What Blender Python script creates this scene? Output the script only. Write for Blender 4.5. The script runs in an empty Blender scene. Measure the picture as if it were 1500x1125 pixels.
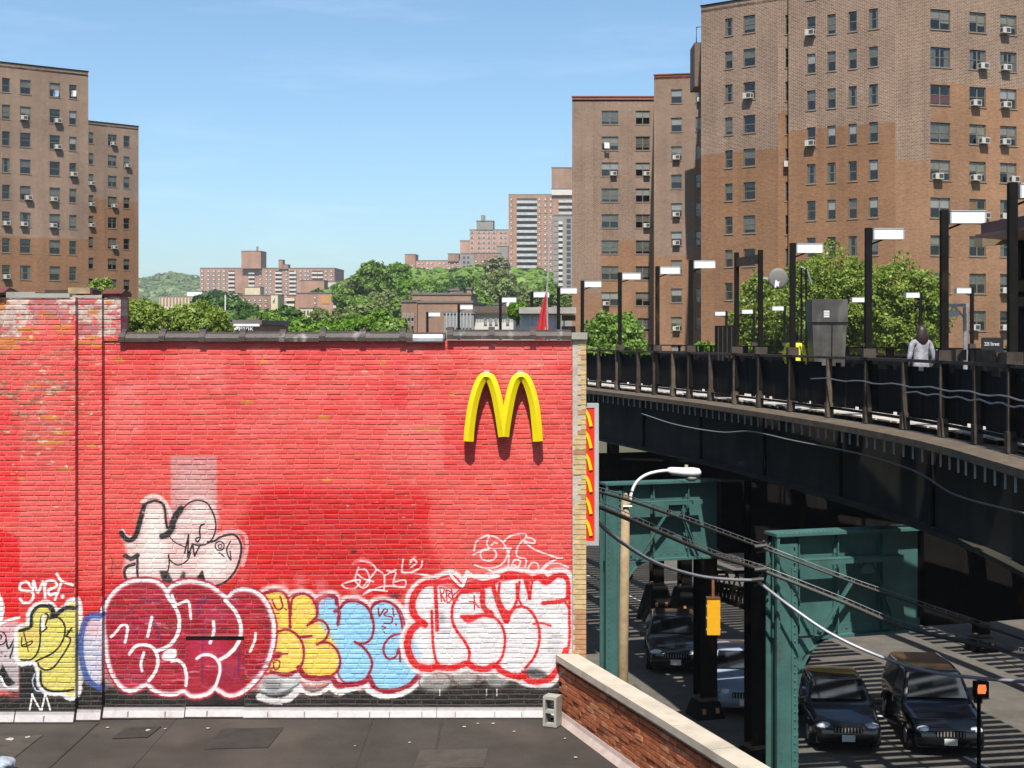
import bpy, bmesh, math, random
import numpy as np
from mathutils import Vector, Matrix
R = math.radians; PI = math.pi
scene = bpy.context.scene; COL = scene.collection
# ---------------------------------------------------------------- camera, sky, sun, exposure
GZ = -1.3                                            # street level; the low roof is near 4, the eye at 9.2
CZ, F, CX, HY = 9.2, 2000.0, 750.0, 496.0          # eye height, focal length and horizon in units of the 1500 px wide photograph
cam = bpy.data.cameras.new('camera'); camo = bpy.data.objects.new('camera', cam); COL.objects.link(camo)
camo.location = (0, 0, CZ); camo.rotation_euler = (R(90), 0, 0)
cam.sensor_width = 36; cam.lens = 36*F/1500; cam.shift_y = -(562.5-HY)/1500; cam.clip_start = .1; cam.clip_end = 9000
scene.camera = camo
SUN_EL, SUN_AZ = 57.0, -3.0                          # degrees; the sun stands behind the camera
w = bpy.data.worlds.new('World'); scene.world = w; w.use_nodes = True
nt = w.node_tree; bg = nt.nodes['Background']; sky = nt.nodes.new('ShaderNodeTexSky'); sky.sky_type = 'NISHITA'; sky.sun_disc = False
sky.sun_elevation = R(SUN_EL); sky.sun_rotation = R(180+SUN_AZ); sky.air_density = .92; sky.dust_density = 1.4; sky.ozone_density = 3.0
tc_ = nt.nodes.new('ShaderNodeTexCoord'); mp_ = nt.nodes.new('ShaderNodeMapping'); mp_.inputs['Scale'].default_value = (2.2, 2.2, 14); cn = nt.nodes.new('ShaderNodeTexNoise'); cn.inputs['Scale'].default_value = 2.4; cn.inputs['Detail'].default_value = 7; cn.inputs['Roughness'].default_value = .62
cr_ = nt.nodes.new('ShaderNodeMapRange'); cr_.inputs[1].default_value = .52; cr_.inputs[2].default_value = .82; cr_.inputs[4].default_value = .13       # thin high cirrus
tn = nt.nodes.new('ShaderNodeMixRGB'); tn.blend_type = 'MULTIPLY'; tn.inputs[0].default_value = 1; tn.inputs[2].default_value = (.90, 1.03, 1.04, 1); cm0 = nt.nodes.new('ShaderNodeMixRGB'); cm0.inputs[2].default_value = (7.5, 8.2, 9.0, 1)
nt.links.new(tc_.outputs['Generated'], mp_.inputs[0]); nt.links.new(mp_.outputs[0], cn.inputs['Vector']); nt.links.new(cn.outputs['Fac'], cr_.inputs[0]); nt.links.new(sky.outputs[0], tn.inputs[1]); nt.links.new(tn.outputs[0], cm0.inputs[1]); nt.links.new(cr_.outputs[0], cm0.inputs[0])
nt.links.new(cm0.outputs[0], bg.inputs[0]); bg.inputs[1].default_value = .089
sl = bpy.data.lights.new('sun', 'SUN'); sl.energy = 5.0; sl.angle = R(.5); sl.color = (1, .95, .87)
so = bpy.data.objects.new('sun', sl); COL.objects.link(so); so.rotation_euler = (R(90-SUN_EL), 0, R(SUN_AZ)); so.location = (0, -20, 60)
vs = scene.view_settings; vs.view_transform = 'Standard'; vs.look = 'None'; vs.exposure = 0.9; vs.gamma = 1.0; vs.use_curve_mapping = False
scene.cycles.max_bounces = 5; scene.cycles.diffuse_bounces = 2; scene.cycles.glossy_bounces = 2; scene.cycles.transparent_max_bounces = 10; scene.cycles.transmission_bounces = 3
# ---------------------------------------------------------------- helpers
def P(x, y, d): return Vector(((x-CX)/F*d, d, CZ-(y-HY)/F*d))
def ZY(y, d): return CZ-(y-HY)/F*d
class MB:
    def __init__(s): s.v = []; s.f = []; s.m = []; s.uv = None
    def add(s, v, f, m=0):
        n = len(s.v); s.v += [tuple(p) for p in v]; s.f += [tuple(i+n for i in q) for q in f]; s.m += [m]*len(f); return s
    def box(s, x0, y0, z0, x1, y1, z1, m=0):
        return s.add([(x0, y0, z0), (x1, y0, z0), (x1, y1, z0), (x0, y1, z0), (x0, y0, z1), (x1, y0, z1), (x1, y1, z1), (x0, y1, z1)],
                     [(0, 3, 2, 1), (4, 5, 6, 7), (0, 1, 5, 4), (1, 2, 6, 5), (2, 3, 7, 6), (3, 0, 4, 7)], m)
    def obox(s, c, ax, ay, az, m=0):          # centre and three half-axis vectors
        c, ax, ay, az = Vector(c), Vector(ax), Vector(ay), Vector(az)
        v = [c+a*ax+b*ay+e*az for e in (-1, 1) for a, b in ((-1, -1), (1, -1), (1, 1), (-1, 1))]
        return s.add(v, [(0, 3, 2, 1), (4, 5, 6, 7), (0, 1, 5, 4), (1, 2, 6, 5), (2, 3, 7, 6), (3, 0, 4, 7)], m)
    def bar(s, a, b, w, h, m=0, up=(0, 0, 1)):      # rectangular bar between two points
        a, b = Vector(a), Vector(b); d = b-a; L = d.length; d.normalize(); u = Vector(up)
        if abs(d.dot(u)) > .98: u = Vector((0, 1, 0))
        r = d.cross(u).normalized(); u = r.cross(d)
        return s.obox((a+b)/2, d*L/2, r*w/2, u*h/2, m)
    def tube(s, pts, rad, n=6, m=0, caps=True):
        pts = [Vector(p) for p in pts]; k = len(pts); rad = rad if hasattr(rad, '__len__') else [rad]*k; v = []; f = []
        for i, p in enumerate(pts):
            d = (pts[min(i+1, k-1)]-pts[max(i-1, 0)]).normalized(); u = Vector((0, 0, 1)) if abs(d.z) < .95 else Vector((1, 0, 0))
            a = d.cross(u).normalized(); b = a.cross(d)
            v += [p+(a*math.cos(t)+b*math.sin(t))*rad[i] for t in [2*PI*j/n for j in range(n)]]
        for i in range(k-1):
            for j in range(n): f.append((i*n+j, i*n+(j+1) % n, (i+1)*n+(j+1) % n, (i+1)*n+j))
        if caps: f += [tuple(range(n-1, -1, -1)), tuple(range((k-1)*n, k*n))]
        return s.add(v, f, m)
    def sweep(s, prof, path, frames, m=0, caps=True):   # prof: (a,b) pairs ; frames: (A,B) vectors at each path point
        n = len(prof); v = []; f = []
        for p, (A, B) in zip(path, frames): v += [Vector(p)+Vector(A)*a+Vector(B)*b for a, b in prof]
        for i in range(len(path)-1):
            for j in range(n): f.append((i*n+j, i*n+(j+1) % n, (i+1)*n+(j+1) % n, (i+1)*n+j))
        if caps: f += [tuple(range(n-1, -1, -1)), tuple(range((len(path)-1)*n, len(path)*n))]
        return s.add(v, f, m)
    def prism(s, poly, z0, z1, m=0):              # poly in x,y
        n = len(poly); v = [(x, y, z0) for x, y in poly]+[(x, y, z1) for x, y in poly]
        return s.add(v, [tuple(range(n-1, -1, -1)), tuple(range(n, 2*n))]+[(i, (i+1) % n, (i+1) % n+n, i+n) for i in range(n)], m)
    def plate(s, poly, o, A, B, N, t, m=0):       # poly (a,b) in the plane o + a A + b B, thickness t along N
        o, A, B, N = Vector(o), Vector(A), Vector(B), Vector(N); n = len(poly)
        v = [o+A*a+B*b for a, b in poly]+[o+A*a+B*b+N*t for a, b in poly]
        return s.add(v, [tuple(range(n-1, -1, -1)), tuple(range(n, 2*n))]+[(i, (i+1) % n, (i+1) % n+n, i+n) for i in range(n)], m)
    def sphere(s, c, r, n=8, k=5, m=0, sc=(1, 1, 1)):
        v = []; f = []
        for i in range(k+1):
            t = PI*i/k
            for j in range(n): p = 2*PI*j/n; v.append((c[0]+r*sc[0]*math.sin(t)*math.cos(p), c[1]+r*sc[1]*math.sin(t)*math.sin(p), c[2]+r*sc[2]*math.cos(t)))
        for i in range(k):
            for j in range(n): f.append((i*n+j, (i+1)*n+j, (i+1)*n+(j+1) % n, i*n+(j+1) % n))
        return s.add(v, f, m)
    def mesh(s, name, mats, smooth=False):
        me = bpy.data.meshes.new(name); me.from_pydata(s.v, [], s.f)
        for q in (mats if isinstance(mats, (list, tuple)) else [mats]): me.materials.append(q)
        if any(s.m): me.polygons.foreach_set('material_index', s.m)
        if smooth: me.polygons.foreach_set('use_smooth', [True]*len(me.polygons))
        if getattr(s, 'tint', None):
            at_ = me.attributes.new('tint', 'FLOAT', 'FACE'); at_.data.foreach_set('value', s.tint)
        if s.uv:
            ul = me.uv_layers.new(name='UVMap'); ul.data.foreach_set('uv', [c for q in s.uv for c in q])
        me.update(); return me
    def build(s, name, mats, parent=None, smooth=False, loc=None, rz=0, **tags):
        return obj(name, s.mesh(name, mats, smooth), parent, loc, rz, **tags)
def obj(name, me, parent=None, loc=None, rz=0, **tags):
    o = bpy.data.objects.new(name, me); COL.objects.link(o); o.parent = parent
    if loc is not None: o.location = loc
    if rz: o.rotation_euler = (0, 0, rz)
    for k, v in tags.items(): o[k] = v
    return o
def thing(name, label, category, loc=(0, 0, 0), rz=0, group=None):
    o = obj(name, None, None, loc, rz, label=label, category=category); o.empty_display_size = .2
    if group: o['group'] = group
    return o
def inst(o, parent=None, loc=None, rz=None, **tags):
    c = o.copy(); COL.objects.link(c); c.parent = parent if parent is not None else o.parent
    if loc is not None: c.location = loc
    if rz is not None: c.rotation_euler = (0, 0, rz)
    for k, v in tags.items(): c[k] = v
    return c
def to_mesh_obj(to):
    dg = bpy.context.evaluated_depsgraph_get(); me = bpy.data.meshes.new_from_object(to.evaluated_get(dg)); o = obj('lettering', me, to.parent, to.location); o.rotation_euler = to.rotation_euler; o.scale = to.scale; bpy.data.objects.remove(to); return o
ORD = ['first', 'second', 'third', 'fourth', 'fifth', 'sixth', 'seventh', 'eighth', 'ninth', 'tenth', 'eleventh', 'twelfth', 'thirteenth', 'fourteenth', 'fifteenth', 'sixteenth', 'seventeenth', 'eighteenth', 'nineteenth', 'twentieth']
# ---------------------------------------------------------------- materials
def lin(c): return tuple(((x/255)/12.92 if x/255 < .04045 else ((x/255+.055)/1.055)**2.4) for x in c)
def N(nt, t, **k):
    n = nt.nodes.new('ShaderNode'+t)
    for a, b in k.items(): setattr(n, a, b)
    return n
AK = .68                                            # all surface colours below were judged at a higher exposure
def mat(name, col, rough=.7, metal=0., var=.25, scale=3., bump=.0, bscale=40., spec=.4, stain=None, coat=0.):
    m = bpy.data.materials.new(name); m.use_nodes = True; nt = m.node_tree; b = nt.nodes['Principled BSDF']; L = nt.links.new
    col = tuple(c*AK for c in col); stain = ((tuple(c*AK for c in stain[0]),)+tuple(stain[1:])) if stain else None
    b.inputs['Roughness'].default_value = rough; b.inputs['Metallic'].default_value = metal; b.inputs['Specular IOR Level'].default_value = spec; b.inputs['Coat Weight'].default_value = coat
    g = N(nt, 'NewGeometry'); n1 = N(nt, 'TexNoise'); n1.inputs['Scale'].default_value = scale; n1.inputs['Detail'].default_value = 6; n1.inputs['Roughness'].default_value = .65
    L(g.outputs['Position'], n1.inputs['Vector'])
    r = N(nt, 'ValToRGB'); r.color_ramp.elements[0].position = .3; r.color_ramp.elements[1].position = .7
    r.color_ramp.elements[0].color = tuple(c*(1-var) for c in col)+(1,); r.color_ramp.elements[1].color = tuple(min(1, c*(1+var)) for c in col)+(1,)
    L(n1.outputs['Fac'], r.inputs[0]); out = r.outputs[0]
    if stain:
        sc, lo, hi, fac, sz = stain; n2 = N(nt, 'TexNoise'); n2.inputs['Scale'].default_value = sz; n2.inputs['Detail'].default_value = 5
        mp = N(nt, 'Mapping'); mp.inputs['Scale'].default_value = (1, 1, .35); L(g.outputs['Position'], mp.inputs[0]); L(mp.outputs[0], n2.inputs['Vector'])
        mr = N(nt, 'MapRange'); mr.inputs[1].default_value = lo; mr.inputs[2].default_value = hi; mr.inputs[4].default_value = fac; L(n2.outputs['Fac'], mr.inputs[0])
        mx = N(nt, 'MixRGB'); L(mr.outputs[0], mx.inputs[0]); L(out, mx.inputs[1]); mx.inputs[2].default_value = tuple(sc)+(1,); out = mx.outputs[0]
    L(out, b.inputs['Base Color'])
    if bump:
        n3 = N(nt, 'TexNoise'); n3.inputs['Scale'].default_value = bscale; n3.inputs['Detail'].default_value = 4; L(g.outputs['Position'], n3.inputs['Vector'])
        bp = N(nt, 'Bump'); bp.inputs['Strength'].default_value = bump; bp.inputs['Distance'].default_value = .02; L(n3.outputs['Fac'], bp.inputs['Height']); L(bp.outputs[0], b.inputs['Normal'])
    return m
def leafmat(name, c0, c1, trans=.35):
    c0 = tuple(c*.85 for c in c0); c1 = tuple(c*.85 for c in c1)
    m = bpy.data.materials.new(name); m.use_nodes = True; nt = m.node_tree; L = nt.links.new; nt.nodes.remove(nt.nodes['Principled BSDF']); o = nt.nodes['Material Output']
    g = N(nt, 'NewGeometry'); r = N(nt, 'ValToRGB'); r.color_ramp.elements[0].color = tuple(c0)+(1,); r.color_ramp.elements[1].color = tuple(c1)+(1,); L(g.outputs['Random Per Island'], r.inputs[0])
    d = N(nt, 'BsdfDiffuse'); t = N(nt, 'BsdfTranslucent'); x = N(nt, 'MixShader'); x.inputs[0].default_value = trans
    L(r.outputs[0], d.inputs[0]); L(r.outputs[0], t.inputs[0]); L(d.outputs[0], x.inputs[1]); L(t.outputs[0], x.inputs[2])
    gl = N(nt, 'BsdfGlossy'); gl.inputs['Roughness'].default_value = .45; gl.inputs[0].default_value = (.8, .85, .7, 1); y = N(nt, 'MixShader'); y.inputs[0].default_value = .018
    L(x.outputs[0], y.inputs[1]); L(gl.outputs[0], y.inputs[2]); L(y.outputs[0], o.inputs[0]); return m
def brickmat(name, c1, c2, mortar, bw=.30, bh=.10, var=.42):          # walls too far away to tell bricks apart
    c1, c2, mortar = (tuple(x*AK for x in q) for q in (c1, c2, mortar))
    m = bpy.data.materials.new(name); m.use_nodes = True; nt = m.node_tree; L = nt.links.new; b = nt.nodes['Principled BSDF']; b.inputs['Roughness'].default_value = .9; b.inputs['Specular IOR Level'].default_value = .15
    uv = N(nt, 'UVMap'); uv.uv_map = 'UVMap'; k = N(nt, 'TexBrick'); k.inputs['Scale'].default_value = 1; k.inputs['Brick Width'].default_value = bw; k.inputs['Row Height'].default_value = bh; k.inputs['Mortar Size'].default_value = bh*.17; k.inputs['Mortar Smooth'].default_value = .2; k.inputs['Bias'].default_value = 0
    k.inputs['Color1'].default_value = tuple(c1)+(1,); k.inputs['Color2'].default_value = tuple(c2)+(1,); k.inputs['Mortar'].default_value = tuple(mortar)+(1,); L(uv.outputs[0], k.inputs['Vector'])
    mp = N(nt, 'Mapping'); mp.inputs['Scale'].default_value = (1, 1.6, 1); L(uv.outputs[0], mp.inputs[0])
    n1 = N(nt, 'TexNoise'); n1.inputs['Scale'].default_value = 4.5; n1.inputs['Detail'].default_value = 5; n1.inputs['Roughness'].default_value = .8; L(mp.outputs[0], n1.inputs['Vector'])
    n2 = N(nt, 'TexNoise'); n2.inputs['Scale'].default_value = .16; n2.inputs['Detail'].default_value = 5; L(uv.outputs[0], n2.inputs['Vector'])
    mp3 = N(nt, 'Mapping'); mp3.inputs['Scale'].default_value = (1.2, .06, 1); L(uv.outputs[0], mp3.inputs[0]); n3 = N(nt, 'TexNoise'); n3.inputs['Scale'].default_value = 1; n3.inputs['Detail'].default_value = 4; L(mp3.outputs[0], n3.inputs['Vector'])
    v = None
    for n_, lo, hi in ((n1, 1-var, 1+var), (n2, .78, 1.22), (n3, .86, 1.14)):
        mr = N(nt, 'MapRange'); mr.inputs[1].default_value = .25; mr.inputs[2].default_value = .75; mr.inputs[3].default_value = lo; mr.inputs[4].default_value = hi; L(n_.outputs['Fac'], mr.inputs[0])
        if v is None: v = mr.outputs[0]
        else: q = N(nt, 'Math', operation='MULTIPLY'); L(v, q.inputs[0]); L(mr.outputs[0], q.inputs[1]); v = q.outputs[0]
    mx = N(nt, 'VectorMath', operation='SCALE'); L(k.outputs['Color'], mx.inputs[0]); L(v, mx.inputs['Scale']); L(mx.outputs[0], b.inputs['Base Color']); return m
def glassmat(name, tint=.78, refl=.05):
    m = bpy.data.materials.new(name); m.use_nodes = True; nt = m.node_tree; L = nt.links.new; nt.nodes.remove(nt.nodes['Principled BSDF']); o = nt.nodes['Material Output']
    t = N(nt, 'BsdfTransparent'); t.inputs[0].default_value = (tint, tint, tint, 1); g = N(nt, 'BsdfGlossy'); g.inputs['Roughness'].default_value = .06; x = N(nt, 'MixShader'); x.inputs[0].default_value = refl
    L(t.outputs[0], x.inputs[1]); L(g.outputs[0], x.inputs[2]); L(x.outputs[0], o.inputs[0]); return m
def emitmat(name, col, s):
    m = bpy.data.materials.new(name); m.use_nodes = True; b = m.node_tree.nodes['Principled BSDF']; b.inputs['Base Color'].default_value = tuple(col)+(1,); b.inputs['Emission Color'].default_value = tuple(col)+(1,); b.inputs['Emission Strength'].default_value = s; return m
M = {}
M['black_steel'] = mat('black_steel', (.008, .007, .0065), .75, 0, .4, 4, .15, 60, .1, stain=((.10, .05, .025), .6, .75, .5, 3))
M['rust_steel'] = mat('rust_steel', (.06, .045, .035), .75, 0, .5, 5, .2, 60, .25)
M['green_steel'] = mat('green_steel', (.044, .128, .118), .6, 0, .22, 2.5, .12, 30, .45, stain=((.06, .065, .05), .55, .75, .6, 2.2))
M['dark_green'] = mat('dark_green', (.012, .03, .028), .5, 0, .3, 2.5, .1, 30, .4)  # darker copy of the green steel, with railway shade in its colour
M['white_paint'] = mat('white_paint', (.8, .8, .78), .5, 0, .06, 2)
M['grey_paint'] = mat('grey_paint', (.42, .42, .43), .45, 0, .12, 3)
M['galv'] = mat('galvanised_metal', (.45, .46, .48), .45, .4, .2, 4)
M['concrete'] = mat('concrete', (.36, .34, .30), .9, 0, .2, 3, .3, 50, .2)
M['limestone'] = mat('limestone', (.52, .455, .365), .85, 0, .14, 4, .3, 60, .2, stain=((.28, .25, .2), .55, .75, .55, 1.2))
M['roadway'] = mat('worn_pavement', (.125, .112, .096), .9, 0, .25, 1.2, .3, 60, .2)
M['asphalt'] = mat('asphalt', (.026, .024, .022), .9, 0, .3, 1.2, .3, 60, .2)  # tone darkened to imitate shade on the road; roofs use it too
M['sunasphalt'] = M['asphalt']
M['glass'] = glassmat('window_glass')
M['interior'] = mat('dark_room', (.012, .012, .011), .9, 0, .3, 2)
M['bronze'] = mat('bronze_frame', (.15, .13, .095), .6, .0, .2, 5)
M['sill'] = mat('stone_sill', (.25, .19, .145), .85, 0, .2, 3)
M['acwhite'] = mat('aircon_white', (.5, .475, .43), .55, 0, .15, 5)
M['acdark'] = mat('aircon_grille', (.05, .05, .05), .6)
M['tan_pole'] = mat('weathered_wood', (.32, .23, .13), .8, 0, .25, 6, .2, 40)
M['bark'] = mat('bark', (.10, .075, .055), .9, 0, .3, 6, .4, 30)
M['rubber'] = mat('tyre_rubber', (.015, .015, .015), .85)
M['yellow'] = mat('sign_yellow', (.80, .62, .0), .35, 0, .05, 4, spec=.5)
M['yellowsig'] = mat('signal_yellow', (.80, .40, .01), .45, 0, .08, 6)
M['redsign'] = mat('sign_red', (.75, .03, .008), .4, 0, .05, 4)
M['white'] = mat('white_enamel', (.82, .82, .80), .45, 0, .04, 3)
# ---------------------------------------------------------------- graffiti paint (computed in code, wall coordinates)
SC = 2.0; GX0, GY0, GX1, GY1 = -20, 420, 870, 1080
GW, GH = int((GX1-GX0)*SC), int((GY1-GY0)*SC)
rng = np.random.default_rng(7)
def vnoise(w, h, sx, sy, seed=0):
    r = np.random.default_rng(seed); nx, ny = int(w/sx)+3, int(h/sy)+3
    g = r.random((ny, nx)); x = np.arange(w)/sx; y = np.arange(h)/sy
    xi = x.astype(int); yi = y.astype(int); fx = x-xi; fy = y-yi
    fx = fx*fx*(3-2*fx); fy = fy*fy*(3-2*fy)
    a = g[yi][:, xi]*(1-fx)+g[yi][:, xi+1]*fx; b = g[yi+1][:, xi]*(1-fx)+g[yi+1][:, xi+1]*fx
    return a*(1-fy)[:, None]+b*fy[:, None]
def fbm(sx, sy, seed, o=4):
    t = 0; a = 1; s = 0
    for i in range(o):
        t = t+a*vnoise(GW, GH, max(sx/2**i, 1.5), max(sy/2**i, 1.5), seed+i*13); s += a; a *= .55
    return t/s
def catmull(p, closed=False, n=8):
    p = np.array(p, float)
    if len(p) < 3 and not closed: return p
    q = np.vstack([p[-1], p, p[0], p[1]]) if closed else np.vstack([2*p[0]-p[1], p, 2*p[-1]-p[-2]])
    t = np.linspace(0, 1, n, endpoint=False)[:, None]; out = []
    for i in range(1, len(q)-2):
        a, b, c, d = q[i-1], q[i], q[i+1], q[i+2]
        out.append(.5*(2*b+(c-a)*t+(2*a-5*b+4*c-d)*t*t+(3*b-a-3*c+d)*t**3))
    if not closed: out.append(p[-1:])
    return np.vstack(out)
class Canvas:
    def __init__(s):
        s.im = np.zeros((GH, GW, 3)); s.t = (0, 0, 1)
        s.grain = fbm(5, 5, 91, 3); s.streak = fbm(60, 4, 55, 3)
    def grp(s, x0, y0, k): s.t = (x0, y0, k)
    def tr(s, p):
        p = np.array(p, float); return (p*s.t[2]+np.array([s.t[0]-GX0, s.t[1]-GY0]))*SC
    def put(s, a, col, y0, y1, x0, x1):
        s.im[y0:y1, x0:x1] = s.im[y0:y1, x0:x1]*(1-a[..., None])+np.array(col)/255.*a[..., None]
    def stroke(s, p, col, w, soft=.25, al=1., closed=False, smooth=True):
        q = s.tr(p); q = catmull(q, closed) if smooth else (np.vstack([q, q[:1]]) if closed else q)
        if smooth and closed: q = np.vstack([q, q[:1]])
        r = w*s.t[2]*SC/2; m = r*(1+soft)+3+(r*.9+5 if soft < .5 and r > 3 else 0)
        x0, y0 = np.maximum(np.floor(q.min(0)-m), 0).astype(int); x1, y1 = np.ceil(q.max(0)+m).astype(int)
        x1 = min(x1, GW); y1 = min(y1, GH)
        if x1 <= x0 or y1 <= y0: return
        X, Y = np.meshgrid(np.arange(x0, x1), np.arange(y0, y1)); D = np.full(X.shape, 1e9)
        for a, b in zip(q[:-1], q[1:]):
            bx0 = max(int(min(a[0], b[0])-m), x0); bx1 = min(int(max(a[0], b[0])+m)+1, x1)
            by0 = max(int(min(a[1], b[1])-m), y0); by1 = min(int(max(a[1], b[1])+m)+1, y1)
            if bx1 <= bx0 or by1 <= by0: continue
            sl = (slice(by0-y0, by1-y0), slice(bx0-x0, bx1-x0)); xx = X[sl]; yy = Y[sl]
            d = b-a; L = max(d@d, 1e-9); t = np.clip(((xx-a[0])*d[0]+(yy-a[1])*d[1])/L, 0, 1)
            D[sl] = np.minimum(D[sl], np.hypot(xx-a[0]-t*d[0], yy-a[1]-t*d[1]))
        D = D+(s.grain[y0:y1, x0:x1]-.5)*min(5., r*.55); e = max(r*soft, .7)
        if soft < .5 and r > 3: s.put(np.clip(1-(D-r)/(r*.9+5), 0, 1)**2*.16*al*(D > r), col, y0, y1, x0, x1)
        A = np.clip((r+e/2-D)/e, 0, 1); A = A*A*(3-2*A)*al
        s.put(A*(.86+.14*np.clip(s.streak[y0:y1, x0:x1]*2, 0, 1)), col, y0, y1, x0, x1)
    def fill(s, p, col, soft=2., al=1., smooth=True, tex=0., tcol=None):
        q = s.tr(p); q = catmull(q, True) if smooth else q
        m = soft*2+2
        x0, y0 = np.maximum(np.floor(q.min(0)-m), 0).astype(int); x1, y1 = np.ceil(q.max(0)+m).astype(int)
        x1 = min(x1, GW); y1 = min(y1, GH)
        X, Y = np.meshgrid(np.arange(x0, x1)+.5, np.arange(y0, y1)+.5); ins = np.zeros(X.shape, bool)
        a = q; b = np.roll(q, -1, 0)
        for (ax, ay), (bx, by) in zip(a, b):
            if ay == by: continue
            yy = Y[:, 0]; rows = (yy > min(ay, by)) & (yy <= max(ay, by))
            if not rows.any(): continue
            xc = ax+(yy[rows]-ay)/(by-ay)*(bx-ax)
            ins[rows] ^= X[rows] < xc[:, None]
        A = ins.astype(float)
        k = int(soft)
        for _ in range(2):
            if k > 0:
                c = np.cumsum(np.pad(A, ((0, 0), (k+1, k)), 'edge'), 1); A = (c[:, 2*k+1:]-c[:, :-2*k-1])/(2*k+1)
                c = np.cumsum(np.pad(A, ((k+1, k), (0, 0)), 'edge'), 0); A = (c[2*k+1:]-c[:-2*k-1])/(2*k+1)
        s.put(A*al, col, y0, y1, x0, x1)
        if tex > 0:
            T = np.clip((s.streak[y0:y1, x0:x1]-.5)*5, 0, 1)*A*tex
            s.put(T, tcol, y0, y1, x0, x1)
    def rect(s, x0, y0, x1, y1, col, al=1., soft=1.): s.fill([(x0, y0), (x1, y0), (x1, y1), (x0, y1)], col, soft, al, False)
    def circ(s, x, y, rx, ry, col, w, **k):
        s.stroke([(x+rx*math.cos(a), y+ry*math.sin(a)) for a in np.linspace(0, 6.28, 12, endpoint=False)], col, w, closed=True, **k)
    def disc(s, x, y, rx, ry, col, **k):
        s.fill([(x+rx*math.cos(a), y+ry*math.sin(a)) for a in np.linspace(0, 6.28, 14, endpoint=False)], col, **k)
def paint_wall():
    c = Canvas(); W = (246, 240, 238); K = (22, 18, 18); MA = (160, 14, 40); RD = (222, 18, 22)
    X = np.arange(GW)/SC+GX0; Y = np.arange(GH)/SC+GY0
    n1 = fbm(160, 120, 3); n2 = fbm(24, 10, 21); n3 = fbm(400, 300, 44)
    a = np.clip((n1-.5)*1.3+.55, 0, 1)[..., None]; b = ((n2-.5)*.16)[..., None]
    c.im = np.array([226, 60, 55])/255*(1-a)+np.array([236, 98, 88])/255*a
    c.im = c.im*(1+b)
    fd = np.clip((fbm(70, 26, 901, 4)-.48)*4, 0, 1)*np.clip((720-Y)/160, 0, 1)[:, None]*.5
    c.im = c.im*(1-fd[..., None])+np.array([240, 132, 124])/255*fd[..., None]
    # faded rectangles of roller paint
    for r in [(470, 540, 512, 570), (598, 528, 622, 556), (700, 505, 735, 545), (736, 500, 790, 560), (230, 520, 330, 560), (560, 600, 650, 690), (160, 560, 210, 640), (345, 560, 420, 640)]:
        c.rect(*r, (238, 122, 116), .30, 4)
    for r in [(165, 505, 250, 530), (410, 505, 560, 530), (650, 600, 700, 690), (330, 500, 372, 600), (560, 540, 596, 600)]:
        c.rect(*r, (214, 36, 42), .25, 6)
    c.fill([(300, 830), (352, 770), (378, 722), (440, 716), (560, 720), (624, 724), (628, 790), (640, 860), (480, 885), (300, 880)], (212, 22, 20), 9, .86)
    c.fill([(380, 740), (500, 730), (600, 760), (560, 830), (420, 830)], (190, 6, 10), 18, .3)
    c.rect(-20, 600, 37, 760, (232, 44, 46), .6, 3); c.fill([(-20, 772), (10, 772), (37, 785), (37, 900), (-20, 900)], (226, 12, 12), 2, .95, False)
    c.rect(37, 835, 118, 890, (208, 22, 24), .8, 6); c.rect(118, 860, 153, 930, (208, 28, 24), .8, 6); c.rect(153, 845, 300, 900, (214, 20, 24), .75, 8)
    c.rect(37, 600, 118, 830, (226, 86, 82), .5, 3)
    c.rect(250, 668, 318, 800, (206, 148, 146), .82, 2); c.fill([(262, 700), (300, 690), (316, 760), (262, 780)], (222, 176, 170), 14, .5)
    # black tar band and overspray
    edge = np.interp(X, [-20, 37, 37.5, 118, 118.5, 153, 153.5, 270, 380, 480, 600, 700, 835, 870], [1012, 1012, 968, 968, 992, 996, 1006, 1010, 1012, 1016, 1000, 994, 990, 990])
    ed = edge[None, :]+(n2-.5)*26; t = np.clip((Y[:, None]-ed+6)/12, 0, 1)[..., None]
    gr = np.clip((Y[:, None]-ed+42)/36, 0, 1)*(X[None, :] > 118); gr = (gr*.75)[..., None]
    gcol = (np.array([150, 146, 142])/255)*(.6+.8*fbm(70, 14, 66)[..., None])
    c.im = c.im*(1-gr)+gcol*gr
    bl = (np.array([34, 29, 26])/255)*(.4+1.3*fbm(30, 10, 77)[..., None]); c.im = c.im*(1-t)+bl*t
    # ---- silver throw-up
    c.grp(150, 710, .14667)
    c.fill([(190, 480), (250, 545), (330, 520), (370, 380), (410, 210), (470, 150), (540, 140), (600, 180), (640, 260), (660, 420), (700, 380), (760, 320), (830, 260), (900, 200), (980, 170), (1070, 220), (1130, 350), (1135, 450), (1090, 550), (1180, 520), (1280, 490), (1370, 510), (1410, 620), (1380, 780), (1290, 930), (1130, 1010), (1000, 990), (900, 960), (700, 970), (400, 970), (250, 950), (210, 850), (240, 720), (230, 620)], (236, 216, 210), 5, .88, tex=.5, tcol=(216, 140, 140))
    for q in [(520, 430, 120, 190), (520, 700, 130, 170), (1150, 760, 150, 160), (1040, 880, 90, 90), (480, 900, 90, 60), (720, 900, 60, 60)]: c.disc(*q, (244, 238, 230), soft=16, al=.75)
    c.stroke([(400, 170), (470, 120), (540, 110), (620, 170), (670, 260), (690, 340)], W, 45, .9, .75); c.stroke([(1100, 520), (1280, 460), (1420, 500), (1440, 640), (1400, 800)], W, 40, .9, .6); c.stroke([(860, 150), (980, 120), (1090, 190), (1150, 320)], W, 40, .9, .35)
    c.stroke([(200, 450), (240, 510), (290, 520)], W, 26, .6, .8)
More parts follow.
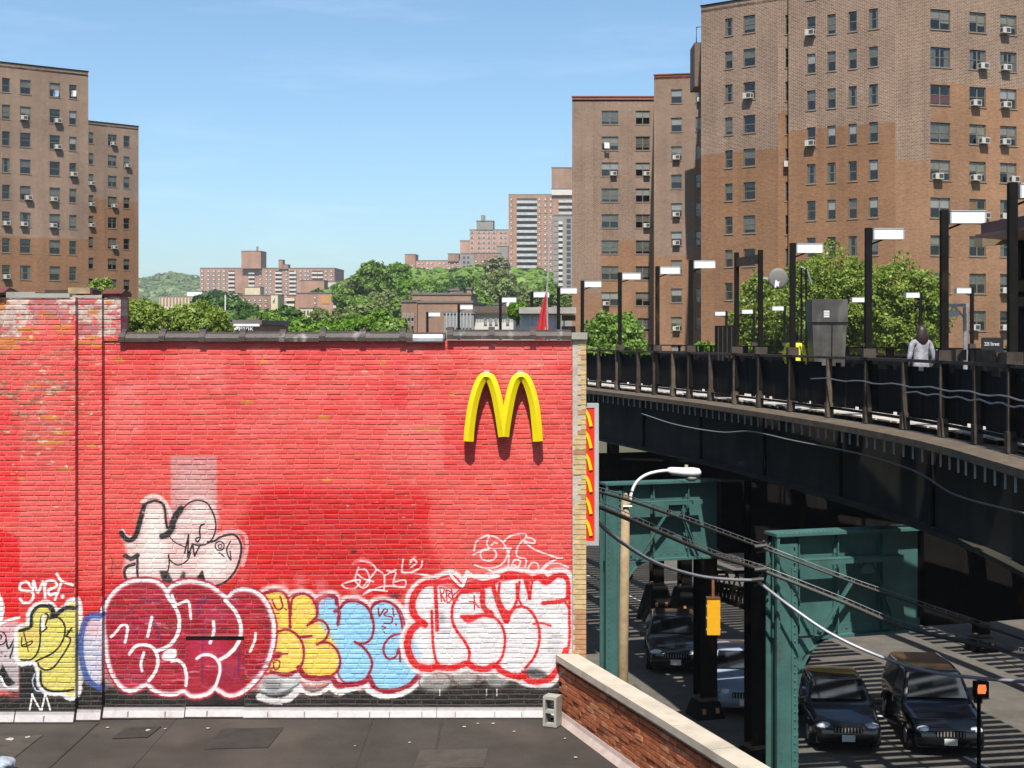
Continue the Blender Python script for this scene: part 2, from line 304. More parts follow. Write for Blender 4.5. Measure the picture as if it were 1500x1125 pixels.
    c.stroke([(190, 480), (230, 535), (280, 550), (330, 510), (360, 420), (385, 320), (415, 210)], K, 48, .4, .92); c.stroke([(410, 220), (450, 180), (520, 160), (590, 180), (620, 230), (630, 330), (645, 430)], K, 24, .4, .95)
    c.stroke([(780, 240), (720, 330), (690, 430), (650, 490), (600, 510)], K, 62, .45, .9)
    c.stroke([(800, 235), (880, 170), (960, 155), (1040, 180), (1100, 270), (1130, 380), (1125, 470), (1090, 545), (1040, 590), (960, 605), (900, 590)], K, 15, .5, .92)
    c.stroke([(665, 510), (720, 570), (820, 620)], K, 11, .5); c.stroke([(1050, 570), (1120, 560), (1180, 520), (1280, 495), (1340, 515), (1385, 600), (1375, 720), (1330, 850), (1250, 950), (1160, 1000), (1060, 1010)], K, 21, .5)
    c.stroke([(1020, 390), (980, 410), (970, 470), (975, 530), (950, 570), (930, 540), (960, 525)], K, 16, .5); c.stroke([(820, 680), (860, 500), (850, 720), (900, 590), (920, 710), (975, 600)], K, 16, .4, smooth=False)
    c.circ(1170, 610, 45, 45, K, 12); c.circ(1175, 612, 18, 18, K, 10); c.stroke([(1280, 560), (1240, 650), (1280, 750), (1275, 660)], K, 13); c.stroke([(1165, 675), (1215, 715)], K, 12)
    c.stroke([(660, 700), (665, 800), (640, 900), (600, 960)], K, 14); c.stroke([(665, 740), (720, 790), (780, 795), (850, 750), (880, 680)], K, 13)
    c.stroke([(230, 710), (290, 740), (350, 700)], K, 44, .5, .85); c.stroke([(350, 700), (350, 900), (390, 990)], K, 24, .5); c.stroke([(320, 790), (240, 820), (220, 890), (250, 970)], K, 30, .6, .9); c.disc(290, 890, 40, 60, (225, 220, 215), soft=4, al=.8)
    c.fill([(570, 860), (650, 860), (720, 990), (600, 970)], K, 2, .85, False); c.fill([(910, 970), (1000, 850), (1040, 990)], K, 1, .95, False); c.fill([(770, 940), (800, 870), (830, 870), (830, 950)], K, 2, .8, False)
    c.stroke([(75, 710), (100, 760), (90, 850), (100, 900), (70, 930)], (90, 60, 50), 14, .6, .5); c.stroke([(100, 740), (150, 830), (200, 760)], (110, 70, 60), 16, .8, .4)
    c.disc(1400, 930, 40, 60, (235, 150, 150), soft=8, al=.5)
    # ---- yellow and blue letters
    c.grp(380, 850, .1689)
    Yl = [(40, 120), (120, 90), (200, 105), (245, 165), (290, 135), (370, 120), (440, 145), (480, 205), (500, 270), (560, 330), (640, 480), (690, 640), (690, 730), (630, 815), (500, 850), (410, 840), (350, 770), (250, 820), (130, 800), (30, 780), (60, 500), (100, 350), (60, 200)]
    Bl = [(510, 200), (560, 145), (640, 140), (675, 220), (690, 260), (740, 190), (830, 175), (920, 220), (965, 270), (1000, 200), (1080, 185), (1170, 220), (1230, 300), (1255, 430), (1250, 600), (1310, 740), (1390, 810), (1300, 910), (1150, 960), (1030, 940), (970, 840), (900, 880), (800, 900), (710, 850), (680, 750), (690, 620), (620, 500), (560, 430), (500, 330)]
    for P_ in (Yl, Bl): c.stroke(P_, W, 105, .7, .9, True)
    c.stroke([(0, 1010), (120, 1045), (250, 1025), (350, 930)], W, 60, .6, .9); c.fill([(40, 800), (330, 800), (345, 900), (250, 960), (100, 990), (0, 960), (0, 880)], (205, 208, 208), 4, .9); c.fill([(20, 860), (180, 880), (190, 940), (90, 960)], (120, 120, 116), 8, .8)
    c.stroke([(0, 960), (100, 985), (220, 965), (340, 900)], (95, 115, 125), 14, .6, .9); c.stroke([(350, 950), (450, 985), (560, 960), (620, 900)], W, 30, .5); c.stroke([(400, 935), (480, 955), (600, 900)], (90, 90, 88), 10, .6, .8)
    c.stroke([(620, 930), (700, 970), (900, 910), (950, 960), (1050, 1000), (1150, 1000), (1280, 960), (1400, 860)], W, 48, .5)
    for P_, m in ((Yl, 1), (Bl, 1)): c.stroke(P_, MA, 30, .25, .95, True)
    c.fill(Yl, (250, 208, 84), 1, 1, tex=.5, tcol=(246, 224, 130)); c.fill(Bl, (148, 206, 240), 2, 1, tex=.5, tcol=(176, 220, 240))
    c.fill([(500, 300), (580, 400), (640, 520), (660, 640), (560, 640), (470, 420)], (240, 208, 110), 14, .45)
    c.disc(400, 520, 30, 70, (150, 150, 110), soft=10, al=.5); c.disc(390, 270, 60, 40, (240, 180, 90), soft=10, al=.5); c.disc(60, 600, 40, 60, (250, 180, 60), soft=8, al=.5)
    S = lambda p, w=20: c.stroke(p, MA, w, .3)
    S([(45, 110), (110, 95), (190, 95), (240, 150), (260, 250), (265, 410)], 22); S([(270, 300), (275, 200), (300, 140), (380, 115), (450, 150), (490, 220), (500, 300), (470, 340), (415, 390)])
    S([(480, 190), (540, 145), (600, 130), (660, 150), (670, 200)], 34); S([(500, 180), (500, 290)], 24); S([(430, 380), (500, 345), (560, 360), (600, 430), (570, 510), (500, 555)]); S([(500, 550), (590, 540), (660, 590), (700, 690), (680, 780), (630, 820)])
    S([(140, 450), (230, 425), (310, 460), (370, 540), (385, 640), (370, 720), (340, 770)]); S([(350, 490), (450, 480)]); S([(340, 760), (400, 830), (500, 850), (620, 845), (680, 900), (800, 900), (900, 880), (950, 840)], 46)
    S([(655, 265), (690, 270), (680, 380)], 28); S([(690, 250), (750, 190), (830, 180), (920, 220), (970, 300), (990, 400), (970, 500), (910, 545), (850, 545)]); S([(825, 530), (900, 580), (960, 660), (975, 740), (940, 830)])
    S([(970, 330), (970, 240), (1030, 190), (1100, 180), (1180, 230), (1225, 330), (1245, 450)]); S([(1240, 460), (1150, 480), (1085, 550), (1080, 630), (1120, 680), (1180, 660), (1210, 590), (1220, 700)], 18)
    S([(940, 840), (990, 920), (1070, 955), (1180, 950), (1290, 910), (1350, 850), (1380, 810)], 32); S([(100, 790), (220, 815), (310, 790)], 26); S([(110, 640), (240, 635)], 16); S([(120, 600), (130, 650), (170, 660)], 18); c.fill([(90, 640), (180, 620), (190, 660), (110, 690)], MA, 2)
    S([(120, 710), (130, 770), (165, 760), (175, 700), (130, 690)], 12); S([(110, 170), (150, 250), (200, 230), (180, 140)], 16); S([(140, 290), (170, 285)], 12); S([(220, 245), (230, 255)], 14)
    S([(1030, 240), (1040, 310), (1080, 250), (1110, 260), (1080, 300), (1150, 320), (1140, 370), (1080, 370)], 13); S([(1155, 240), (1165, 310)], 12); S([(1180, 375), (1185, 385)], 14); S([(1060, 400), (1095, 405), (1065, 425)], 9); S([(1078, 445), (1082, 450)], 12)
    # ---- crimson piece
    c.grp(145, 840, .17784)
    sil = [(60, 480), (60, 330), (110, 205), (220, 105), (360, 75), (480, 95), (565, 175), (620, 115), (750, 85), (900, 120), (1050, 215), (1130, 160), (1230, 155), (1330, 210), (1400, 340), (1420, 480), (1395, 650), (1325, 800), (1195, 940), (1080, 985), (955, 925), (880, 975), (770, 990), (700, 950), (600, 975), (480, 955), (395, 895), (260, 945), (165, 880), (95, 720), (75, 545)]
    c.stroke(sil, (176, 8, 34), 104, .15, 1, True); c.stroke(sil, W, 74, .25, 1, True)
    c.fill(sil, (158, 8, 28), 3, 1, tex=.75, tcol=(196, 30, 70))
    r3 = np.random.default_rng(9)
    for i in range(260):
        x, y = r3.uniform(110, 1380), r3.uniform(130, 930); L_ = r3.uniform(30, 130)
        if min((x-500)**2/400**2, 1) < 2: c.stroke([(x, y), (x+L_/2, y+r3.normal()*5), (x+L_, y)], [(232, 176, 182), (112, 4, 24), (204, 20, 60), (216, 100, 126), (134, 8, 40), (210, 14, 20)][i % 6], r3.uniform(4, 20), .9, r3.uniform(.3, .7))
    for q in [(250, 560, 160, 120, (190, 16, 60)), (900, 620, 180, 120, (196, 28, 80)), (250, 800, 140, 60, (160, 20, 40)), (1080, 840, 110, 100, (150, 20, 60)), (1280, 560, 70, 150, (215, 20, 14)), (1230, 400, 80, 140, (190, 16, 30)), (560, 840, 110, 50, (185, 24, 40)), (950, 330, 120, 90, (196, 60, 100)), (300, 250, 140, 80, (190, 20, 30)), (300, 860, 120, 30, (215, 130, 150)), (560, 880, 80, 20, (215, 120, 130)), (820, 900, 90, 20, (215, 110, 130)), (1090, 770, 80, 30, (205, 90, 130)), (420, 180, 60, 30, (224, 150, 150))]:
        c.disc(*q[:4], q[4], soft=14, al=.6)
    BU = (84, 40, 110)
    for p, w in [([(120, 350), (240, 320), (330, 240), (430, 225), (520, 240)], 16), ([(270, 330), (290, 430), (310, 500)], 14), ([(810, 330), (830, 240), (900, 200)], 42), ([(430, 380), (480, 460), (500, 540)], 30), ([(860, 430), (850, 700), (850, 900)], 14), ([(1150, 560), (1150, 820)], 20)]: c.stroke(p, BU, w, .8, .45)
    S = lambda p, w=22: c.stroke(p, W, w+3, .3)
    S([(560, 180), (610, 250), (655, 340), (660, 430), (640, 510), (580, 590), (480, 635)], 28); S([(250, 660), (300, 600), (370, 585), (440, 610), (480, 680), (480, 760), (450, 830), (410, 880)], 24); S([(100, 520), (140, 480), (180, 430), (220, 420), (235, 460), (215, 565)], 20); S([(435, 360), (400, 515)]); S([(370, 650), (345, 740), (355, 800)], 20)
    c.fill([(515, 690), (540, 640), (600, 615), (640, 630), (640, 680), (600, 715), (540, 715)], W, 2); S([(600, 720), (650, 715), (700, 760), (720, 850), (715, 920)], 24); S([(600, 180), (640, 250), (720, 225), (745, 260), (755, 370)], 20)
    S([(1040, 220), (1120, 310), (1165, 420), (1160, 530), (1120, 610), (1060, 670), (1000, 705)], 28); S([(805, 700), (850, 670), (930, 675), (985, 730), (995, 800), (970, 900), (950, 930)], 22); S([(940, 395), (945, 470), (915, 570)], 24); S([(1290, 490), (1280, 560), (1245, 640)], 20)
    # ---- white piece with red outline
    c.grp(590, 830, .16892)
    sil = [(95, 250), (180, 160), (290, 130), (420, 90), (520, 170), (570, 120), (700, 130), (830, 90), (930, 60), (1050, 80), (1130, 100), (1200, 80), (1260, 110), (1330, 75), (1420, 110), (1432, 400), (1425, 700), (1340, 880), (1250, 985), (1080, 975), (1000, 935), (870, 900), (800, 860), (700, 880), (560, 840), (440, 870), (300, 850), (180, 880), (80, 800), (35, 680), (60, 560), (150, 480), (80, 400)]
    for q in [(280, 1000, 140, 90), (540, 960, 110, 70), (820, 970, 110, 80)]: c.disc(*q, (176, 174, 168), soft=6, al=.75); c.circ(*q, (70, 66, 62), 14, soft=.8, al=.5)
    c.stroke(sil, W, 130, .35, .95, True); c.stroke(sil, RD, 44, .3, .95, True); c.fill(sil, (243, 236, 236), 1, 1, tex=.55, tcol=(206, 196, 200))
    c.fill([(30, 600), (90, 620), (150, 720), (140, 790), (60, 760)], (160, 206, 236), 5, .7)
    S = lambda p, w=22: c.stroke(p, RD, w, .35)
    S([(290, 140), (190, 150), (110, 230), (80, 330), (110, 430), (190, 500)], 56); S([(150, 480), (70, 560), (40, 680), (70, 790), (130, 860), (230, 880), (300, 860)], 60)
    S([(300, 870), (440, 875), (560, 835), (620, 875), (720, 885), (800, 855), (870, 915), (1000, 955), (1050, 925), (1090, 985), (1180, 995), (1280, 955), (1360, 855), (1415, 720)], 50)
    S([(300, 140), (420, 120), (520, 190), (700, 150), (830, 110), (930, 60), (1000, 90), (1050, 70), (1120, 110), (1180, 90), (1250, 140), (1330, 80), (1400, 90), (1430, 140), (1430, 240), (1400, 290), (1215, 315)], 34)
    c.fill([(560, 130), (830, 110), (720, 190), (540, 200)], RD, 2, .9); c.fill([(310, 130), (440, 110), (520, 190), (380, 190)], RD, 4, .6); c.fill([(860, 70), (990, 70), (990, 110), (850, 130)], RD, 2, .9, False); c.fill([(1020, 70), (1080, 70), (1110, 190), (1060, 130)], RD, 2, .9); c.fill([(1140, 80), (1260, 100), (1240, 160), (1160, 110)], RD, 2, .9)
    S([(280, 150), (290, 350), (297, 545)], 32); S([(250, 380), (255, 560), (270, 740), (300, 850)]); S([(520, 200), (470, 260), (430, 350), (430, 470), (470, 560), (530, 640), (575, 730), (570, 820)], 24); S([(530, 210), (680, 200), (690, 290), (705, 360), (770, 410)], 44)
    c.fill([(500, 420), (640, 415), (760, 395), (660, 450), (570, 485), (520, 460)], RD, 2); S([(690, 420), (760, 430), (820, 460), (870, 540), (885, 650), (860, 780), (800, 850)]); S([(780, 160), (830, 330), (890, 470)], 38)
    S([(830, 340), (900, 480), (940, 390), (1000, 345), (1080, 360), (1140, 430), (1180, 540), (1180, 660), (1140, 780), (1060, 880)]); c.fill([(840, 350), (895, 490), (930, 410)], RD, 1, 1, False)
    S([(840, 140), (830, 260), (880, 370), (940, 380), (990, 280), (985, 150)], 22); S([(985, 230), (1030, 340)], 18); S([(1010, 130), (1000, 250)], 18); S([(1060, 110), (1085, 210), (1100, 275)], 28); S([(1100, 270), (1120, 130)], 18); S([(1130, 495), (1210, 490), (1280, 510)], 18); S([(1400, 290), (1435, 350)], 20)
    for p in ([(320, 180), (335, 300)], [(320, 180), (355, 190), (350, 230), (335, 240), (365, 300)], [(375, 200), (385, 310), (420, 280), (390, 250), (415, 220), (375, 200)], [(420, 190), (435, 300)], [(490, 200), (430, 260), (480, 290)], [(575, 300), (620, 310), (660, 355)], [(618, 250), (620, 370)]): S(p, 12)
    c.stroke([(400, 40), (430, 90), (510, 165), (540, 110), (555, 40), (600, 80), (700, 105), (830, 80)], W, 24, .5)
    for q in [(1330, 610, 70, 14), (1320, 660, 70, 14), (1300, 720, 80, 14), (1100, 890, 60, 16), (370, 560, 60, 12), (340, 440, 30, 60), (1360, 800, 60, 12)]: c.disc(*q, (120, 124, 130), soft=5, al=.5)
    r3 = np.random.default_rng(19)
    for i in range(120):
        x, y = r3.uniform(120, 1380), r3.uniform(200, 850); L_ = r3.uniform(20, 90); c.stroke([(x, y), (x+L_, y+r3.normal()*4)], [(150, 146, 150), (225, 170, 172), (190, 186, 190)][i % 3], r3.uniform(4, 12), .9, r3.uniform(.2, .5))
    c.fill([(1060, 900), (1180, 890), (1260, 950), (1120, 960)], (40, 40, 40), 4, .8)
    for x in (320, 725, 815): c.stroke([(x, 1060), (x, 1115)], W, 9, .5, .8)
    # ---- white line tags
    c.grp(490, 770, .23333); S = lambda p, w=11: c.stroke(p, (250, 225, 225), w, .6, .92)
    for p in ([(875, 155), (890, 100), (950, 62), (1010, 70), (1060, 110), (1085, 170), (1060, 230), (1010, 260), (940, 265), (880, 245)], [(970, 65), (955, 110), (970, 140)], [(870, 180), (950, 150), (1100, 140), (1090, 152)], [(1095, 150), (1090, 270)], [(1060, 100), (1110, 60), (1190, 50), (1200, 70), (1150, 130), (1145, 190), (1200, 210), (1195, 260)], [(1200, 70), (1250, 85), (1250, 110), (1190, 95)], [(1190, 100), (1260, 150), (1400, 200), (1430, 200)], [(1400, 205), (1330, 240), (1300, 270)], [(1300, 280), (1350, 240), (1420, 240), (1465, 260)], [(1110, 250), (1130, 215), (1165, 220), (1150, 260), (1120, 240)], [(1210, 270), (1240, 230), (1275, 240), (1280, 280)], [(985, 120), (1000, 105), (1020, 110)], [(960, 270), (1000, 290), (1050, 285)],
              [(45, 370), (90, 350), (160, 340), (130, 390), (70, 390), (45, 370)], [(150, 260), (130, 340), (180, 390), (220, 350), (200, 280), (150, 270)], [(160, 220), (220, 230), (260, 270), (245, 300), (180, 380)], [(260, 270), (310, 310), (310, 400)], [(310, 310), (380, 290), (370, 370), (440, 380), (440, 340), (380, 350)], [(180, 430), (230, 400), (330, 410)], [(180, 430), (300, 380), (440, 385)], [(430, 210), (425, 290), (480, 290), (540, 260), (550, 220)], [(470, 240), (490, 210), (515, 230), (480, 260)], [(330, 280), (360, 285), (385, 275)], [(140, 300), (180, 330), (245, 350)], [(420, 290), (520, 300), (640, 320)]): S(p)
    c.circ(965, 180, 50, 40, (250, 225, 225), 11, soft=.6, al=.92); c.stroke([(130, 230), (180, 210), (230, 240)], (240, 180, 180), 30, .9, .5); c.stroke([(480, 220), (500, 200)], (245, 200, 200), 26, .9, .6)
    c.disc(380, 440, 40, 10, K, soft=5, al=.8)
    c.grp(0, 0, 1)
    for x, y, w, h in [(470, 868, 10, 20), (440, 852, 8, 14), (415, 860, 8, 12), (520, 870, 8, 10)]: c.disc(x, y, w, h, (238, 160, 160), soft=8, al=.5)
    # ---- left pier
    c.grp(0, 860, .1956)
    c.rect(-60, 255, 187, 745, (206, 194, 196), .95, 2); c.fill([(0, 270), (180, 205), (187, 330), (0, 400)], (222, 170, 176), 8, .8, False); c.rect(-60, 560, 187, 740, (150, 146, 146), .6, 14)
    c.stroke([(20, 265), (50, 190), (50, 90), (5, 10), (-40, 0)], W, 46, .5); c.stroke([(5, 275), (32, 190), (25, 90), (-10, 30)], K, 14); c.fill([(-80, 30), (-5, 40), (20, 120), (25, 190), (0, 265), (-80, 265)], (210, 190, 192), 2)
    c.stroke([(20, 255), (100, 225), (185, 200)], W, 22, .6)
    c.circ(48, 355, 42, 48, K, 10); c.circ(42, 345, 14, 16, K, 9); c.stroke([(88, 360), (110, 430), (165, 340), (118, 500)], K, 12); c.disc(55, 462, 7, 7, K); c.disc(85, 490, 7, 7, K)
    c.fill([(0, 700), (65, 550), (110, 640), (160, 690), (100, 715), (50, 650)], K, 1, 1, False); c.stroke([(0, 712), (45, 640), (80, 705), (130, 722), (187, 715)], W, 18, .5)
    c.rect(188, 520, 330, 990, (30, 26, 24), .9, 3)
    Yp = [(188, 300), (240, 280), (268, 250), (278, 170), (330, 118), (400, 108), (450, 150), (470, 180), (530, 138), (600, 130), (600, 738), (500, 748), (400, 742), (350, 690), (342, 600), (310, 530), (250, 520), (188, 512)]
    c.stroke(Yp, W, 70, .5, 1, True); c.fill(Yp, (226, 208, 96), 2, 1, tex=.4, tcol=(206, 204, 150)); c.disc(260, 330, 60, 60, (226, 180, 90), soft=14, al=.6)
    S = lambda p, w=13: c.stroke(p, K, w, .35)
    S([(190, 300), (270, 270), (280, 180), (330, 120), (400, 120), (440, 170)], 22); S([(450, 190), (530, 132), (590, 130)], 30); c.fill([(400, 105), (440, 120), (455, 180), (410, 215), (420, 160)], K, 1, .95)
    S([(340, 320), (350, 200), (380, 175), (400, 190), (380, 260), (390, 280), (350, 310)]); c.fill([(352, 195), (378, 178), (372, 240), (384, 270), (352, 300)], W, 1); S([(345, 320), (330, 440), (280, 510), (200, 515)]); S([(410, 210), (480, 205), (525, 270), (510, 370), (440, 460), (310, 525)]); S([(520, 335), (565, 360), (540, 430), (450, 560), (390, 590), (340, 570), (325, 540)]); S([(540, 330), (575, 280)]); S([(545, 300), (580, 300)], 10); S([(345, 600), (350, 690), (400, 740), (500, 748), (590, 735)], 16)
    S([(220, 310), (255, 455)], 8); S([(205, 410), (280, 375), (270, 400), (210, 415), (205, 350)], 9)
    c.stroke([(300, 620), (285, 680), (310, 740), (350, 745)], (190, 205, 230), 12, .6)
    for p in ([(285, 770), (255, 930)], [(280, 770), (350, 900)], [(350, 900), (380, 760)], [(380, 760), (440, 970)]): c.stroke(p, W, 13, .4)
    c.fill([(275, 950), (320, 925), (362, 905), (358, 955)], W, 1, 1, False)
    c.rect(600, 330, 765, 700, (150, 140, 140), .6, 10)
    c.fill([(775, 215), (690, 235), (650, 330), (640, 450), (660, 590), (700, 670), (775, 700)], (216, 208, 220), 3, .95, tex=.6, tcol=(150, 170, 205)); c.disc(720, 290, 50, 60, (226, 170, 180), soft=10, al=.7)
    c.stroke([(775, 200), (690, 205), (640, 290), (622, 420), (640, 570), (690, 690), (775, 745)], (62, 88, 160), 42, .4, .92); c.disc(645, 720, 10, 14, K, al=.9)
    c.grp(0, 720, .14222)
    for p, w in [([(375, 950), (340, 900), (275, 915), (265, 975), (330, 990), (385, 1000), (400, 1050), (370, 1100), (300, 1110), (265, 1070)], 27), ([(395, 990), (405, 890), (445, 1005), (500, 895), (512, 1000)], 26), ([(520, 1055), (528, 905), (610, 890), (640, 940), (560, 980), (565, 1030), (625, 1015)], 27), ([(640, 820), (690, 890), (800, 930)], 26), ([(690, 890), (660, 980), (620, 1080)], 24)]: c.stroke(p, W, w, .35)
    c.disc(700, 1050, 22, 22, W, soft=1)
    # ---- plaster, bare brick, chips on the upper pier
    c.grp(0, 0, 1)
    n4 = fbm(60, 40, 301, 5); n5 = fbm(18, 14, 401, 4)
    pe = np.interp(X, [-20, 40, 41, 118, 119, 155, 156, 182, 183, 900], [492, 500, 474, 470, 494, 494, 493, 493, 400, 400])[None, :]+(n5-.5)*26
    t = np.clip((pe-Y[:, None])/3, 0, 1)*np.clip((n5-.30)*12, 0, 1)
    pc = np.where((n4 > .5)[..., None], np.array([214, 184, 172])/255, np.array([204, 124, 122])/255)*(.7+.45*n5[..., None])
    c.im = c.im*(1-t[..., None])+pc*t[..., None]
    wr = np.clip((fbm(34, 12, 511, 4)-.50)*9, 0, 1)*np.clip((150-X)/50, 0, 1)[None, :]*np.clip(1-np.abs(Y-575)/110, 0, 1)[:, None]
    wc = np.where((fbm(14, 6, 611, 3) > .52)[..., None], np.array([190, 142, 116])/255, np.array([158, 88, 70])/255)
    c.im = c.im*(1-.85*wr[..., None])+wc*.85*wr[..., None]
    # bare bricks
    r2 = np.random.default_rng(5)
    def chip(x, y, w, h, col, al=.9): c.fill([(x+dx*w+r2.normal()*1.2, y+dy*h+r2.normal()*.6) for dx, dy in ((-.5, -.4), (0, -.5), (.5, -.4), (.5, .4), (0, .5), (-.5, .4))], col, 1, al, False)
    for x, y, w in [(12, 445, 22), (8, 452, 20), (78, 462, 26), (140, 458, 16), (160, 444, 10), (20, 497, 44), (16, 503, 36), (24, 510, 30), (50, 496, 20), (100, 478, 30), (48, 484, 30), (100, 484, 24), (140, 494, 22), (130, 502, 28), (146, 506, 20), (165, 500, 16), (60, 564, 18), (80, 610, 26), (96, 632, 22), (90, 646, 24), (72, 648, 24), (104, 684, 20), (176, 527, 16), (138, 653, 14), (200, 595, 8), (362, 589, 18), (476, 611, 19), (478, 703, 14), (615, 628, 16), (636, 628, 14), (665, 577, 14), (384, 529, 10), (560, 531, 10), (40, 700, 10)]:
        chip(x, y, w, 5.5, (206, 128, 52))
    for i in range(170):
        x = abs(r2.normal(70, 48)) if i < 130 else r2.uniform(150, 830); y = r2.normal(590, 60) if i < 130 else r2.uniform(500, 800)
        chip(x, y, r2.uniform(2, 8), r2.uniform(1.2, 3), [(224, 200, 172), (190, 150, 130), (170, 90, 80), (240, 226, 200)][i % 4], .75)
    for i in range(26): chip(r2.uniform(380, 620), r2.uniform(715, 830), r2.uniform(1, 4), r2.uniform(.8, 2), (250, 200, 200) if i % 3 else (90, 20, 20), .8)
    for x, y, w, h in [(520, 808, 8, 4), (500, 788, 3, 8)]: chip(x, y, w, h, (50, 10, 8))
    return np.clip(c.im, 0, 1)
# ---------------------------------------------------------------- red brick building with the painted wall
WD = 18.8; K = F/WD                                            # wall distance, pixels per metre on it
WX = lambda x: (x-CX)/K
WZ = lambda y: CZ-(y-HY)/K
img = bpy.data.images.new('wall_paint', GW, GH, alpha=False)
_im = np.ones((GH, GW, 4), np.float32); _im[..., :3] = paint_wall()[::-1]
img.pixels.foreach_set(_im.ravel()); img.update(); img.pack()
red = thing('red_brick_building', 'red painted brick building with graffiti along the foot of its wall', 'building', (0, WD, 0))
CH, BL = .0686, .206
def paintmat(name, joint_sun=0., bump=.35):
    m = bpy.data.materials.new(name); m.use_nodes = True; nt = m.node_tree; L = nt.links.new; b = nt.nodes['Principled BSDF']; b.inputs['Roughness'].default_value = .62; b.inputs['Specular IOR Level'].default_value = .3
    g = N(nt, 'NewGeometry'); sp = N(nt, 'SeparateXYZ'); L(g.outputs['Position'], sp.inputs[0])
    def lm(o, a, c): q = N(nt, 'Math', operation='MULTIPLY_ADD'); L(o, q.inputs[0]); q.inputs[1].default_value = a; q.inputs[2].default_value = c; return q.outputs[0]
    u = lm(sp.outputs[0], K/(GX1-GX0), (CX-GX0)/(GX1-GX0)); v = lm(sp.outputs[2], K/(GY1-GY0), 1-((HY+CZ*K)-GY0)/(GY1-GY0))
    cb = N(nt, 'CombineXYZ'); L(u, cb.inputs[0]); L(v, cb.inputs[1]); t = N(nt, 'TexImage'); t.image = img; t.extension = 'EXTEND'; L(cb.outputs[0], t.inputs[0])
    # every brick a slightly different tone
    wn = N(nt, 'Attribute', attribute_name='tint', attribute_type='GEOMETRY')
    hsv = N(nt, 'HueSaturation'); L(t.outputs[0], hsv.inputs['Color'])
    r1 = N(nt, 'MapRange'); r1.inputs[3].default_value = .56; r1.inputs[4].default_value = .585; L(wn.outputs['Fac'], r1.inputs[0])
    n2 = N(nt, 'TexNoise'); n2.inputs['Scale'].default_value = 22; n2.inputs['Detail'].default_value = 5; n2.inputs['Roughness'].default_value = .7; L(g.outputs['Position'], n2.inputs['Vector'])
    r2 = N(nt, 'MapRange'); r2.inputs[1].default_value = .3; r2.inputs[2].default_value = .7; r2.inputs[3].default_value = .84; r2.inputs[4].default_value = 1.16; L(n2.outputs['Fac'], r2.inputs[0])
    q = N(nt, 'Math', operation='MULTIPLY'); L(r1.outputs[0], q.inputs[0]); L(r2.outputs[0], q.inputs[1]); L(q.outputs[0], hsv.inputs['Value'])
    r3 = N(nt, 'MapRange'); q3 = N(nt, 'Math', operation='FRACT'); q4 = N(nt, 'Math', operation='MULTIPLY'); L(wn.outputs['Fac'], q4.inputs[0]); q4.inputs[1].default_value = 7.3; L(q4.outputs[0], q3.inputs[0]); r3.inputs[3].default_value = .98; r3.inputs[4].default_value = 1.015; L(q3.outputs[0], r3.inputs[0]); L(r3.outputs[0], hsv.inputs['Saturation'])
    # paint worn thin, paler, plus painted sunlight on the joints
    n3 = N(nt, 'TexNoise'); n3.inputs['Scale'].default_value = 55; n3.inputs['Detail'].default_value = 3; L(g.outputs['Position'], n3.inputs['Vector'])
    r4 = N(nt, 'MapRange'); r4.inputs[1].default_value = .58; r4.inputs[2].default_value = .72; r4.inputs[4].default_value = .18; L(n3.outputs['Fac'], r4.inputs[0])
    ad = N(nt, 'Math', operation='ADD', use_clamp=True); L(r4.outputs[0], ad.inputs[0]); ad.inputs[1].default_value = joint_sun
    pl_ = N(nt, 'MixRGB'); pl_.inputs[0].default_value = .45; L(hsv.outputs[0], pl_.inputs[1]); pl_.inputs[2].default_value = (.5, .44, .41, 1)
    mx = N(nt, 'MixRGB'); L(ad.outputs[0], mx.inputs[0]); L(hsv.outputs[0], mx.inputs[1]); L(pl_.outputs[0], mx.inputs[2])
    L(mx.outputs[0], b.inputs['Base Color'])
    bp = N(nt, 'Bump'); bp.inputs['Strength'].default_value = bump; bp.inputs['Distance'].default_value = .012; L(n2.outputs['Fac'], bp.inputs['Height']); L(bp.outputs[0], b.inputs['Normal'])
    return m
M['paintbrick'] = paintmat('painted_brick'); M['paintmortar'] = paintmat('painted_mortar', .17); M['paintflat'] = paintmat('painted_board', 0, .15)  # mortar paler than brick: sunlight caught by the joints put into its colour
rnd = random.Random(3)
def brick_mesh(mb, x0, x1, z0, z1, yf, dep=.035, ch=.007):       # chamfered face toward -y, coordinates about the building's origin
    a = [rnd.uniform(-.002, .002) for _ in range(4)]
    v = [(x0, yf+dep, z0), (x1, yf+dep, z0), (x1, yf+dep, z1), (x0, yf+dep, z1), (x0, yf+ch, z0), (x1, yf+ch, z0), (x1, yf+ch, z1), (x0, yf+ch, z1),
         (x0+ch, yf+a[0], z0+ch), (x1-ch, yf+a[1], z0+ch), (x1-ch, yf+a[2], z1-ch), (x0+ch, yf+a[3], z1-ch)]
    mb.add(v, [(0, 1, 5, 4), (1, 2, 6, 5), (2, 3, 7, 6), (3, 0, 4, 7), (4, 5, 9, 8), (5, 6, 10, 9), (6, 7, 11, 10), (7, 4, 8, 11), (8, 9, 10, 11)])
    mb.tint = (getattr(mb, 'tint', None) or [])+[rnd.random()]*9
HOLE = (WX(272), WX(358), WZ(1048), WZ(932))
zb = WZ(1045)
strips = [(WX(-25), WX(118), -.22, WZ(436)), (WX(118), WX(153), -.11, WZ(433)), (WX(153), WX(838), 0., WZ(499)), (WX(153), WX(178), -.03, WZ(433))]
single = 0; rest = MB(); small = []
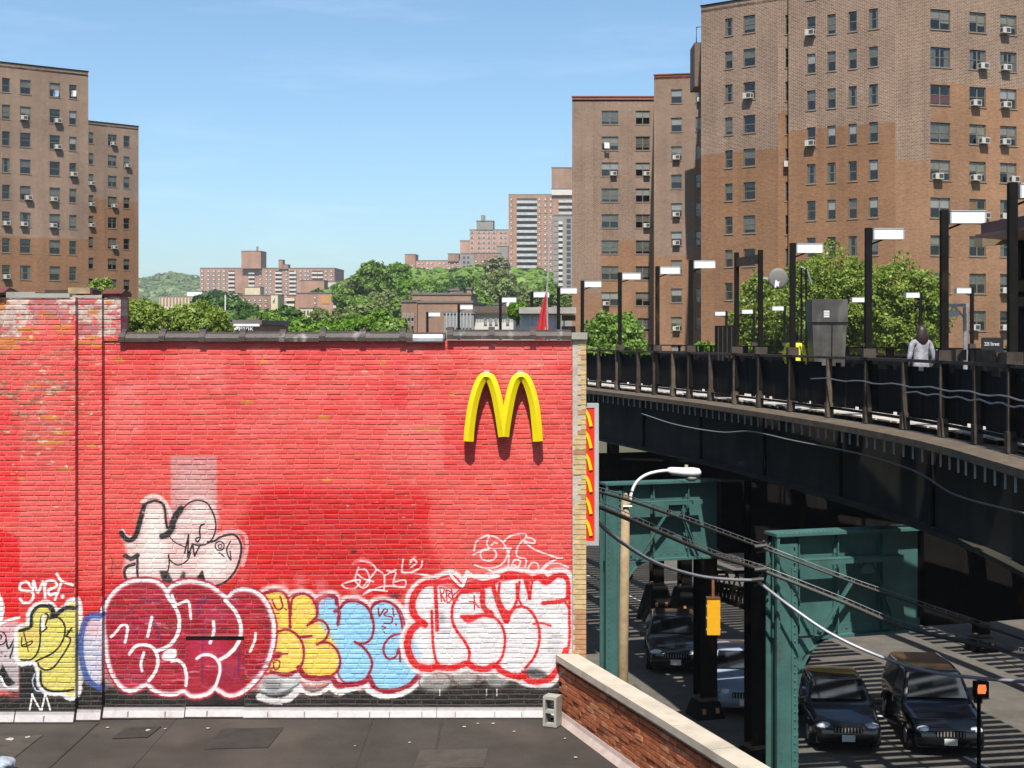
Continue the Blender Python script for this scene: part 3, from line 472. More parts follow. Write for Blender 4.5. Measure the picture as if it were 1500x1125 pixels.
for si, (xa, xb, yo, zt) in enumerate(strips):
    row = 0
    while True:
        z0 = zb+row*CH; z1 = z0+CH-.009
        if z0 > zt-.02: break
        z1 = min(z1, zt)
        if si == 3 and z0 < WZ(499)-.01: row += 1; continue
        x = xa-rnd.uniform(.0, .06)-(BL/2 if row % 2 else 0)
        while x < xb:
            ln = .104 if rnd.random() < .09 else BL+rnd.uniform(-.012, .010)
            a, b_ = max(x, xa), min(x+ln-.009, xb); x += ln
            if b_-a < .03: continue
            segs = [(a, b_)]
            if si == 2 and z0 < HOLE[3] and z1 > HOLE[2]:
                segs = [(p, q) for p, q in ((a, min(b_, HOLE[0]-.004)), (max(a, HOLE[1]+.004), b_)) if q-p > .03]
            for p, q in segs:
                yf = yo+rnd.uniform(-.003, .003)-.007
                dz = .005*math.sin((p+q)*.9+row*.13)+.003*math.sin((p+q)*2.7+row*.7); za, zc_ = z0+dz+rnd.uniform(0, .003), z1+dz-rnd.uniform(0, .003)
                if za < HOLE[3] < zc_ and q > HOLE[0] and p < HOLE[1]: za = max(za, HOLE[3])
                if si == 2 and single < 300 and q-p > .17 and WZ(725) < z0 < WZ(512) and WX(500) < p < WX(836):
                    m_ = MB(); brick_mesh(m_, p, q, za, zc_, yf); m_.build('brick', M['paintbrick'], red); single += 1
                else: brick_mesh(rest, p, q, za, zc_, yf)
        row += 1
rest.build('brickwork', M['paintbrick'], red, kind='stuff')
# the mortar behind the bricks and the body of the building
mo = MB()
for xa, xb, yo, zt in strips[:2]+[(WX(153), HOLE[0], 0, WZ(499)), (HOLE[1], WX(838), 0, WZ(499)), (HOLE[0], HOLE[1], 0, 0)]:
    if zt: mo.box(xa, yo, 3.2, xb, .3, zt)
    else: mo.box(xa, 0, HOLE[3], xb, .3, WZ(499))
mo.box(WX(153), -.03, WZ(499), WX(178), .3, WZ(433))
mo.build('mortar', M['paintmortar'], red)
body = MB(); body.box(WX(-25), .3, GZ-.1, 1.0, 14, WZ(499)); body.box(WX(-25), .3, WZ(499), WX(178), .36, WZ(436))
body.build('wall', mat('side_wall_brick', (.22, .11, .07), .9, 0, .25, 3), red)
pn = MB(); pn.box(HOLE[0]+.002, -.006, HOLE[2], HOLE[1]-.002, .08, HOLE[3]-.06); pn.build('panel', M['paintflat'], red, label='flat board panel filling an old opening, painted over')
sl2 = MB(); sl2.box(HOLE[0], .012, HOLE[3]-.058, HOLE[1], .06, HOLE[3]-.002); sl2.build('lintel', M['black_steel'], red)
# tan brick corner with cement
M['tanbrick'] = mat('tan_brick', (.56, .40, .20), .85, 0, .25, 7, .3, 50, .2)
M['tanbrick2'] = mat('orange_tan_brick', (.45, .24, .12), .85, 0, .25, 7, .3, 50, .2)
q = MB(); q.box(WX(838.5), -.018, 3.6, WX(857.5), .3, WZ(497)); q.build('corner_cement', mat('old_cement', (.46, .40, .34), .9, 0, .25, 5, .4, 30), red)
tb = {}
for i in range(76):
    z0 = zb+i*CH*1.0; y_ = HY-(z0-CZ)*K
    if z0 > WZ(500): break
    long = (i % 2 == 0); cem = 500 < y_ < 640 or (700 < y_ < 740)
    x0 = (846 if cem else 839.5) if long else (851 if cem else 842); x1 = 858.5
    key = (x0, (y_ > 905 and rnd.random() < .7) or rnd.random() < .07)
    if key not in tb:
        m_ = MB(); m_.box(WX(x0), -.027, 0, WX(x1), .05, CH-.009); tb[key] = m_.mesh('brick', M['tanbrick2' if key[1] else 'tanbrick'])
    obj('brick', tb[key], red, (0, rnd.uniform(-.003, .003), z0))
cp = MB(); cp.box(WX(837), -.07, WZ(497), WX(860), .35, WZ(487)); cp.build('corner_cap', M['concrete'], red)
# clay coping tiles along the top
M['claytile'] = mat('dark_clay_tile', (.05, .036, .030), .55, 0, .35, 6, .25, 40, .4, stain=((.35, .32, .29), .62, .75, .7, 5))
def tile(x0, x1, yb, prof_h=.135, m='claytile', name='coping_tile'):
    t = MB(); n = 8; X0, X1 = WX(x0), WX(x1)
    def prof(s): return [(-.075*s, 0), (-.075*s, .05*s), (-.03, .085*s+.02), (.04, prof_h*s), (.13, prof_h*s), (.22, .085*s), (.30, .05), (.30, 0)]
    for a, b_, s in ((X0, X0+.085, 1.28), (X0+.07, X1, 1.0)):
        p = prof(s); t.sweep(p, [(a, 0, WZ(yb)), (b_, 0, WZ(yb))], [((0, 1, 0), (0, 0, 1))]*2)
    return t.build(name, M[m], red)
xs = 176
while xs < 592: tile(xs, min(xs+58.5, 596), 500+rnd.uniform(-.6, .6)); xs += 58.5
tile(596, 652, 501.5)
mm = MB(); mm.sweep([(-.08, .015), (-.08, .06), (-.03, .112), (-.02, .112), (-.07, .055), (-.07, .015)], [(WX(597), 0, WZ(501.5)), (WX(649), 0, WZ(501.5))], [((0, 1, 0), (0, 0, 1))]*2); mm.build('metal_patch', M['galv'], red)
xs = 655
while xs < 836: tile(xs, min(xs+60.5, 837), 497+rnd.uniform(-.5, .5)); xs += 60.5
# caps of the pier
m_ = MB(); m_.sweep([(-.06, 0), (-.08, .035), (.1, .10), (.4, .05), (.4, 0)], [(WX(153)-.02, 0, WZ(434)), (WX(181), 0, WZ(434))], [((0, 1, 0), (0, 0, 1))]*2); m_.build('coping_tile', mat('red_clay_cap', (.13, .035, .03), .6, 0, .3, 6), red)
m_ = MB(); m_.sweep([(-.30, 0), (-.32, .035), (-.1, .11), (.4, .05), (.4, 0)], [(WX(-25), 0, WZ(437)), (WX(18), 0, WZ(433))], [((0, 1, 0), (0, 0, 1))]*2); m_.build('coping_tile', bpy.data.materials['red_clay_cap'], red)
cm = MB()
for a, b_, y1 in ((18, 60, 430), (60, 110, 432), (110, 153, 434)): cm.box(WX(a), -.235 if b_ < 118 else -.12, WZ(437), WX(b_), .5, WZ(y1)+rnd.uniform(0, .015))
cm.build('cement_cap', M['concrete'], red)
m_ = MB(); m_.box(WX(62), .1, WZ(432), WX(132), .5, WZ(424)); m_.build('roof_board', M['rust_steel'], red); m_ = MB(); m_.box(WX(98), .05, WZ(430), WX(130), .5, WZ(421)); m_.build('roof_board', M['tan_pole'], red)
# metal flashing along the foot
M['flash'] = mat('painted_flashing', (.42, .385, .385), .5, .1, .12, 8, .2, 14, .5, stain=((.32, .24, .24), .58, .7, .7, 4))
for a, b_, yo, yt, yb in ((-25, 32, -.24, 1052, 1070), (33, 118, -.24, 1050, 1072), (118, 153, -.13, 1046, 1063), (153, 272, -.02, 1041, 1057), (272, 358, .02, 1043, 1057), (358, 640, -.02, 1041, 1056), (640, 812, -.02, 1040, 1055)):
    t = MB(); t.sweep([(0, .15), (-.012, .15), (-.02, .10), (-.03, .10), (-.075, 0), (0, 0)], [(WX(a)+.003, yo-.012, 3.995), (WX(b_)-.003, yo-.012, 3.995)], [((0, 1, 0), (0, 0, 1))]*2); t.build('flashing', M['flash'], red)
    t = MB(); t.box(WX(a)+.003, yo-.105, 3.995, WX(b_)-.003, yo-.088, 4.012); t.box(WX(a)+.003, yo-.026, 4.135, WX(b_)-.003, yo-.02, 4.15); t.build('flashing_lip', M['rust_steel'], red)
    for k_ in range(int((b_-a)/46)):
        t = MB(); xq = WX(a+46*(k_+1)-rnd.uniform(0, 20)); t.box(xq, yo-.10, 4.0, xq+.012, yo-.03, 4.09); t.build('flashing_seam', M['grey_paint'], red)
# yellow arches
def arch_sign():
    s = thing('letter_sign', 'large yellow double-arch letter M sign on the red wall', 'sign', P(737, 645, WD))
    base = Vector((WX(737), WD, WZ(645)))
    def arch(pts):
        pts = [Vector((WX(x), 0, WZ(y))) for x, y in pts]; q = catmull([(p.x, p.z) for p in pts], False, 6); path = [Vector((a, 0, b)) for a, b in q]; fr = []
        for i, p in enumerate(path):
            d = (path[min(i+1, len(path)-1)]-path[max(i-1, 0)]).normalized()
            fr.append((d.cross(Vector((0, 1, 0))), Vector((0, -1, 0)), abs(d.z)))
        m = MB(); n = 5; v = []; f = []
        for p, (A, B, up) in zip(path, fr):
            h = .050+.019*up
            for a, b_ in ((-h, .06), (-h, .19), (0, .235), (h, .19), (h, .06)): v.append(p+A*a+B*b_+Vector((0, WD, 0))-base)
        for i in range(len(path)-1):
            for j in range(n): f.append((i*n+j, i*n+(j+1) % n, (i+1)*n+(j+1) % n, (i+1)*n+j))
        f += [tuple(range(n-1, -1, -1)), tuple(range((len(path)-1)*n, len(path)*n))]
        return m.add(v, f)
    arch([(687, 645), (688.5, 625), (693, 594), (700, 568), (707, 553.5), (713, 551), (720, 556), (727, 577), (732, 603), (735.5, 625), (737.5, 638)]).build('arch', M['yellow'], s)
    arch([(738.5, 638), (740, 625), (743.5, 603), (748.5, 577), (755, 557), (762, 551), (769, 553.5), (776, 568), (782.5, 594), (786, 625), (787.5, 645)]).build('arch', M['yellow'], s)
    for x in (713, 762):
        b = MB(); b.box(WX(x-4)-base.x, -.07, WZ(546)-base.z, WX(x+4)-base.x, 0, WZ(542)-base.z); b.build('bracket', M['galv'], s)
    for x, y in ((687, 630), (737, 625), (787, 630)):
        b = MB(); b.box(WX(x-2)-base.x, -.07, WZ(y+4)-base.z, WX(x+2)-base.x, -.01, WZ(y)-base.z); b.build('bracket', M['galv'], s)
arch_sign()
# blade sign on the street front
bs = thing('blade_sign', 'tall orange-red sign with stacked yellow arches beyond the tan corner', 'sign', (.75, WD+.55, WZ(808)))
hb = WZ(594)-WZ(808)+.0
m_ = MB(); m_.box(.0, .01, .06, .42, .16, hb-.06); m_.build('face', M['redsign'], bs)
m_ = MB(); m_.box(0, 0, hb-.06, .48, .17, hb); m_.box(0, 0, 0, .48, .17, .06); m_.box(.42, 0, .06, .48, .17, hb-.06); m_.build('frame', M['grey_paint'], bs)
for i in range(6):
    m_ = MB(); zz = .12+i*.31
    q = catmull([(.12, zz), (.15, zz+.16), (.23, zz+.27), (.32, zz+.2), (.37, zz+.02)], False, 5); fr = []
    path = [(a, 0, b) for a, b in q]
    for j in range(len(q)):
        d = np.array(q[min(j+1, len(q)-1)])-np.array(q[max(j-1, 0)]); d = d/np.linalg.norm(d); fr.append(((d[1], 0, -d[0]), (0, -1, 0)))
    m_.sweep([(-.022, -.012), (-.022, .012), (.022, .012), (.022, -.012)], path, fr); m_.build('arch', M['yellow'], bs)
# ---------------------------------------------------------------- neighbouring roof, parapet
RZ = 3.985
U = Vector((math.sin(R(18.9)), -math.cos(R(18.9)), 0)); V_ = Vector((U.y*-1, U.x, 0)); V_ = Vector((math.cos(R(18.9)), math.sin(R(18.9)), 0))   # along the street toward the camera, and across to the street
PO = Vector((.66, WD-.02, 0))                         # inner foot of the parapet at the wall
roofm = mat('roll_roofing', (.050, .042, .036), .9, 0, .3, .9, .25, 45, .2, stain=((.105, .088, .072), .48, .7, .8, .45))
lowb = thing('low_building', 'low flat-roofed building in front of the red wall', 'building', (0, WD, 0))
A0 = PO; B0 = PO+U*11.5
rf = MB(); rf.prism([(A0.x, -.012), (B0.x, B0.y-WD), (WX(-25)-.2, B0.y-WD), (WX(-25)-.2, -.25), (WX(118), -.25), (WX(118), -.12), (WX(153), -.12), (WX(153), -.012)][::-1], RZ-.3, RZ); rf.build('roof', roofm, lowb)
bw = MB(); e = .25
bw.prism([(A0.x+e, -.02), (B0.x+e, B0.y-WD), (WX(-25), B0.y-WD), (WX(-25), -.02)][::-1], GZ-.1, RZ-.31); bw.build('wall', bpy.data.materials['side_wall_brick'], lowb)
for k, (a, b_) in enumerate(((-7.4, -4.6), (-4.58, -1.9), (-1.88, .4))):
    s_ = MB(); s_.prism([(a, -.1 if a > -5.6 else -.28), (a, -6), (b_, -6), (b_, -.1)], RZ, RZ+.006+.002*k); s_.build('roofing_sheet', roofm, lowb)
for k, (x0, x1, y0, y1) in enumerate(((-6.9, -6.2, -2.6, -.9), (-3.9, -3.1, -1.5, -.55), (-1.2, -.35, -2.3, -1.5), (-5.2, -4.75, -1.05, -.5))):
    s_ = MB(); s_.prism([(x0, y0), (x1, y0+.06), (x1+.05, y1), (x0+.04, y1-.05)], RZ+.011+.001*k, RZ+.017+.001*k); s_.build('tar_patch', mat('tar_patch_%d' % k, (.036, .032, .028) if k % 2 else (.066, .056, .047), .85, 0, .3, 4, .3, 50, .25), lowb)
for k in range(1, 5, 3):
    s_ = MB(); s_.prism([(-7.2+k*1.55, -6), (-7.17+k*1.55, -6), (-7.14+k*1.55, -.3), (-7.17+k*1.55, -.3)], RZ+.012, RZ+.016); s_.build('tar_seam', bpy.data.materials['tar_patch_1'], lowb)
pt = thing('parapet_wall', 'brick parapet with pale limestone coping beside the street', 'parapet', (PO.x, PO.y, RZ), 0)
PH = .78; LP = 9.0
pc = MB(); pc.obox(U*LP/2+V_*.125+Vector((0, 0, PH/2-.1)), U*LP/2, V_*.09, Vector((0, 0, PH/2+.1))); pc.build('core', mat('parapet_mortar', (.42, .31, .22), .9, 0, .25, 5, .3, 40), pt)
M['oldbrick'] = mat('old_red_brick', (.42, .13, .055), .85, 0, .35, 9, .4, 45, .2); M['oldbrick2'] = mat('dark_red_brick', (.28, .085, .04), .85, 0, .35, 9, .4, 45, .2); M['oldbrick3'] = mat('pale_red_brick', (.5, .22, .11), .85, 0, .3, 9, .4, 45, .2)
ang = math.atan2(U.y, U.x); cnt = 0
bm_ = []
for k in ('oldbrick', 'oldbrick2', 'oldbrick3'):
    b = MB(); b.box(0, -.05, 0, BL-.012, .0, .056); bm_.append(b.mesh('brick', M[k]))
extra = MB()
for r in range(9):
    z = .10+r*.0686
    x = -BL/2 if r % 2 else 0
    if z > PH-.05: break
    while x < LP-.3:
        o = U*max(x, 0)+V_*(.035+rnd.uniform(-.008, .008))
        if x >= 0:
            ob = obj('brick', bm_[rnd.choice((0, 0, 0, 1, 2, 0))], pt, (o.x, o.y, z), ang)
            ob.location = (o.x+V_.x*.0, o.y, z); cnt += 1
        x += BL
M['bandstone'] = M['concrete']
x = 0; k = 0; cl = .92
while x < LP:
    c = MB(); c.obox((0, 0, .045), U*(cl/2-.004), V_*.15, (0, 0, .045)); o = U*(x+cl/2)+V_*.085
    c.build('coping_stone', M['limestone'], pt, loc=(o.x, o.y, PH+.01+rnd.uniform(-.004, .004))); x += cl
t = MB(); t.sweep([(-.02, .12), (-.03, .12), (-.045, .07), (-.11, 0), (-.02, 0)], [U*0+Vector((0, 0, 0)), U*LP], [(V_, (0, 0, 1))]*2); t.build('base_flashing', mat('pink_flashing', (.5, .40, .36), .5, .1, .2, 6, .15, 20), pt)
# concrete block by the corner
cb = thing('concrete_block', 'grey hollow concrete block standing on end by the parapet', 'block', P(809, 1058, WD-.42))
cb.location.z = RZ+.012; cb.rotation_euler = (0, 0, R(-24))
m_ = MB(); w_, h_, d_ = .098, .40, .19
for a, b_ in ((-w_, -w_+.035), (w_-.035, w_)): m_.box(a, -d_/2, 0, b_, d_/2, h_)
for a, b_ in ((0, .04), (.18, .22), (.36, .40)): m_.box(-w_+.036, -d_/2+.002, a, w_-.036, d_/2-.002, b_)
m_.build('block_shell', M['concrete'], cb)
# litter on the roof
M['litter'] = mat('pale_litter', (.4, .38, .34), .8)
for i, (x, y, s) in enumerate([(157, 1068, .05), (217, 1072, .09), (242, 1070, .05), (305, 1069, .05), (680, 1067, .06), (700, 1062, .04), (722, 1062, .05), (753, 1074, .05), (843, 1112, .05), (828, 1084, .04), (15, 1085, .12), (40, 1082, .07), (520, 1095, .03), (600, 1090, .04)]):
    d = (CZ-RZ)*F/(y-HY); p = P(x, y, d); b = bmesh.new(); bmesh.ops.create_icosphere(b, subdivisions=1, radius=s*.5)
    for v in b.verts: v.co = Vector((v.co.x*rnd.uniform(.6, 1.5), v.co.y*rnd.uniform(.6, 1.2), v.co.z*.18+.012))
    me = bpy.data.meshes.new('litter'); b.to_mesh(me); b.free(); me.materials.append(M['litter'])
    obj('paper_scrap', me, None, (p.x, p.y, RZ+.012), rnd.uniform(0, 6), label='small scrap of pale litter lying on the dark roof', category='litter', group='litter on the roof')
bag = MB(); rr = random.Random(2)
bmm = bmesh.new(); bmesh.ops.create_icosphere(bmm, subdivisions=3, radius=.14)
for v in bmm.verts: v.co = v.co*(1+.16*math.sin(v.co.x*31+v.co.z*17)*math.cos(v.co.y*27)); v.co.z = v.co.z*.55+.1
me = bpy.data.meshes.new('plastic_bag'); bmm.to_mesh(me); bmm.free(); me.materials.append(mat('pale_blue_plastic', (.3, .35, .42), .5)); p = P(10, 1122, (CZ-RZ)*F/(1128-HY))
obj('plastic_bag', me, None, (p.x, p.y-.1, RZ+.01), 0, label='pale blue plastic bag on the roof at the lower left corner', category='bag')
# ---------------------------------------------------------------- elevated railway
TOPZ, DECKZ, VS = 8.86, 7.62, 1.0
ctrl = [(3.4, -14), (4.2, -6), (4.8, 1), (5.3, 6), (6.0, 11), (6.5, 15), (6.66, 17.8), (6.74, 20.3), (6.55, 23.5), (5.98, 27.6), (4.85, 33.6), (3.6, 38.5), (2.25, 43.6), (.75, 49.5), (-1.9, 58.5), (-5.0, 69), (-9.5, 84)]
cpt = catmull([(a*VS, b*VS) for a, b in ctrl], False, 24); seg = np.hypot(*np.diff(cpt, axis=0).T); arc = np.concatenate([[0], np.cumsum(seg)])
def rail_at(s, off=0., z=0.):
    x = np.interp(s, arc, cpt[:, 0]); y = np.interp(s, arc, cpt[:, 1]); x2 = np.interp(s+.05, arc, cpt[:, 0]); y2 = np.interp(s+.05, arc, cpt[:, 1]); x1 = np.interp(s-.05, arc, cpt[:, 0]); y1 = np.interp(s-.05, arc, cpt[:, 1])
    t = Vector((x2-x1, y2-y1, 0)).normalized(); n = Vector((t.y, -t.x, 0))         # n points right, over the tracks
    return Vector((x, y, z))+n*off, t, n
def ray_off(px, off):
    best = min((abs(CX+F*rail_at(s, off)[0].x/rail_at(s, off)[0].y-px), s) for s in np.linspace(26, SL-1, 600))[1]
    return rail_at(best, off)
def s_at_px(px): 
    ok = cpt[:, 1] > 8; q = CX+F*cpt[ok, 0]/cpt[ok, 1]; ar = arc[ok]; i = np.argsort(-ar); return float(np.interp(px, q[i], ar[i]))
SL = arc[-1]
via = thing('railway_viaduct', 'dark elevated railway structure curving away above the street', 'viaduct')
def along(name, prof, mt, s0=0, s1=None, n=60, off=0, kind=None, parent=None):
    s1 = s1 or SL-.2; m = MB(); path = []; fr = []
    for i in range(n+1):
        p, t, nn = rail_at(s0+(s1-s0)*i/n, 0); path.append(p); fr.append((nn, (0, 0, 1)))
    m.sweep(prof, path, fr); o = m.build(name, mt, parent or via)
    if kind: o['kind'] = kind
    return o
M['girder'] = mat('girder_grey', (.045, .042, .033), .8, 0, .3, 1.2, .2, 30, .2, stain=((.02, .018, .015), .45, .7, .85, .8))
M['walk'] = mat('weathered_timber', (.12, .093, .068), .85, 0, .35, 5, .3, 40, .2)
M['deckplank'] = mat('platform_boards', (.52, .47, .43), .85, 0, .15, 2)
along('walkway_edge', [(-.55, DECKZ-.08), (-.55, DECKZ+.03), (.05, DECKZ+.05), (.05, DECKZ-.06)], M['walk'])
along('fascia_girder', [(.3, 6.1), (.3, DECKZ-.07), (.5, DECKZ-.07), (.5, 6.1)], M['girder'])
along('girder_flange', [(.08, 6.04), (.08, 6.11), (.7, 6.11), (.7, 6.04)], M['girder'])
for off in (2.2, 5.2, 10.4, 13.8): along('stringer', [(off-.15, 6.5), (off-.15, DECKZ-.35), (off+.15, DECKZ-.35), (off+.15, 6.5)], M['black_steel'])
along('platform_edge', [(2.85, DECKZ), (2.85, DECKZ+.13), (3.1, DECKZ+.13), (3.1, DECKZ)], mat('yellow_edge', (.75, .42, .06), .6))
# girder stiffeners
st = MB(); s = 3.
while s < 82:
    p, t, n = rail_at(s, .295, 6.82); st.obox(p, t*.04, n*.05, Vector((0, 0, .7))); s += 4.2
st.build('stiffeners', M['black_steel'], via, kind='stuff')
# hanging bolts below the walkway edge
hb_ = MB(); s = 6.
while s < 84:
    p, t, n = rail_at(s, -.5, DECKZ-.18); hb_.obox(p, t*.012, n*.012, Vector((0, 0, .11))); s += .42+rnd.uniform(-.05, .05)
hb_.build('hanging_bolts', M['galv'], via, kind='stuff')
# platform boards and ties: open deck that lets light fall through in stripes
pl = MB(); s = 3.; rp = random.Random(11)
while s < SL-1:
    w_ = rp.choice((.12, .15, .2, .25)); p, t, n = rail_at(s, 1.62, DECKZ+.09); pl.obox(p, t*w_, n*1.22, Vector((0, 0, .015))); s += 2*w_+rp.choice((.05, .12, .16, .2, .24))
pl.build('platform_boards', M['deckplank'], via, kind='stuff')
ti = MB(); s = 2.
while s < SL-1:
    for o_, hw in ((4.6, 1.5), (6.9, .9), (11.7, .7)):
        if rp.random() < .95: p, t, n = rail_at(s, o_, DECKZ-.25); ti.obox(p, t*.12, n*hw, Vector((0, 0, .06)))
    p, t, n = rail_at(s, 13.8, DECKZ); ti.obox(p, t*.235, n*1.4, Vector((0, 0, .05)))
    s += .45+rp.uniform(-.04, .04)
ti.build('ties', M['walk'], via, kind='stuff')
for off in (3.85, 5.3, 10.4, 11.8): along('rail', [(off-.035, DECKZ-.16), (off-.035, DECKZ-.02), (off+.035, DECKZ-.02), (off+.035, DECKZ-.16)], M['rust_steel'])
# near railing: post, boards, rails
rail = thing('platform_railing', 'black steel railing along the near edge of the curved platform', 'railing')
along('top_rail', [(-.05, TOPZ-.05), (-.05, TOPZ), (.06, TOPZ), (.06, TOPZ-.05)], M['rust_steel'], parent=rail)
along('mid_rail', [(-.02, DECKZ+.22), (-.02, DECKZ+.265), (.04, DECKZ+.265), (.04, DECKZ+.22)], M['black_steel'], parent=rail)
lights_px = [1483, 1383, 1272, 1161, 1114, 1079, 1012, 963, 908, 866]
posts = [s_at_px(x) for x in (1545, 1483, 1433, 1383, 1327, 1272, 1216, 1160, 1114, 1078, 1042, 1011, 987, 960, 936, 905, 878, 858, 842, 826)]
pm = None
for i, s in enumerate(posts):
    p, t, n = rail_at(s, -.02, 0); m_ = MB(); zt = TOPZ-.052
    m_.obox((p.x, p.y, (DECKZ+.052+zt)/2), t*.035, n*.05, Vector((0, 0, (zt-DECKZ-.052)/2))); m_.obox((p.x, p.y, DECKZ+.2), t*.06, n*.07, Vector((0, 0, .14)))
    m_.build('post', M['rust_steel'] if i % 3 else M['walk'], rail)
# boards between the posts
bdm = MB(); bdm.box(-.105, -.012, 0, .105, .012, 1.0); bdm = bdm.mesh('board', M['black_steel']); ns = 0; s = 4.5
far_b = MB()
while s < SL-1:
    p, t, n = rail_at(s, .05, 0); z0 = DECKZ+.27+(rp.random() < .15)*.05; z1 = TOPZ-.12-(rp.random() < .25)*.07
    if ns < 290 and s > s_at_px(1540) and s < s_at_px(800):
        o = obj('board', bdm, rail, (p.x, p.y, z0), math.atan2(t.y, t.x)); o.scale = (1, 1, z1-z0); ns += 1
    else: far_b.obox((p.x, p.y, (z0+z1)/2), t*.105, n*.012, Vector((0, 0, (z1-z0)/2)))
    s += .215 if rp.random() < .86 else .27
far_b.build('boards', M['black_steel'], rail, kind='stuff')
# conduits along the outside
for k, (zz, x0, x1) in enumerate(((DECKZ+.80, 1195, 1560), (DECKZ+.70, 1335, 1560))):
    pts = []; s0, s1 = s_at_px(x1), s_at_px(x0)
    for i in range(26):
        p, t, n = rail_at(s0+(s1-s0)*i/25, -.10, zz+.02*math.sin(i*1.7)-.0*i); pts.append(p)
    m_ = MB(); m_.tube(pts, .014, 6); m_.build('conduit', mat('conduit_grey%d' % k, (.16, .16, .17), .3, .5), rail)
# opposite platform railing
orl = thing('far_platform_railing', 'dark railing of the opposite platform seen above the near one', 'railing')
OFF = 15.0
along('top_rail', [(OFF-.05, TOPZ-.06), (OFF-.05, TOPZ), (OFF+.05, TOPZ), (OFF+.05, TOPZ-.06)], M['black_steel'], parent=orl)
fb = MB(); s = 6
while s < SL-1:
    p, t, n = rail_at(s, OFF, 0); sp = .24*(1-OFF*.004)
    fb.obox((p.x, p.y, DECKZ+.45), t*.14, n*.015, Vector((0, 0, .45)))
    if rp.random() < .35: fb.obox((p.x, p.y, TOPZ-.2), t*.14, n*.014, Vector((0, 0, .2)))
    s += .27
fb.build('boards', M['black_steel'], orl, kind='stuff')
# platform lamps
def lamp(px, yhead, label, side=1, off=.0, hw=.53, d=None, base=None, wscale=1., s_=None):
    s = s_ if s_ is not None else s_at_px(px); p, t, n = rail_at(s, off, 0); zt = ZY(yhead, p.y)
    r = thing('platform_lamp', label, 'lamp', (p.x, p.y, base or TOPZ), 0, 'lamps along the station platforms')
    b0 = base or TOPZ; m_ = MB(); m_.box(-.055*wscale, -.055, -.9 if base is None else 0, .055*wscale, .055, zt-b0); m_.build('pole', M['black_steel'], r)
    m_ = MB(); m_.box(-.11, -.10, 0, .11, .10, .16); m_.build('base_box', M['rust_steel'], r)
    x0 = side*.07; x1 = side*(.07+hw); a, b_ = min(x0, x1), max(x0, x1)
    m_ = MB(); m_.box(a, -.12, zt-b0-.21, b_, .12, zt-b0-.03); m_.build('lamp_head', M['white'], r)
    m_ = MB(); m_.box(a, -.13, zt-b0-.035+.008, b_, .13, zt-b0-.012); m_.build('lamp_cover', M['grey_paint'], r)
    for xe in (a, b_): m_ = MB(); m_.box(xe-.012, -.125, zt-b0-.215, xe+.012, .125, zt-b0-.04); m_.build('end_cap', M['grey_paint'], r)
    m_ = MB(); m_.bar((side*.03, 0, zt-b0-.30), (side*(.07+hw*.35), 0, zt-b0-.212), .03, .03); m_.build('bracket', M['black_steel'], r)
    return r
for i, (px, y) in enumerate([(1483, 268), (1383, 308), (1272, 334), (1161, 356), (1012, 381), (963, 390), (908, 399), (853, 411)]):
    lamp(px, y, 'white tube lamp on black pole, %s from the right on the near railing' % ORD[i])
for i, (px, y) in enumerate([(818, 421), (779, 427), (733, 435), (672, 446), (626, 457)]):
    lamp(px, y, 'small white platform lamp beyond the red wall, %s from the tall right tower' % ORD[i], hw=.55)
for i, (px, y) in enumerate([(1434, 421), (1358, 428), (1278, 435), (1158, 448), (1112, 453), (1072, 456)]):
    # intersection of the view ray with the opposite railing
    best = min((abs(CX+F*rail_at(s, OFF)[0].x/rail_at(s, OFF)[0].y-px), s) for s in np.linspace(30, SL-1, 600))[1]
    lamp(px, y, 'small white lamp on the opposite platform, %s from the right' % ORD[i], side=-1, off=OFF-.3, hw=.5, s_=best, base=None)
# gantry with dark panel, round mirror
p1, t, n = rail_at(s_at_px(1114)); p2, _, _ = rail_at(s_at_px(1079)); zt = ZY(366, p1.y)
g = thing('sign_gantry', 'dark panel between two black poles on the railing', 'gantry', (p1.x, p1.y, TOPZ))
for p in (p1, p2):
    m_ = MB(); q = p-p1; m_.box(q.x-.05, q.y-.05, -.8, q.x+.05, q.y+.05, (ZY(366, p1.y) if p is p1 else ZY(370, p2.y))-TOPZ); m_.build('pole', M['black_steel'], g)
    m_ = MB(); m_.box(q.x-.13, q.y-.1, 0, q.x+.13, q.y+.1, .15); m_.build('base_box', M['rust_steel'], g)
m_ = MB(); a = Vector((0, 0, ZY(379, p1.y)-TOPZ)); b_ = p2-p1; b_.z = a.z; m_.bar(a, b_, .06, .2); m_.build('panel', M['rust_steel'], g)
mp_ = thing('round_mirror', 'round grey convex mirror beside the gantry', 'mirror', P(1140, 408, p1.y-.05))
m_ = MB(); k = 24; v = []; f = []
for r_, y_ in ((0.0, -.024), (.12, -.02), (.17, -.012), (.215, 0), (.225, .02), (.0, .03)):
    v += [(r_*math.cos(2*PI*j/k), y_, r_*math.sin(2*PI*j/k)*1.05) for j in range(k)]
for i in range(5):
    for j in range(k): f.append((i*k+j, i*k+(j+1) % k, (i+1)*k+(j+1) % k, (i+1)*k+j))
m_.add(v, f); m_.build('disc', mat('dull_mirror_back', (.17, .16, .145), .65, .0, .1, 5), mp_, smooth=True)
m_ = MB(); m_.bar((-.2, .03, 0), ((P(1114, 408, p1.y)-mp_.location).x, .03, .02), .04, .04); m_.build('bracket', M['grey_paint'], mp_)
m_ = MB(); m_.plate([(-.09, -.2), (-.05, -.2), (-.04, -.15), (0, -.19), (.01, -.1), (.04, -.07), (-.02, -.07), (-.05, -.03), (-.07, -.05), (-.08, -.12)], (0, -.03, 0), (1, 0, 0), (0, 0, 1), (0, 1, 0), .004); m_.build('sticker', M['white'], mp_)
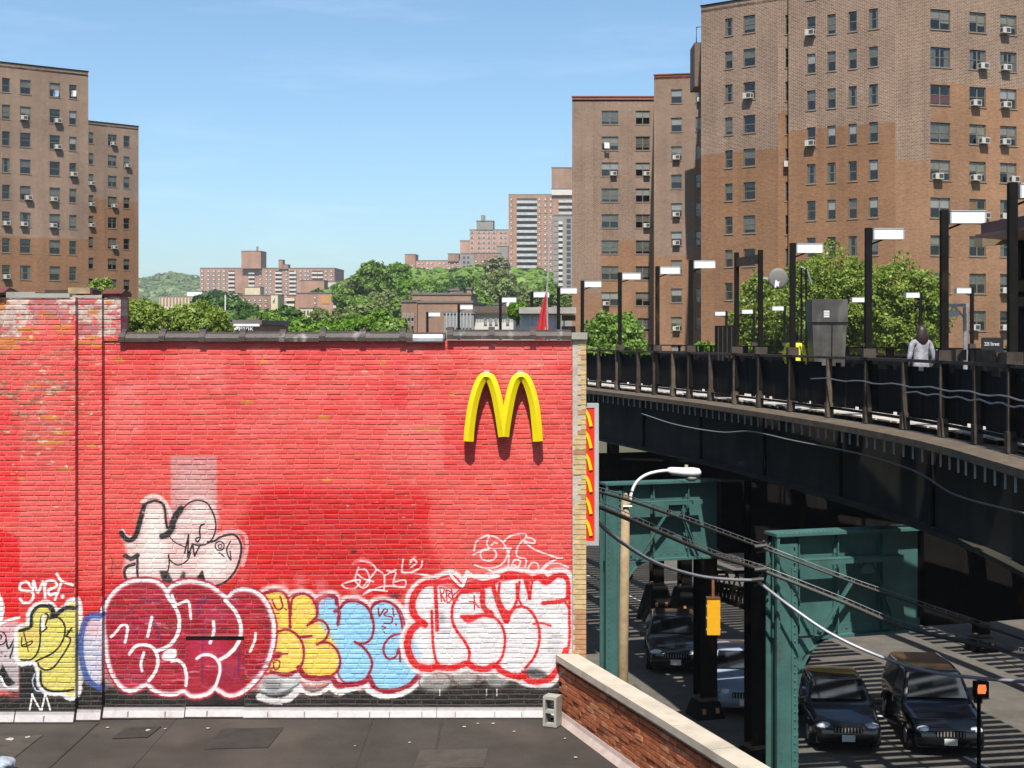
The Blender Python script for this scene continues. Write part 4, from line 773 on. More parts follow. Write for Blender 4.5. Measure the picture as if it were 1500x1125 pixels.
# metal cabinet
p, t, n = ray_off(1211, .8); d = p.y; sc = d/F
cab = thing('metal_cabinet', 'weathered grey metal cabinet with wide upper box on the platform', 'cabinet', (P(1211, 0, d).x, d, DECKZ+.12))
z_ = lambda y: ZY(y, d)-DECKZ-.12
M['cab'] = mat('cabinet_grey', (.065, .06, .054), .5, .1, .35, 4, .1, 30, .4, stain=((.17, .16, .145), .55, .7, .6, 3))
m_ = MB(); m_.prism([(-26*sc, -.3), (26*sc, -.3), (26*sc, .3), (-26*sc, .3)], z_(472), z_(439)); m_.build('upper_box', M['cab'], cab)
m_ = MB(); a, b_ = 25*sc, 19*sc; v = [(-b_, -.22, 0), (b_, -.22, 0), (b_, .25, 0), (-b_, .25, 0), (-a, -.26, z_(472.4)), (a, -.26, z_(472.4)), (a, .28, z_(472.4)), (-a, .28, z_(472.4))]
m_.add(v, [(0, 3, 2, 1), (4, 5, 6, 7), (0, 1, 5, 4), (1, 2, 6, 5), (2, 3, 7, 6), (3, 0, 4, 7)]); m_.build('lower_box', M['cab'], cab)
m_ = MB(); m_.bar((.05, -.262, z_(475)), (.04, -.225, .1), .02, .02); m_.build('door_seam', M['black_steel'], cab)
m_ = MB()
for i in range(4): m_.box(-9*sc, -.304, z_(465-i*2.6), -1*sc, -.301, z_(463.4-i*2.6))
m_.build('label_plate', M['white'], cab)
# dark box
p, t, n = ray_off(1062, .7); d = p.y; bx_ = thing('dark_box', 'tall black ribbed box behind the railing left of the gantry', 'box', (p.x, d, DECKZ+.12)); sc = d/F
m_ = MB(); m_.box(-13*sc, -.2, 0, 13*sc, .2, ZY(484, d)-DECKZ); m_.build('shell', M['black_steel'], bx_)
for i in range(4): m_ = MB(); m_.box((-12+i*6.5)*sc, -.22, .05, (-11+i*6.5)*sc, -.201, ZY(486, d)-DECKZ); m_.build('rib', M['rust_steel'], bx_)
# thin twin pole with cable
p, t, n = ray_off(1178, 1.2); d = p.y; tp = thing('thin_pole', 'thin black twin pole in front of the leafy tree', 'pole', (P(1177, 0, d).x, d, DECKZ+.12))
for dx in (-3, 4): m_ = MB(); m_.tube([(dx*d/F, 0, 0), (dx*d/F, 0, ZY(400, d)-DECKZ)], .025, 6); m_.build('shaft', M['black_steel'], tp)
m_ = MB(); m_.tube([(-.06, 0, ZY(399, d)-DECKZ), (.08, 0, ZY(403, d)-DECKZ), (.2, .05, ZY(425, d)-DECKZ)], .02, 6); m_.build('arm', M['galv'], tp)
# camera mast at the right
d = 22.2; cm_ = thing('camera_mast', 'pale steel mast with a short arm carrying a security camera', 'mast', P(1414, 0, d)); cm_.location.z = DECKZ+.12; zz = lambda y: ZY(y, d)-DECKZ-.12
M['mast'] = mat('scuffed_mast', (.30, .31, .32), .5, .1, .5, 3)
m_ = MB(); m_.tube([(0, 0, 0), (0, 0, zz(450))], .038, 8); m_.build('shaft', M['mast'], cm_)
m_ = MB(); m_.bar((.05, 0, zz(447)), (-.33, 0, zz(447)), .06, .05); m_.bar((-.18, 0, zz(449)), (-.01, 0, zz(466)), .03, .03); m_.build('arm', M['mast'], cm_)
m_ = MB(); m_.bar((-.21, 0, zz(449)), (-.21, 0, zz(456)), .03, .03); m_.obox((-.22, 0, zz(460)), (.10, 0, .015), (0, .06, 0), (-.007, 0, .045)); m_.build('security_camera', M['grey_paint'], cm_)
# station name board
d = 24.5; sg = thing('station_sign', 'black station board reading 225 Street beside the camera mast', 'sign', P(1453.5, 0, d)); sg.location.z = DECKZ+.12; zz = lambda y: ZY(y, d)-DECKZ-.12
hw = 15.5*d/F; m_ = MB(); m_.box(-hw, -.03, zz(517), hw, .03, zz(494.5)); m_.build('board', mat('sign_black', (.012, .012, .013), .5), sg)
for dx in (-.7, .7): m_ = MB(); m_.box(hw*dx-.025, -.025, 0, hw*dx+.025, .025, zz(517.2)); m_.build('leg', M['black_steel'], sg)
cu = bpy.data.curves.new('lettering', 'FONT'); cu.body = '225 Street'; cu.size = .088; cu.extrude = .002; cu.align_x = 'CENTER'; cu.align_y = 'CENTER'; cu.materials.append(M['white'])
to = bpy.data.objects.new('lettering', cu); COL.objects.link(to); to.parent = sg; to.location = (-.02, -.034, zz(504)); to.rotation_euler = (R(90), 0, 0); to.scale = (.72, 1, 1); to_mesh_obj(to)
# canopy at the right edge
d = 19.5; ca = thing('platform_canopy', 'dark brown canopy roof edge at the right side of the photo', 'canopy', (0, 0, 0))
M['canopy'] = mat('maroon_brown_paint', (.055, .018, .015), .5, 0, .3, 3); a = P(1437, 336, d); b_ = P(1560, 300, d-2.2); c_ = b_+Vector((3.5, 1.2, 0)); e_ = a+Vector((4.6, 3.6, 0))
m_ = MB(); dz = Vector((0, 0, .17)); v = [a, b_, c_, e_]; v = [Vector(q) for q in v]; v[0].z = v[1].z = v[2].z = v[3].z = ZY(327, d); m_.add([q-dz for q in v]+v, [(0, 1, 2, 3), (7, 6, 5, 4), (0, 4, 5, 1), (1, 5, 6, 2), (2, 6, 7, 3), (3, 7, 4, 0)]); 
for o_ in [m_.build('roof', M['canopy'], ca)]: pass
m_ = MB(); m_.add([q-dz*1.25+Vector((-.12, -.1, 0)) for q in v]+[q-dz*1.02+Vector((-.12, -.1, 0)) for q in v], [(0, 1, 2, 3), (7, 6, 5, 4), (0, 4, 5, 1), (1, 5, 6, 2), (2, 6, 7, 3), (3, 7, 4, 0)]); m_.build('gutter', mat('brown_gutter', (.16, .085, .075), .5), ca)
for x, y0, y1, w_ in ((1500, 350, 640, 8),): m_ = MB(); q = P(x, y0, d+.5); m_.box(q.x-.08, q.y-.08, DECKZ, q.x+.08, q.y+.08, q.z); m_.build('column', M['black_steel'], ca)
m_ = MB(); q = P(1462, 352, d+.6); m_.obox(q, (.33, .1, .03), (-.03, .1, 0), (0, 0, .07)); m_.build('bracket', mat('tan_bracket', (.2, .15, .09), .7), ca)
for i, (y0, y1) in enumerate(((408, 430), (432, 452))):
    b1 = thing('speaker_box', '%s black equipment box under the canopy at the right edge' % ('upper' if i == 0 else 'lower'), 'box', P(1494, y1, d+.3), 0, 'equipment boxes under the canopy')
    m_ = MB(); h = (y1-y0)*d/F; m_.box(-.13, -.12, 0, .2, .12, h); m_.build('case', M['black_steel'], b1); m_ = MB(); m_.box(-.10, -.125, .03, .17, -.121, h-.03); m_.build('grille', M['rust_steel'], b1)
# junction boxes on the railing
for i, (px, w_) in enumerate(((1433, 16), (1395, 12))):
    p, t, n = rail_at(s_at_px(px), .1); m_ = MB(); m_.box(-w_*p.y/F/2*1.3, -.12, 0, w_*p.y/F/2*1.3, .1, .17)
    m_.build('junction_box', M['rust_steel'], None, loc=(p.x, p.y, TOPZ+.004), label='dark junction box on the railing %s' % ('below the station board' if i == 0 else 'at the foot of the second lamp pole'), category='box')
# platform shelter beyond the red wall
d = 47.5; sh = thing('platform_shelter', 'grey platform shelter with flat concrete roof beyond the red wall', 'shelter', P(800, 0, d)); sh.location.z = DECKZ; zz = lambda y: ZY(y, d)-DECKZ; k = d/F
m_ = MB(); m_.box(-40*k, -1.0, zz(460), 42*k, 2, zz(451)); m_.build('roof', M['concrete'], sh)
for i in range(10): m_ = MB(); m_.box((-38+i*5.9)*k, -.6, 0, (-38+i*5.9+5.6)*k, -.5, zz(460.3)); m_.build('panel', M['galv'], sh)
m_ = MB(); m_.box(22*k, -.55, 0, 42*k, -.4, zz(478)); m_.box(22*k, -.55, zz(470), 42*k, -.4, zz(462)); m_.build('beam', M['walk'], sh)
# red flag on a slanting pole
fl = thing('red_flag', 'furled red flag hanging from a slanting pole behind the wall', 'flag', P(799, 497, 24)); o = fl.location
m_ = MB(); m_.tube([Vector((.06, 0, -1.2)), P(801, 430, 24)-o, P(808, 318, 24)-o], [.02, .016, .012], 6); m_.build('pole', M['galv'], fl)
m_ = MB(); rows = []; kx = 24/F
for i, (y, xa, xb) in enumerate(((428, 799.5, 801.5), (440, 796, 802), (455, 792, 803), (470, 788.5, 804), (485, 785, 805), (500, 783, 806))):
    rows.append([P(xa+(xb-xa)*j/8, y, 24+.07*math.sin(j*1.9+i*.4)*(.3+i*.2))-o for j in range(9)])
m_.add([p for r_ in rows for p in r_], [(i*9+j, i*9+j+1, (i+1)*9+j+1, (i+1)*9+j) for i in range(5) for j in range(8)]); m_.build('cloth', mat('flag_red', (.45, .015, .02), .7, 0, .15, 6), fl, smooth=True)
m_ = MB(); m_.add([P(796, 488, 23.9)-o, P(799, 478, 23.9)-o, P(801, 490, 23.9)-o], [(0, 1, 2)]); m_.build('emblem', mat('flag_gold', (.6, .3, .03), .6), fl)
# ---------------------------------------------------------------- street below
gm = MB(); gm.box(-3000, -200, GZ-.6, 3000, 5200, GZ-.05); gm.build('ground', mat('far_ground', (.08, .085, .05), .95, 0, .3, .05), kind='structure')
SD = Vector((-math.sin(R(17)), math.cos(R(17)), 0)); SR = Vector((math.cos(R(17)), math.sin(R(17)), 0)); S0 = Vector((4.95, 24.5, 0))    # street axis going away, and across
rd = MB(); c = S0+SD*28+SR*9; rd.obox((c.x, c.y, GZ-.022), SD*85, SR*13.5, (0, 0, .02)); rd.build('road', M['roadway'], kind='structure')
c = S0+SD*28+SR*-1.3; rl = MB(); rl.obox((c.x, c.y, GZ+.003), SD*85, SR*3.2, (0, 0, .002)); rl.build('road_lane', M['asphalt'], kind='structure')  # dark sheet over the left road, railway shade put into its colour
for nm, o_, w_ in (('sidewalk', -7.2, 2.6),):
    c = S0+SD*28+SR*o_; k = MB(); k.obox((c.x, c.y, GZ+.06), SD*85, SR*w_, (0, 0, .06)); k.build('sidewalk', mat('dark_sidewalk', (.04, .037, .033), .9, 0, .25, 2), kind='structure')  # near sidewalk colour darkened to stand for the railway's shade
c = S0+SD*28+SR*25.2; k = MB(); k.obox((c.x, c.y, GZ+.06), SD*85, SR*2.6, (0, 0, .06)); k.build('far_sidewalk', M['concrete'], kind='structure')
for o_ in (3.3, 9.0):
    for i in range(16):
        c = S0+SD*(i*6-12)+SR*o_; k = MB(); k.obox((0, 0, .004), SD*1.5, SR*.06, (0, 0, .001)); k.build('lane_marking', M['white_paint'], loc=(c.x, c.y, GZ), kind='structure')
# steel bents
M['carglass'] = mat('car_glass', (.01, .012, .015), .05, 0, .05, 2, spec=.8)
BD = SR; BN = Vector((BD.y, -BD.x, 0))                      # beam direction, outward normal toward the camera
def bent(px, d, ztop, name, label, lit=True, mt='green_steel', H=2.2, beam=3.4):
    o = P(px, 0, d); o.z = GZ; t = thing(name, label, 'steel frame', o, 0, 'steel frames carrying the railway'); t.scale = (.88, .88, .88); ztop = (ztop-GZ)/.88
    Z = Vector((0, 0, 1)); m0 = M[mt]
    cw = .50
    m_ = MB(); m_.obox(BD*.25+Z*(ztop/2-.1)+BN*.16, BD*.25, BN*.015, Z*(ztop/2-.12)); m_.obox(BD*.25+Z*(ztop/2-.1)-BN*.24, BD*.25, BN*.015, Z*(ztop/2-.12)); m_.obox(BD*.12+Z*(ztop/2-.1)-BN*.04, BD*.015, BN*.19, Z*(ztop/2-.12)); m_.obox(BD*.40+Z*(ztop/2-.1)-BN*.04, BD*.015, BN*.19, Z*(ztop/2-.12)); m_.build('column', m0, t)
    m_ = MB(); m_.obox(BD*.42+Z*(ztop/2-.3)+BN*.19, BD*.07, BN*.012, Z*(ztop/2-.4)); m_.obox(BD*.03+Z*(ztop/2)+BN*.2, BD*.03, BN*.05, Z*(ztop/2-.05)); m_.build('cover_plate', m0, t)
    m_ = MB(); m_.obox(BD*(beam/2+.02)+Z*(ztop-H/2)-BN*.0, BD*(beam/2), BN*.012, Z*(H/2-.05)); m_.build('web', m0, t)
    m_ = MB(); m_.obox(BD*(beam/2)+Z*(ztop-.03), BD*(beam/2+.02), BN*.27, Z*.03); m_.build('top_flange', m0, t)
    m_ = MB(); m_.obox(BD*(beam/2+.5)+Z*(ztop-H+.03), BD*(beam/2-.45), BN*.2, Z*.03); m_.obox(BD*(beam/2+.5)+Z*(ztop-H+.16)+BN*.03, BD*(beam/2-.45), BN*.012, Z*.1); m_.build('bottom_flange', m0, t)
    m_ = MB(); m_.obox(BD*8.6+Z*(ztop-H/2)-BN*.02, BD*5.1, BN*.15, Z*(H/2-.1)); m_.build('inner_girder', M['black_steel'], t)  # rest of the green beam, coloured black to imitate its shade
    for u in (.55, 1.45, 2.5):
        m_ = MB(); m_.obox(BD*u+Z*(ztop-H/2)+BN*.045, BD*.06, BN*.03, Z*(H/2-.3)); m_.obox(BD*u+Z*(ztop-H/2)+BN*.1, BD*.012, BN*.06, Z*(H/2-.1)); m_.build('stiffener', m0, t)
    if lit:
        zb_ = ztop-.52; m_ = MB(); m_.obox(BD*1.6+Z*zb_+BN*.42, BD*1.15, BN*.11, Z*.012); m_.obox(BD*1.6+Z*(zb_-.05)+BN*.52, BD*1.15, BN*.01, Z*.05); m_.build('lateral_brace', M['rust_steel'] if 0 else m0, t)
        for a, b_ in ((1.95, .95), (2.05, 2.75)):
            m_ = MB(); m_.bar(BD*a+Z*(zb_-.05)+BN*.40, BD*b_+Z*(ztop-H+.1)+BN*.22, .09, .02, up=BN); m_.bar(BD*a+Z*(zb_-.05)+BN*.43, BD*b_+Z*(ztop-H+.1)+BN*.25, .015, .08, up=BN); m_.build('diagonal', m0, t)
        m_ = MB(); m_.plate([(1.75, zb_-.02), (2.25, zb_-.02), (2.15, zb_-.35), (1.85, zb_-.35)], BN*.4, BD, Z, BN, .012); m_.build('gusset', m0, t)
    # curved knee bracket with hole
    poly = [(.5, ztop-H), (1.35, ztop-H)]+[(1.35-.83*math.sin(a), ztop-H-1.25+1.25*math.cos(a)) for a in np.linspace(0.15, PI/2, 9)]+[(.5, ztop-H-1.9)]
    m_ = MB(); m_.plate(poly, BN*.02, BD, Z, BN, .02); m_.build('knee_plate', m0, t)
    pts = [BD*(1.35-.83*math.sin(a))+Z*(ztop-H-1.25+1.25*math.cos(a))+BN*.03 for a in np.linspace(0.0, PI/2, 12)]+[BD*.53+Z*(ztop-H-2.6)+BN*.03]
    m_ = MB(); m_.sweep([(-.01, -.11), (.01, -.11), (.01, .11), (-.01, .11)], pts, [(BD, BN)]*len(pts)); m_.build('knee_flange', m0, t)
    k = 10; m_ = MB(); m_.plate([(.78+.1*math.cos(6.28*j/k), ztop-H-.42+.1*math.sin(6.28*j/k)) for j in range(k)], BN*.042, BD, Z, BN, .004); m_.build('lightening_hole', M['interior'], t)
    # flared foot
    m_ = MB(); c0 = BD*.25
    v = [c0+BD*a*.36+BN*b_*.36 for a, b_ in ((-1, -1), (1, -1), (1, 1), (-1, 1))]+[c0+BD*a*.32+BN*b_*.3-BN*.04+Z*.12 for a, b_ in ((-1, -1), (1, -1), (1, 1), (-1, 1))]
    m_.add(v, [(0, 3, 2, 1), (4, 5, 6, 7), (0, 1, 5, 4), (1, 2, 6, 5), (2, 3, 7, 6), (3, 0, 4, 7)]); m_.build('foot', M['black_steel'], t)
    # rivets
    rv = MB()
    def riv(p): rv.sphere(p, .024, 6, 3)
    for i in range(int((ztop-.6)/.16)):
        z = .5+i*.16
        riv(BD*.42+Z*z+BN*.205); riv(BD*.09+Z*z+BN*.18)
        if z < ztop-H: riv(BD*.50+Z*z+BN*.175)
    for i in range(30): riv(BD*(.1+i*.108)+Z*(ztop+.003)+BN*.2)
    for i in range(13): riv(BD*(.6+i*.22)+Z*(ztop-H+.17)+BN*.045)
    for u in (.52, .60, 1.43, 1.5, 2.46, 2.55):
        for i in range(11): riv(BD*u+Z*(ztop-.3-i*.16)+BN*.078)
    rv.build('rivets', m0, t, kind='stuff'); return t
bent(1130, 24.5, 5.72, 'steel_bent', 'nearer green riveted steel bent with braces, right of the street lamp')
bent(883, 33, 5.72, 'steel_bent', 'farther green riveted steel bent behind the street lamp')
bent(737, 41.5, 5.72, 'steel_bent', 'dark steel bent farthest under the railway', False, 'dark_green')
# inner columns standing in the shade
def column(px, d, label, w_=.42, z1=7.0, ft=(.42, .45)):
    p = P(px, 0, d); t = thing('steel_column', label, 'column', (p.x, p.y, GZ), R(17), 'inner columns under the railway')
    m_ = MB(); h = w_/2; m_.box(-h, -h, .5, h, -h+.03, z1); m_.box(-h, h-.03, .5, h, h, z1); m_.box(-.02, -h+.03, .5, .02, h-.03, z1); m_.build('shaft', M['black_steel'], t)
    m_ = MB(); a, b_ = ft[0], .3; fh = ft[1]; v = [(-a, -a, 0), (a, -a, 0), (a, a, 0), (-a, a, 0), (-b_, -b_, fh), (b_, -b_, fh), (b_, b_, fh), (-b_, b_, fh)]
    m_.add(v, [(0, 3, 2, 1), (4, 5, 6, 7), (0, 1, 5, 4), (1, 2, 6, 5), (2, 3, 7, 6), (3, 0, 4, 7)]); m_.build('foot', M['black_steel'], t)
    for x in (-.2, .2): m_ = MB(); m_.obox((x, -(a+b_)/2-.01, fh/2), (.05, 0, 0), (0, .02, .07), (0, -.012, .004)); m_.build('reflector', mat('amber_reflector%d' % len(bpy.data.materials), (.5, .22, .08), .5), t)
    m_ = MB(); m_.box(-h-.01, -h-.012, fh+.02, h+.01, h, fh+.12); m_.build('band', M['walk'], t); return t
column(1107, 33.5, 'black steel column just left of the nearer green bent'); column(1033, 38, 'black steel column behind the hanging yellow signal', .5); column(962, 51, 'black flared column seen under the farther green bent', ft=(.6, 1.3)); column(1003, 50.5, 'second black flared column under the farther green bent, right of the first', ft=(.6, 1.3)); column(1437, 46, 'black column beside the sunlit road at right'); column(898, 60, 'thin distant black column under the railway')
# lattice girder of the far side
lg = thing('lattice_girder', 'black lattice girder under the railway in front of sunlit road', 'girder'); a = P(1040, 905-5, 43); b_ = P(1110, 905+25, 39)
A = P(1035, 838, 44); B = P(1110, 838, 43); m_ = MB(); m_.bar(A, B, .12, .1); A2 = P(1035, 862, 44); B2 = P(1110, 874, 43); m_.bar(A2, B2, .12, .12); A3 = P(1030, 868, 42); B3 = P(1112, 896, 40); m_.bar(A3, B3, .12, .14); A4 = P(1030, 851, 42); B4 = P(1112, 868, 40); m_.bar(A4, B4, .12, .12); m_.build('chord', M['black_steel'], lg)
for (p0, p1, q0, q1, n_) in ((A, B, A2, B2, 5), (A4, B4, A3, B3, 14)):
    for i in range(n_):
        m_ = MB(); m_.bar(p0.lerp(p1, i/n_), q0.lerp(q1, (i+.5)/n_), .05, .05); m_.bar(q0.lerp(q1, (i+.5)/n_), p0.lerp(p1, (i+1)/n_), .05, .05); m_.build('lacing', M['black_steel'], lg)
# street lamp
d = 27; o = P(913, 0, d); o.z = GZ+.12; sl_ = thing('street_lamp', 'street lamp with curved arm and white head on a weathered tan pole', 'street lamp', o); zz = lambda y: ZY(y, d)-GZ-.12; xx = lambda x: (x-913)*d/F
m_ = MB(); m_.tube([(xx(911), 0, 0), (xx(913), 0, zz(960)), (xx(916.5), 0, zz(730))], [.12, .10, .085], 10); m_.tube([(xx(916.5), 0, zz(730)), (xx(916.7), 0, zz(722))], [.085, .02], 10); m_.build('pole', M['tan_pole'], sl_, smooth=True)
q = catmull([(923, 738), (925, 722), (933, 706), (946, 696), (963, 691), (982, 689)], False, 5); m_ = MB(); m_.tube([(xx(x), 0, zz(y)) for x, y in q], .032, 8); m_.build('arm', M['white_paint'], sl_, smooth=True)
m_ = MB(); k = 10; secs = [(978, 689, .05, .05), (984, 690, .09, .08), (1000, 691.5, .13, .09), (1015, 692, .15, .10), (1024, 692, .12, .08), (1027, 692.5, .04, .03)]; v = []; f = []
for x, y, a, b_ in secs: v += [(xx(x), a*math.cos(2*PI*j/k), zz(y)+b_*math.sin(2*PI*j/k)) for j in range(k)]
for i in range(len(secs)-1):
    for j in range(k): f.append((i*k+j, i*k+(j+1) % k, (i+1)*k+(j+1) % k, (i+1)*k+j))
f += [tuple(range(k)), tuple(range((len(secs)-1)*k, len(secs)*k))]; m_.add(v, f); m_.build('lamp_head', M['white_paint'], sl_, smooth=True)
m_ = MB(); m_.sphere((xx(1013), 0, zz(699)), .14, 10, 6, sc=(1, .8, .6)); m_.build('lens', mat('frosted_lens', (.35, .35, .33), .2), sl_, smooth=True)
m_ = MB(); m_.tube([(xx(1005.5), 0, zz(686)), (xx(1005.5), 0, zz(681))], .035, 8); m_.build('photocell', M['limestone'], sl_)
for y in (741,): m_ = MB(); m_.tube([(xx(912), -.1, zz(y)), (xx(925), -.1, zz(y))], .02, 6); m_.build('clamp', M['galv'], sl_)
# yellow traffic signal seen from behind
d = 28; o = P(1044.5, 929, d); ts = thing('traffic_signal', 'yellow traffic signal hanging in the sun, seen from behind', 'traffic signal', o); k_ = d/F
m_ = MB(); m_.box(-9.5*k_, -.09, 0, 9.5*k_, .09, 52*k_); m_.build('housing', M['yellowsig'], ts)
m_ = MB(); m_.box(-10*k_, -.1, 52*k_+.002, 10*k_, .1, 52*k_+.03); m_.build('cap', mat('brown_cap', (.12, .05, .02), .6), ts)
m_ = MB(); m_.tube([(0, 0, 52*k_), (0, 0, 84*k_)], .03, 8); m_.build('hanger', mat('rusty_hanger', (.28, .10, .03), .7), ts)
for i in range(3): m_ = MB(); m_.tube([(0, .09, (9+17*i)*k_), (0, .26, (8+17*i)*k_)], .11, 10); m_.build('visor', M['black_steel'], ts)
for s_ in (-1, 1):
    for i in range(3): m_ = MB(); m_.box(s_*9.6*k_-.012, -.04, (6+17*i)*k_, s_*9.6*k_+.012, -.01, (9+17*i)*k_); m_.build('latch', M['limestone'], ts)
m_ = MB(); a = Vector((0, 0, 84*k_)); m_.bar(a+Vector((-.2, .05, 0)), a+Vector((.25, .05, 0)), .05, .05); m_.build('bracket', M['black_steel'], ts)
# pedestrian signal with orange light
o = P(1438, 1022, 33); ps = thing('pedestrian_signal', 'dark pedestrian signal showing a glowing orange hand light', 'signal', o)
m_ = MB(); m_.box(-.17, -.02, 0, .17, .15, .38); m_.build('housing', M['black_steel'], ps)
m_ = MB(); m_.plate([(-.10, -.1), (.08, -.1), (.11, .0), (.09, .12), (-.09, .12), (-.11, 0)], (0, -.028, .2), (1, 0, 0), (0, 0, 1), (0, 1, 0), .006); m_.build('hand_symbol', emitmat('orange_light', (.9, .22, .06), .55), ps)
m_ = MB(); m_.tube([(0, .2, GZ-o.z), (0, .2, .4)], .05, 8); m_.build('post', M['black_steel'], ps)
# cables
def cable(name, pts, r, label, mt, lash=None, sag=0):
    t = thing(name, label, 'cable', P(*pts[0])); o = t.location.copy(); q = [P(*p) for p in pts]; path = [Vector(v) for v in catmull([tuple(p) for p in q], False, 10)]
    m_ = MB(); m_.tube([p-o for p in path], r, 6); m_.build('strand', mt, t, smooth=True)
    if lash:
        m_ = MB(); m_.tube([p-o+Vector((0, 0, lash)) for p in path], .008, 5); m_.build('messenger_wire', M['cablegrey'], t)
        m_ = MB(); acc = 0
        for a, b_ in zip(path[:-1], path[1:]):
            L = (b_-a).length; n_ = max(1, int(L/.42))
            for i in range(n_): p = a.lerp(b_, i/n_)-o; m_.bar(p-Vector((0, 0, r)), p+Vector((0, 0, lash)), .009, .009)
        m_.build('hangers', M['cablegrey'], t, kind='stuff')
    return t
M['cablegrey'] = mat('grey_cable', (.17, .165, .16), .5, 0, .2, 5); M['pipegrey'] = mat('grey_pipe', (.34, .34, .38), .35, .2, .15, 4); M['cabledark'] = mat('dark_cable', (.05, .047, .043), .6, 0, .3, 5)
cable('cable_bundle', [(868, 718, 19.5), (930, 736, 21), (1010, 764, 22.6), (1112, 801, 24.2), (1230, 846, 23.6), (1340, 884, 22.8), (1510, 940, 21.5)], .022, 'upper lashed cable bundle crossing in front of the green bents', M['cabledark'], .065)
cable('cable_bundle', [(868, 738, 19.5), (960, 777, 21.8), (1050, 815, 23.4), (1112, 834, 24.2), (1230, 880, 23.6), (1330, 920, 22.8), (1470, 952, 21.7), (1520, 960, 21.3)], .036, 'lower thicker lashed cable bundle crossing in front of the green bents', M['cabledark'], .085)
cable('service_pipe', [(862, 752, 19.5), (905, 790, 20.6), (960, 824, 21.8), (1020, 843, 23), (1070, 849, 23.7), (1108, 850, 24.2)], .03, 'smooth grey cable sagging from the red building to the nearer bent', M['pipegrey'])
cable('service_pipe', [(1108, 850, 24.2), (1160, 890, 24), (1220, 930, 23.6), (1290, 962, 23.2), (1360, 983, 22.7), (1430, 993, 22.2), (1520, 1000, 21.5)], .03, 'smooth grey cable sagging rightward from the nearer bent over the cars', M['pipegrey'])
cable('loose_wire', [(940, 606, 36), (990, 622, 33), (1055, 633, 31), (1100, 632, 29.5), (1160, 645, 27), (1260, 665, 24), (1340, 690, 22), (1400, 725, 20.5), (1500, 752, 18)], .016, 'thin loose wire draped along the dark girder', M['cablegrey'])
for i, (x, y) in enumerate(((1113, 800), (1113, 834), (1108, 849))):
    k = thing('cable_clamp', '%s clamp holding cables to the nearer green bent' % ('top', 'middle', 'lowest')[0 if i == 0 else i], 'clamp', P(x, y, 24.15), 0, 'clamps on the nearer bent'); m_ = MB()
    for a in range(5): m_.bar((rnd.uniform(-.15, .1), 0, rnd.uniform(-.12, .12)), (rnd.uniform(.1, .25), .2, rnd.uniform(-.12, .12)), .025, .025)
    m_.tube([(-.1, -.05, 0), (.12, -.05, .02)], .035, 8); m_.build('fitting', M['cabledark'], k)
# low shop rows added to block sky light from under the railway
sb = thing('shop_row', 'dark low shop row across the street behind the railway', 'building'); c = S0+SD*2+SR*34; m_ = MB(); m_.obox((c.x, c.y, 3.45), SD*38, SR*6, (0, 0, 4.75)); m_.build('wall', mat('dark_shop_brick', (.07, .045, .035), .9, 0, .3, 1), sb)
m_ = MB(); m_.obox((c.x, c.y, 8.3), SD*38.2, SR*6.2, (0, 0, .09)); m_.build('roof', M['asphalt'], sb)
for i in range(12):
    q = S0+SD*(-32+i*6)+SR*27.96; m_ = MB(); m_.obox((q.x, q.y, GZ+1.6), SD*2.3, SR*.03, (0, 0, 1.2)); m_.build('shop_window', M['carglass'], sb)
sb = thing('shop_row', 'dark brick shop row beyond the red building, across from the railway columns', 'building'); c = S0+SD*42+SR*-15; m_ = MB(); m_.obox((c.x, c.y, 3.4), SD*26, SR*4.5, (0, 0, 4.7)); m_.build('wall', bpy.data.materials['dark_shop_brick'], sb)
m_ = MB(); m_.obox((c.x, c.y, 8.2), SD*26.2, SR*4.7, (0, 0, .08)); m_.build('roof', M['asphalt'], sb)
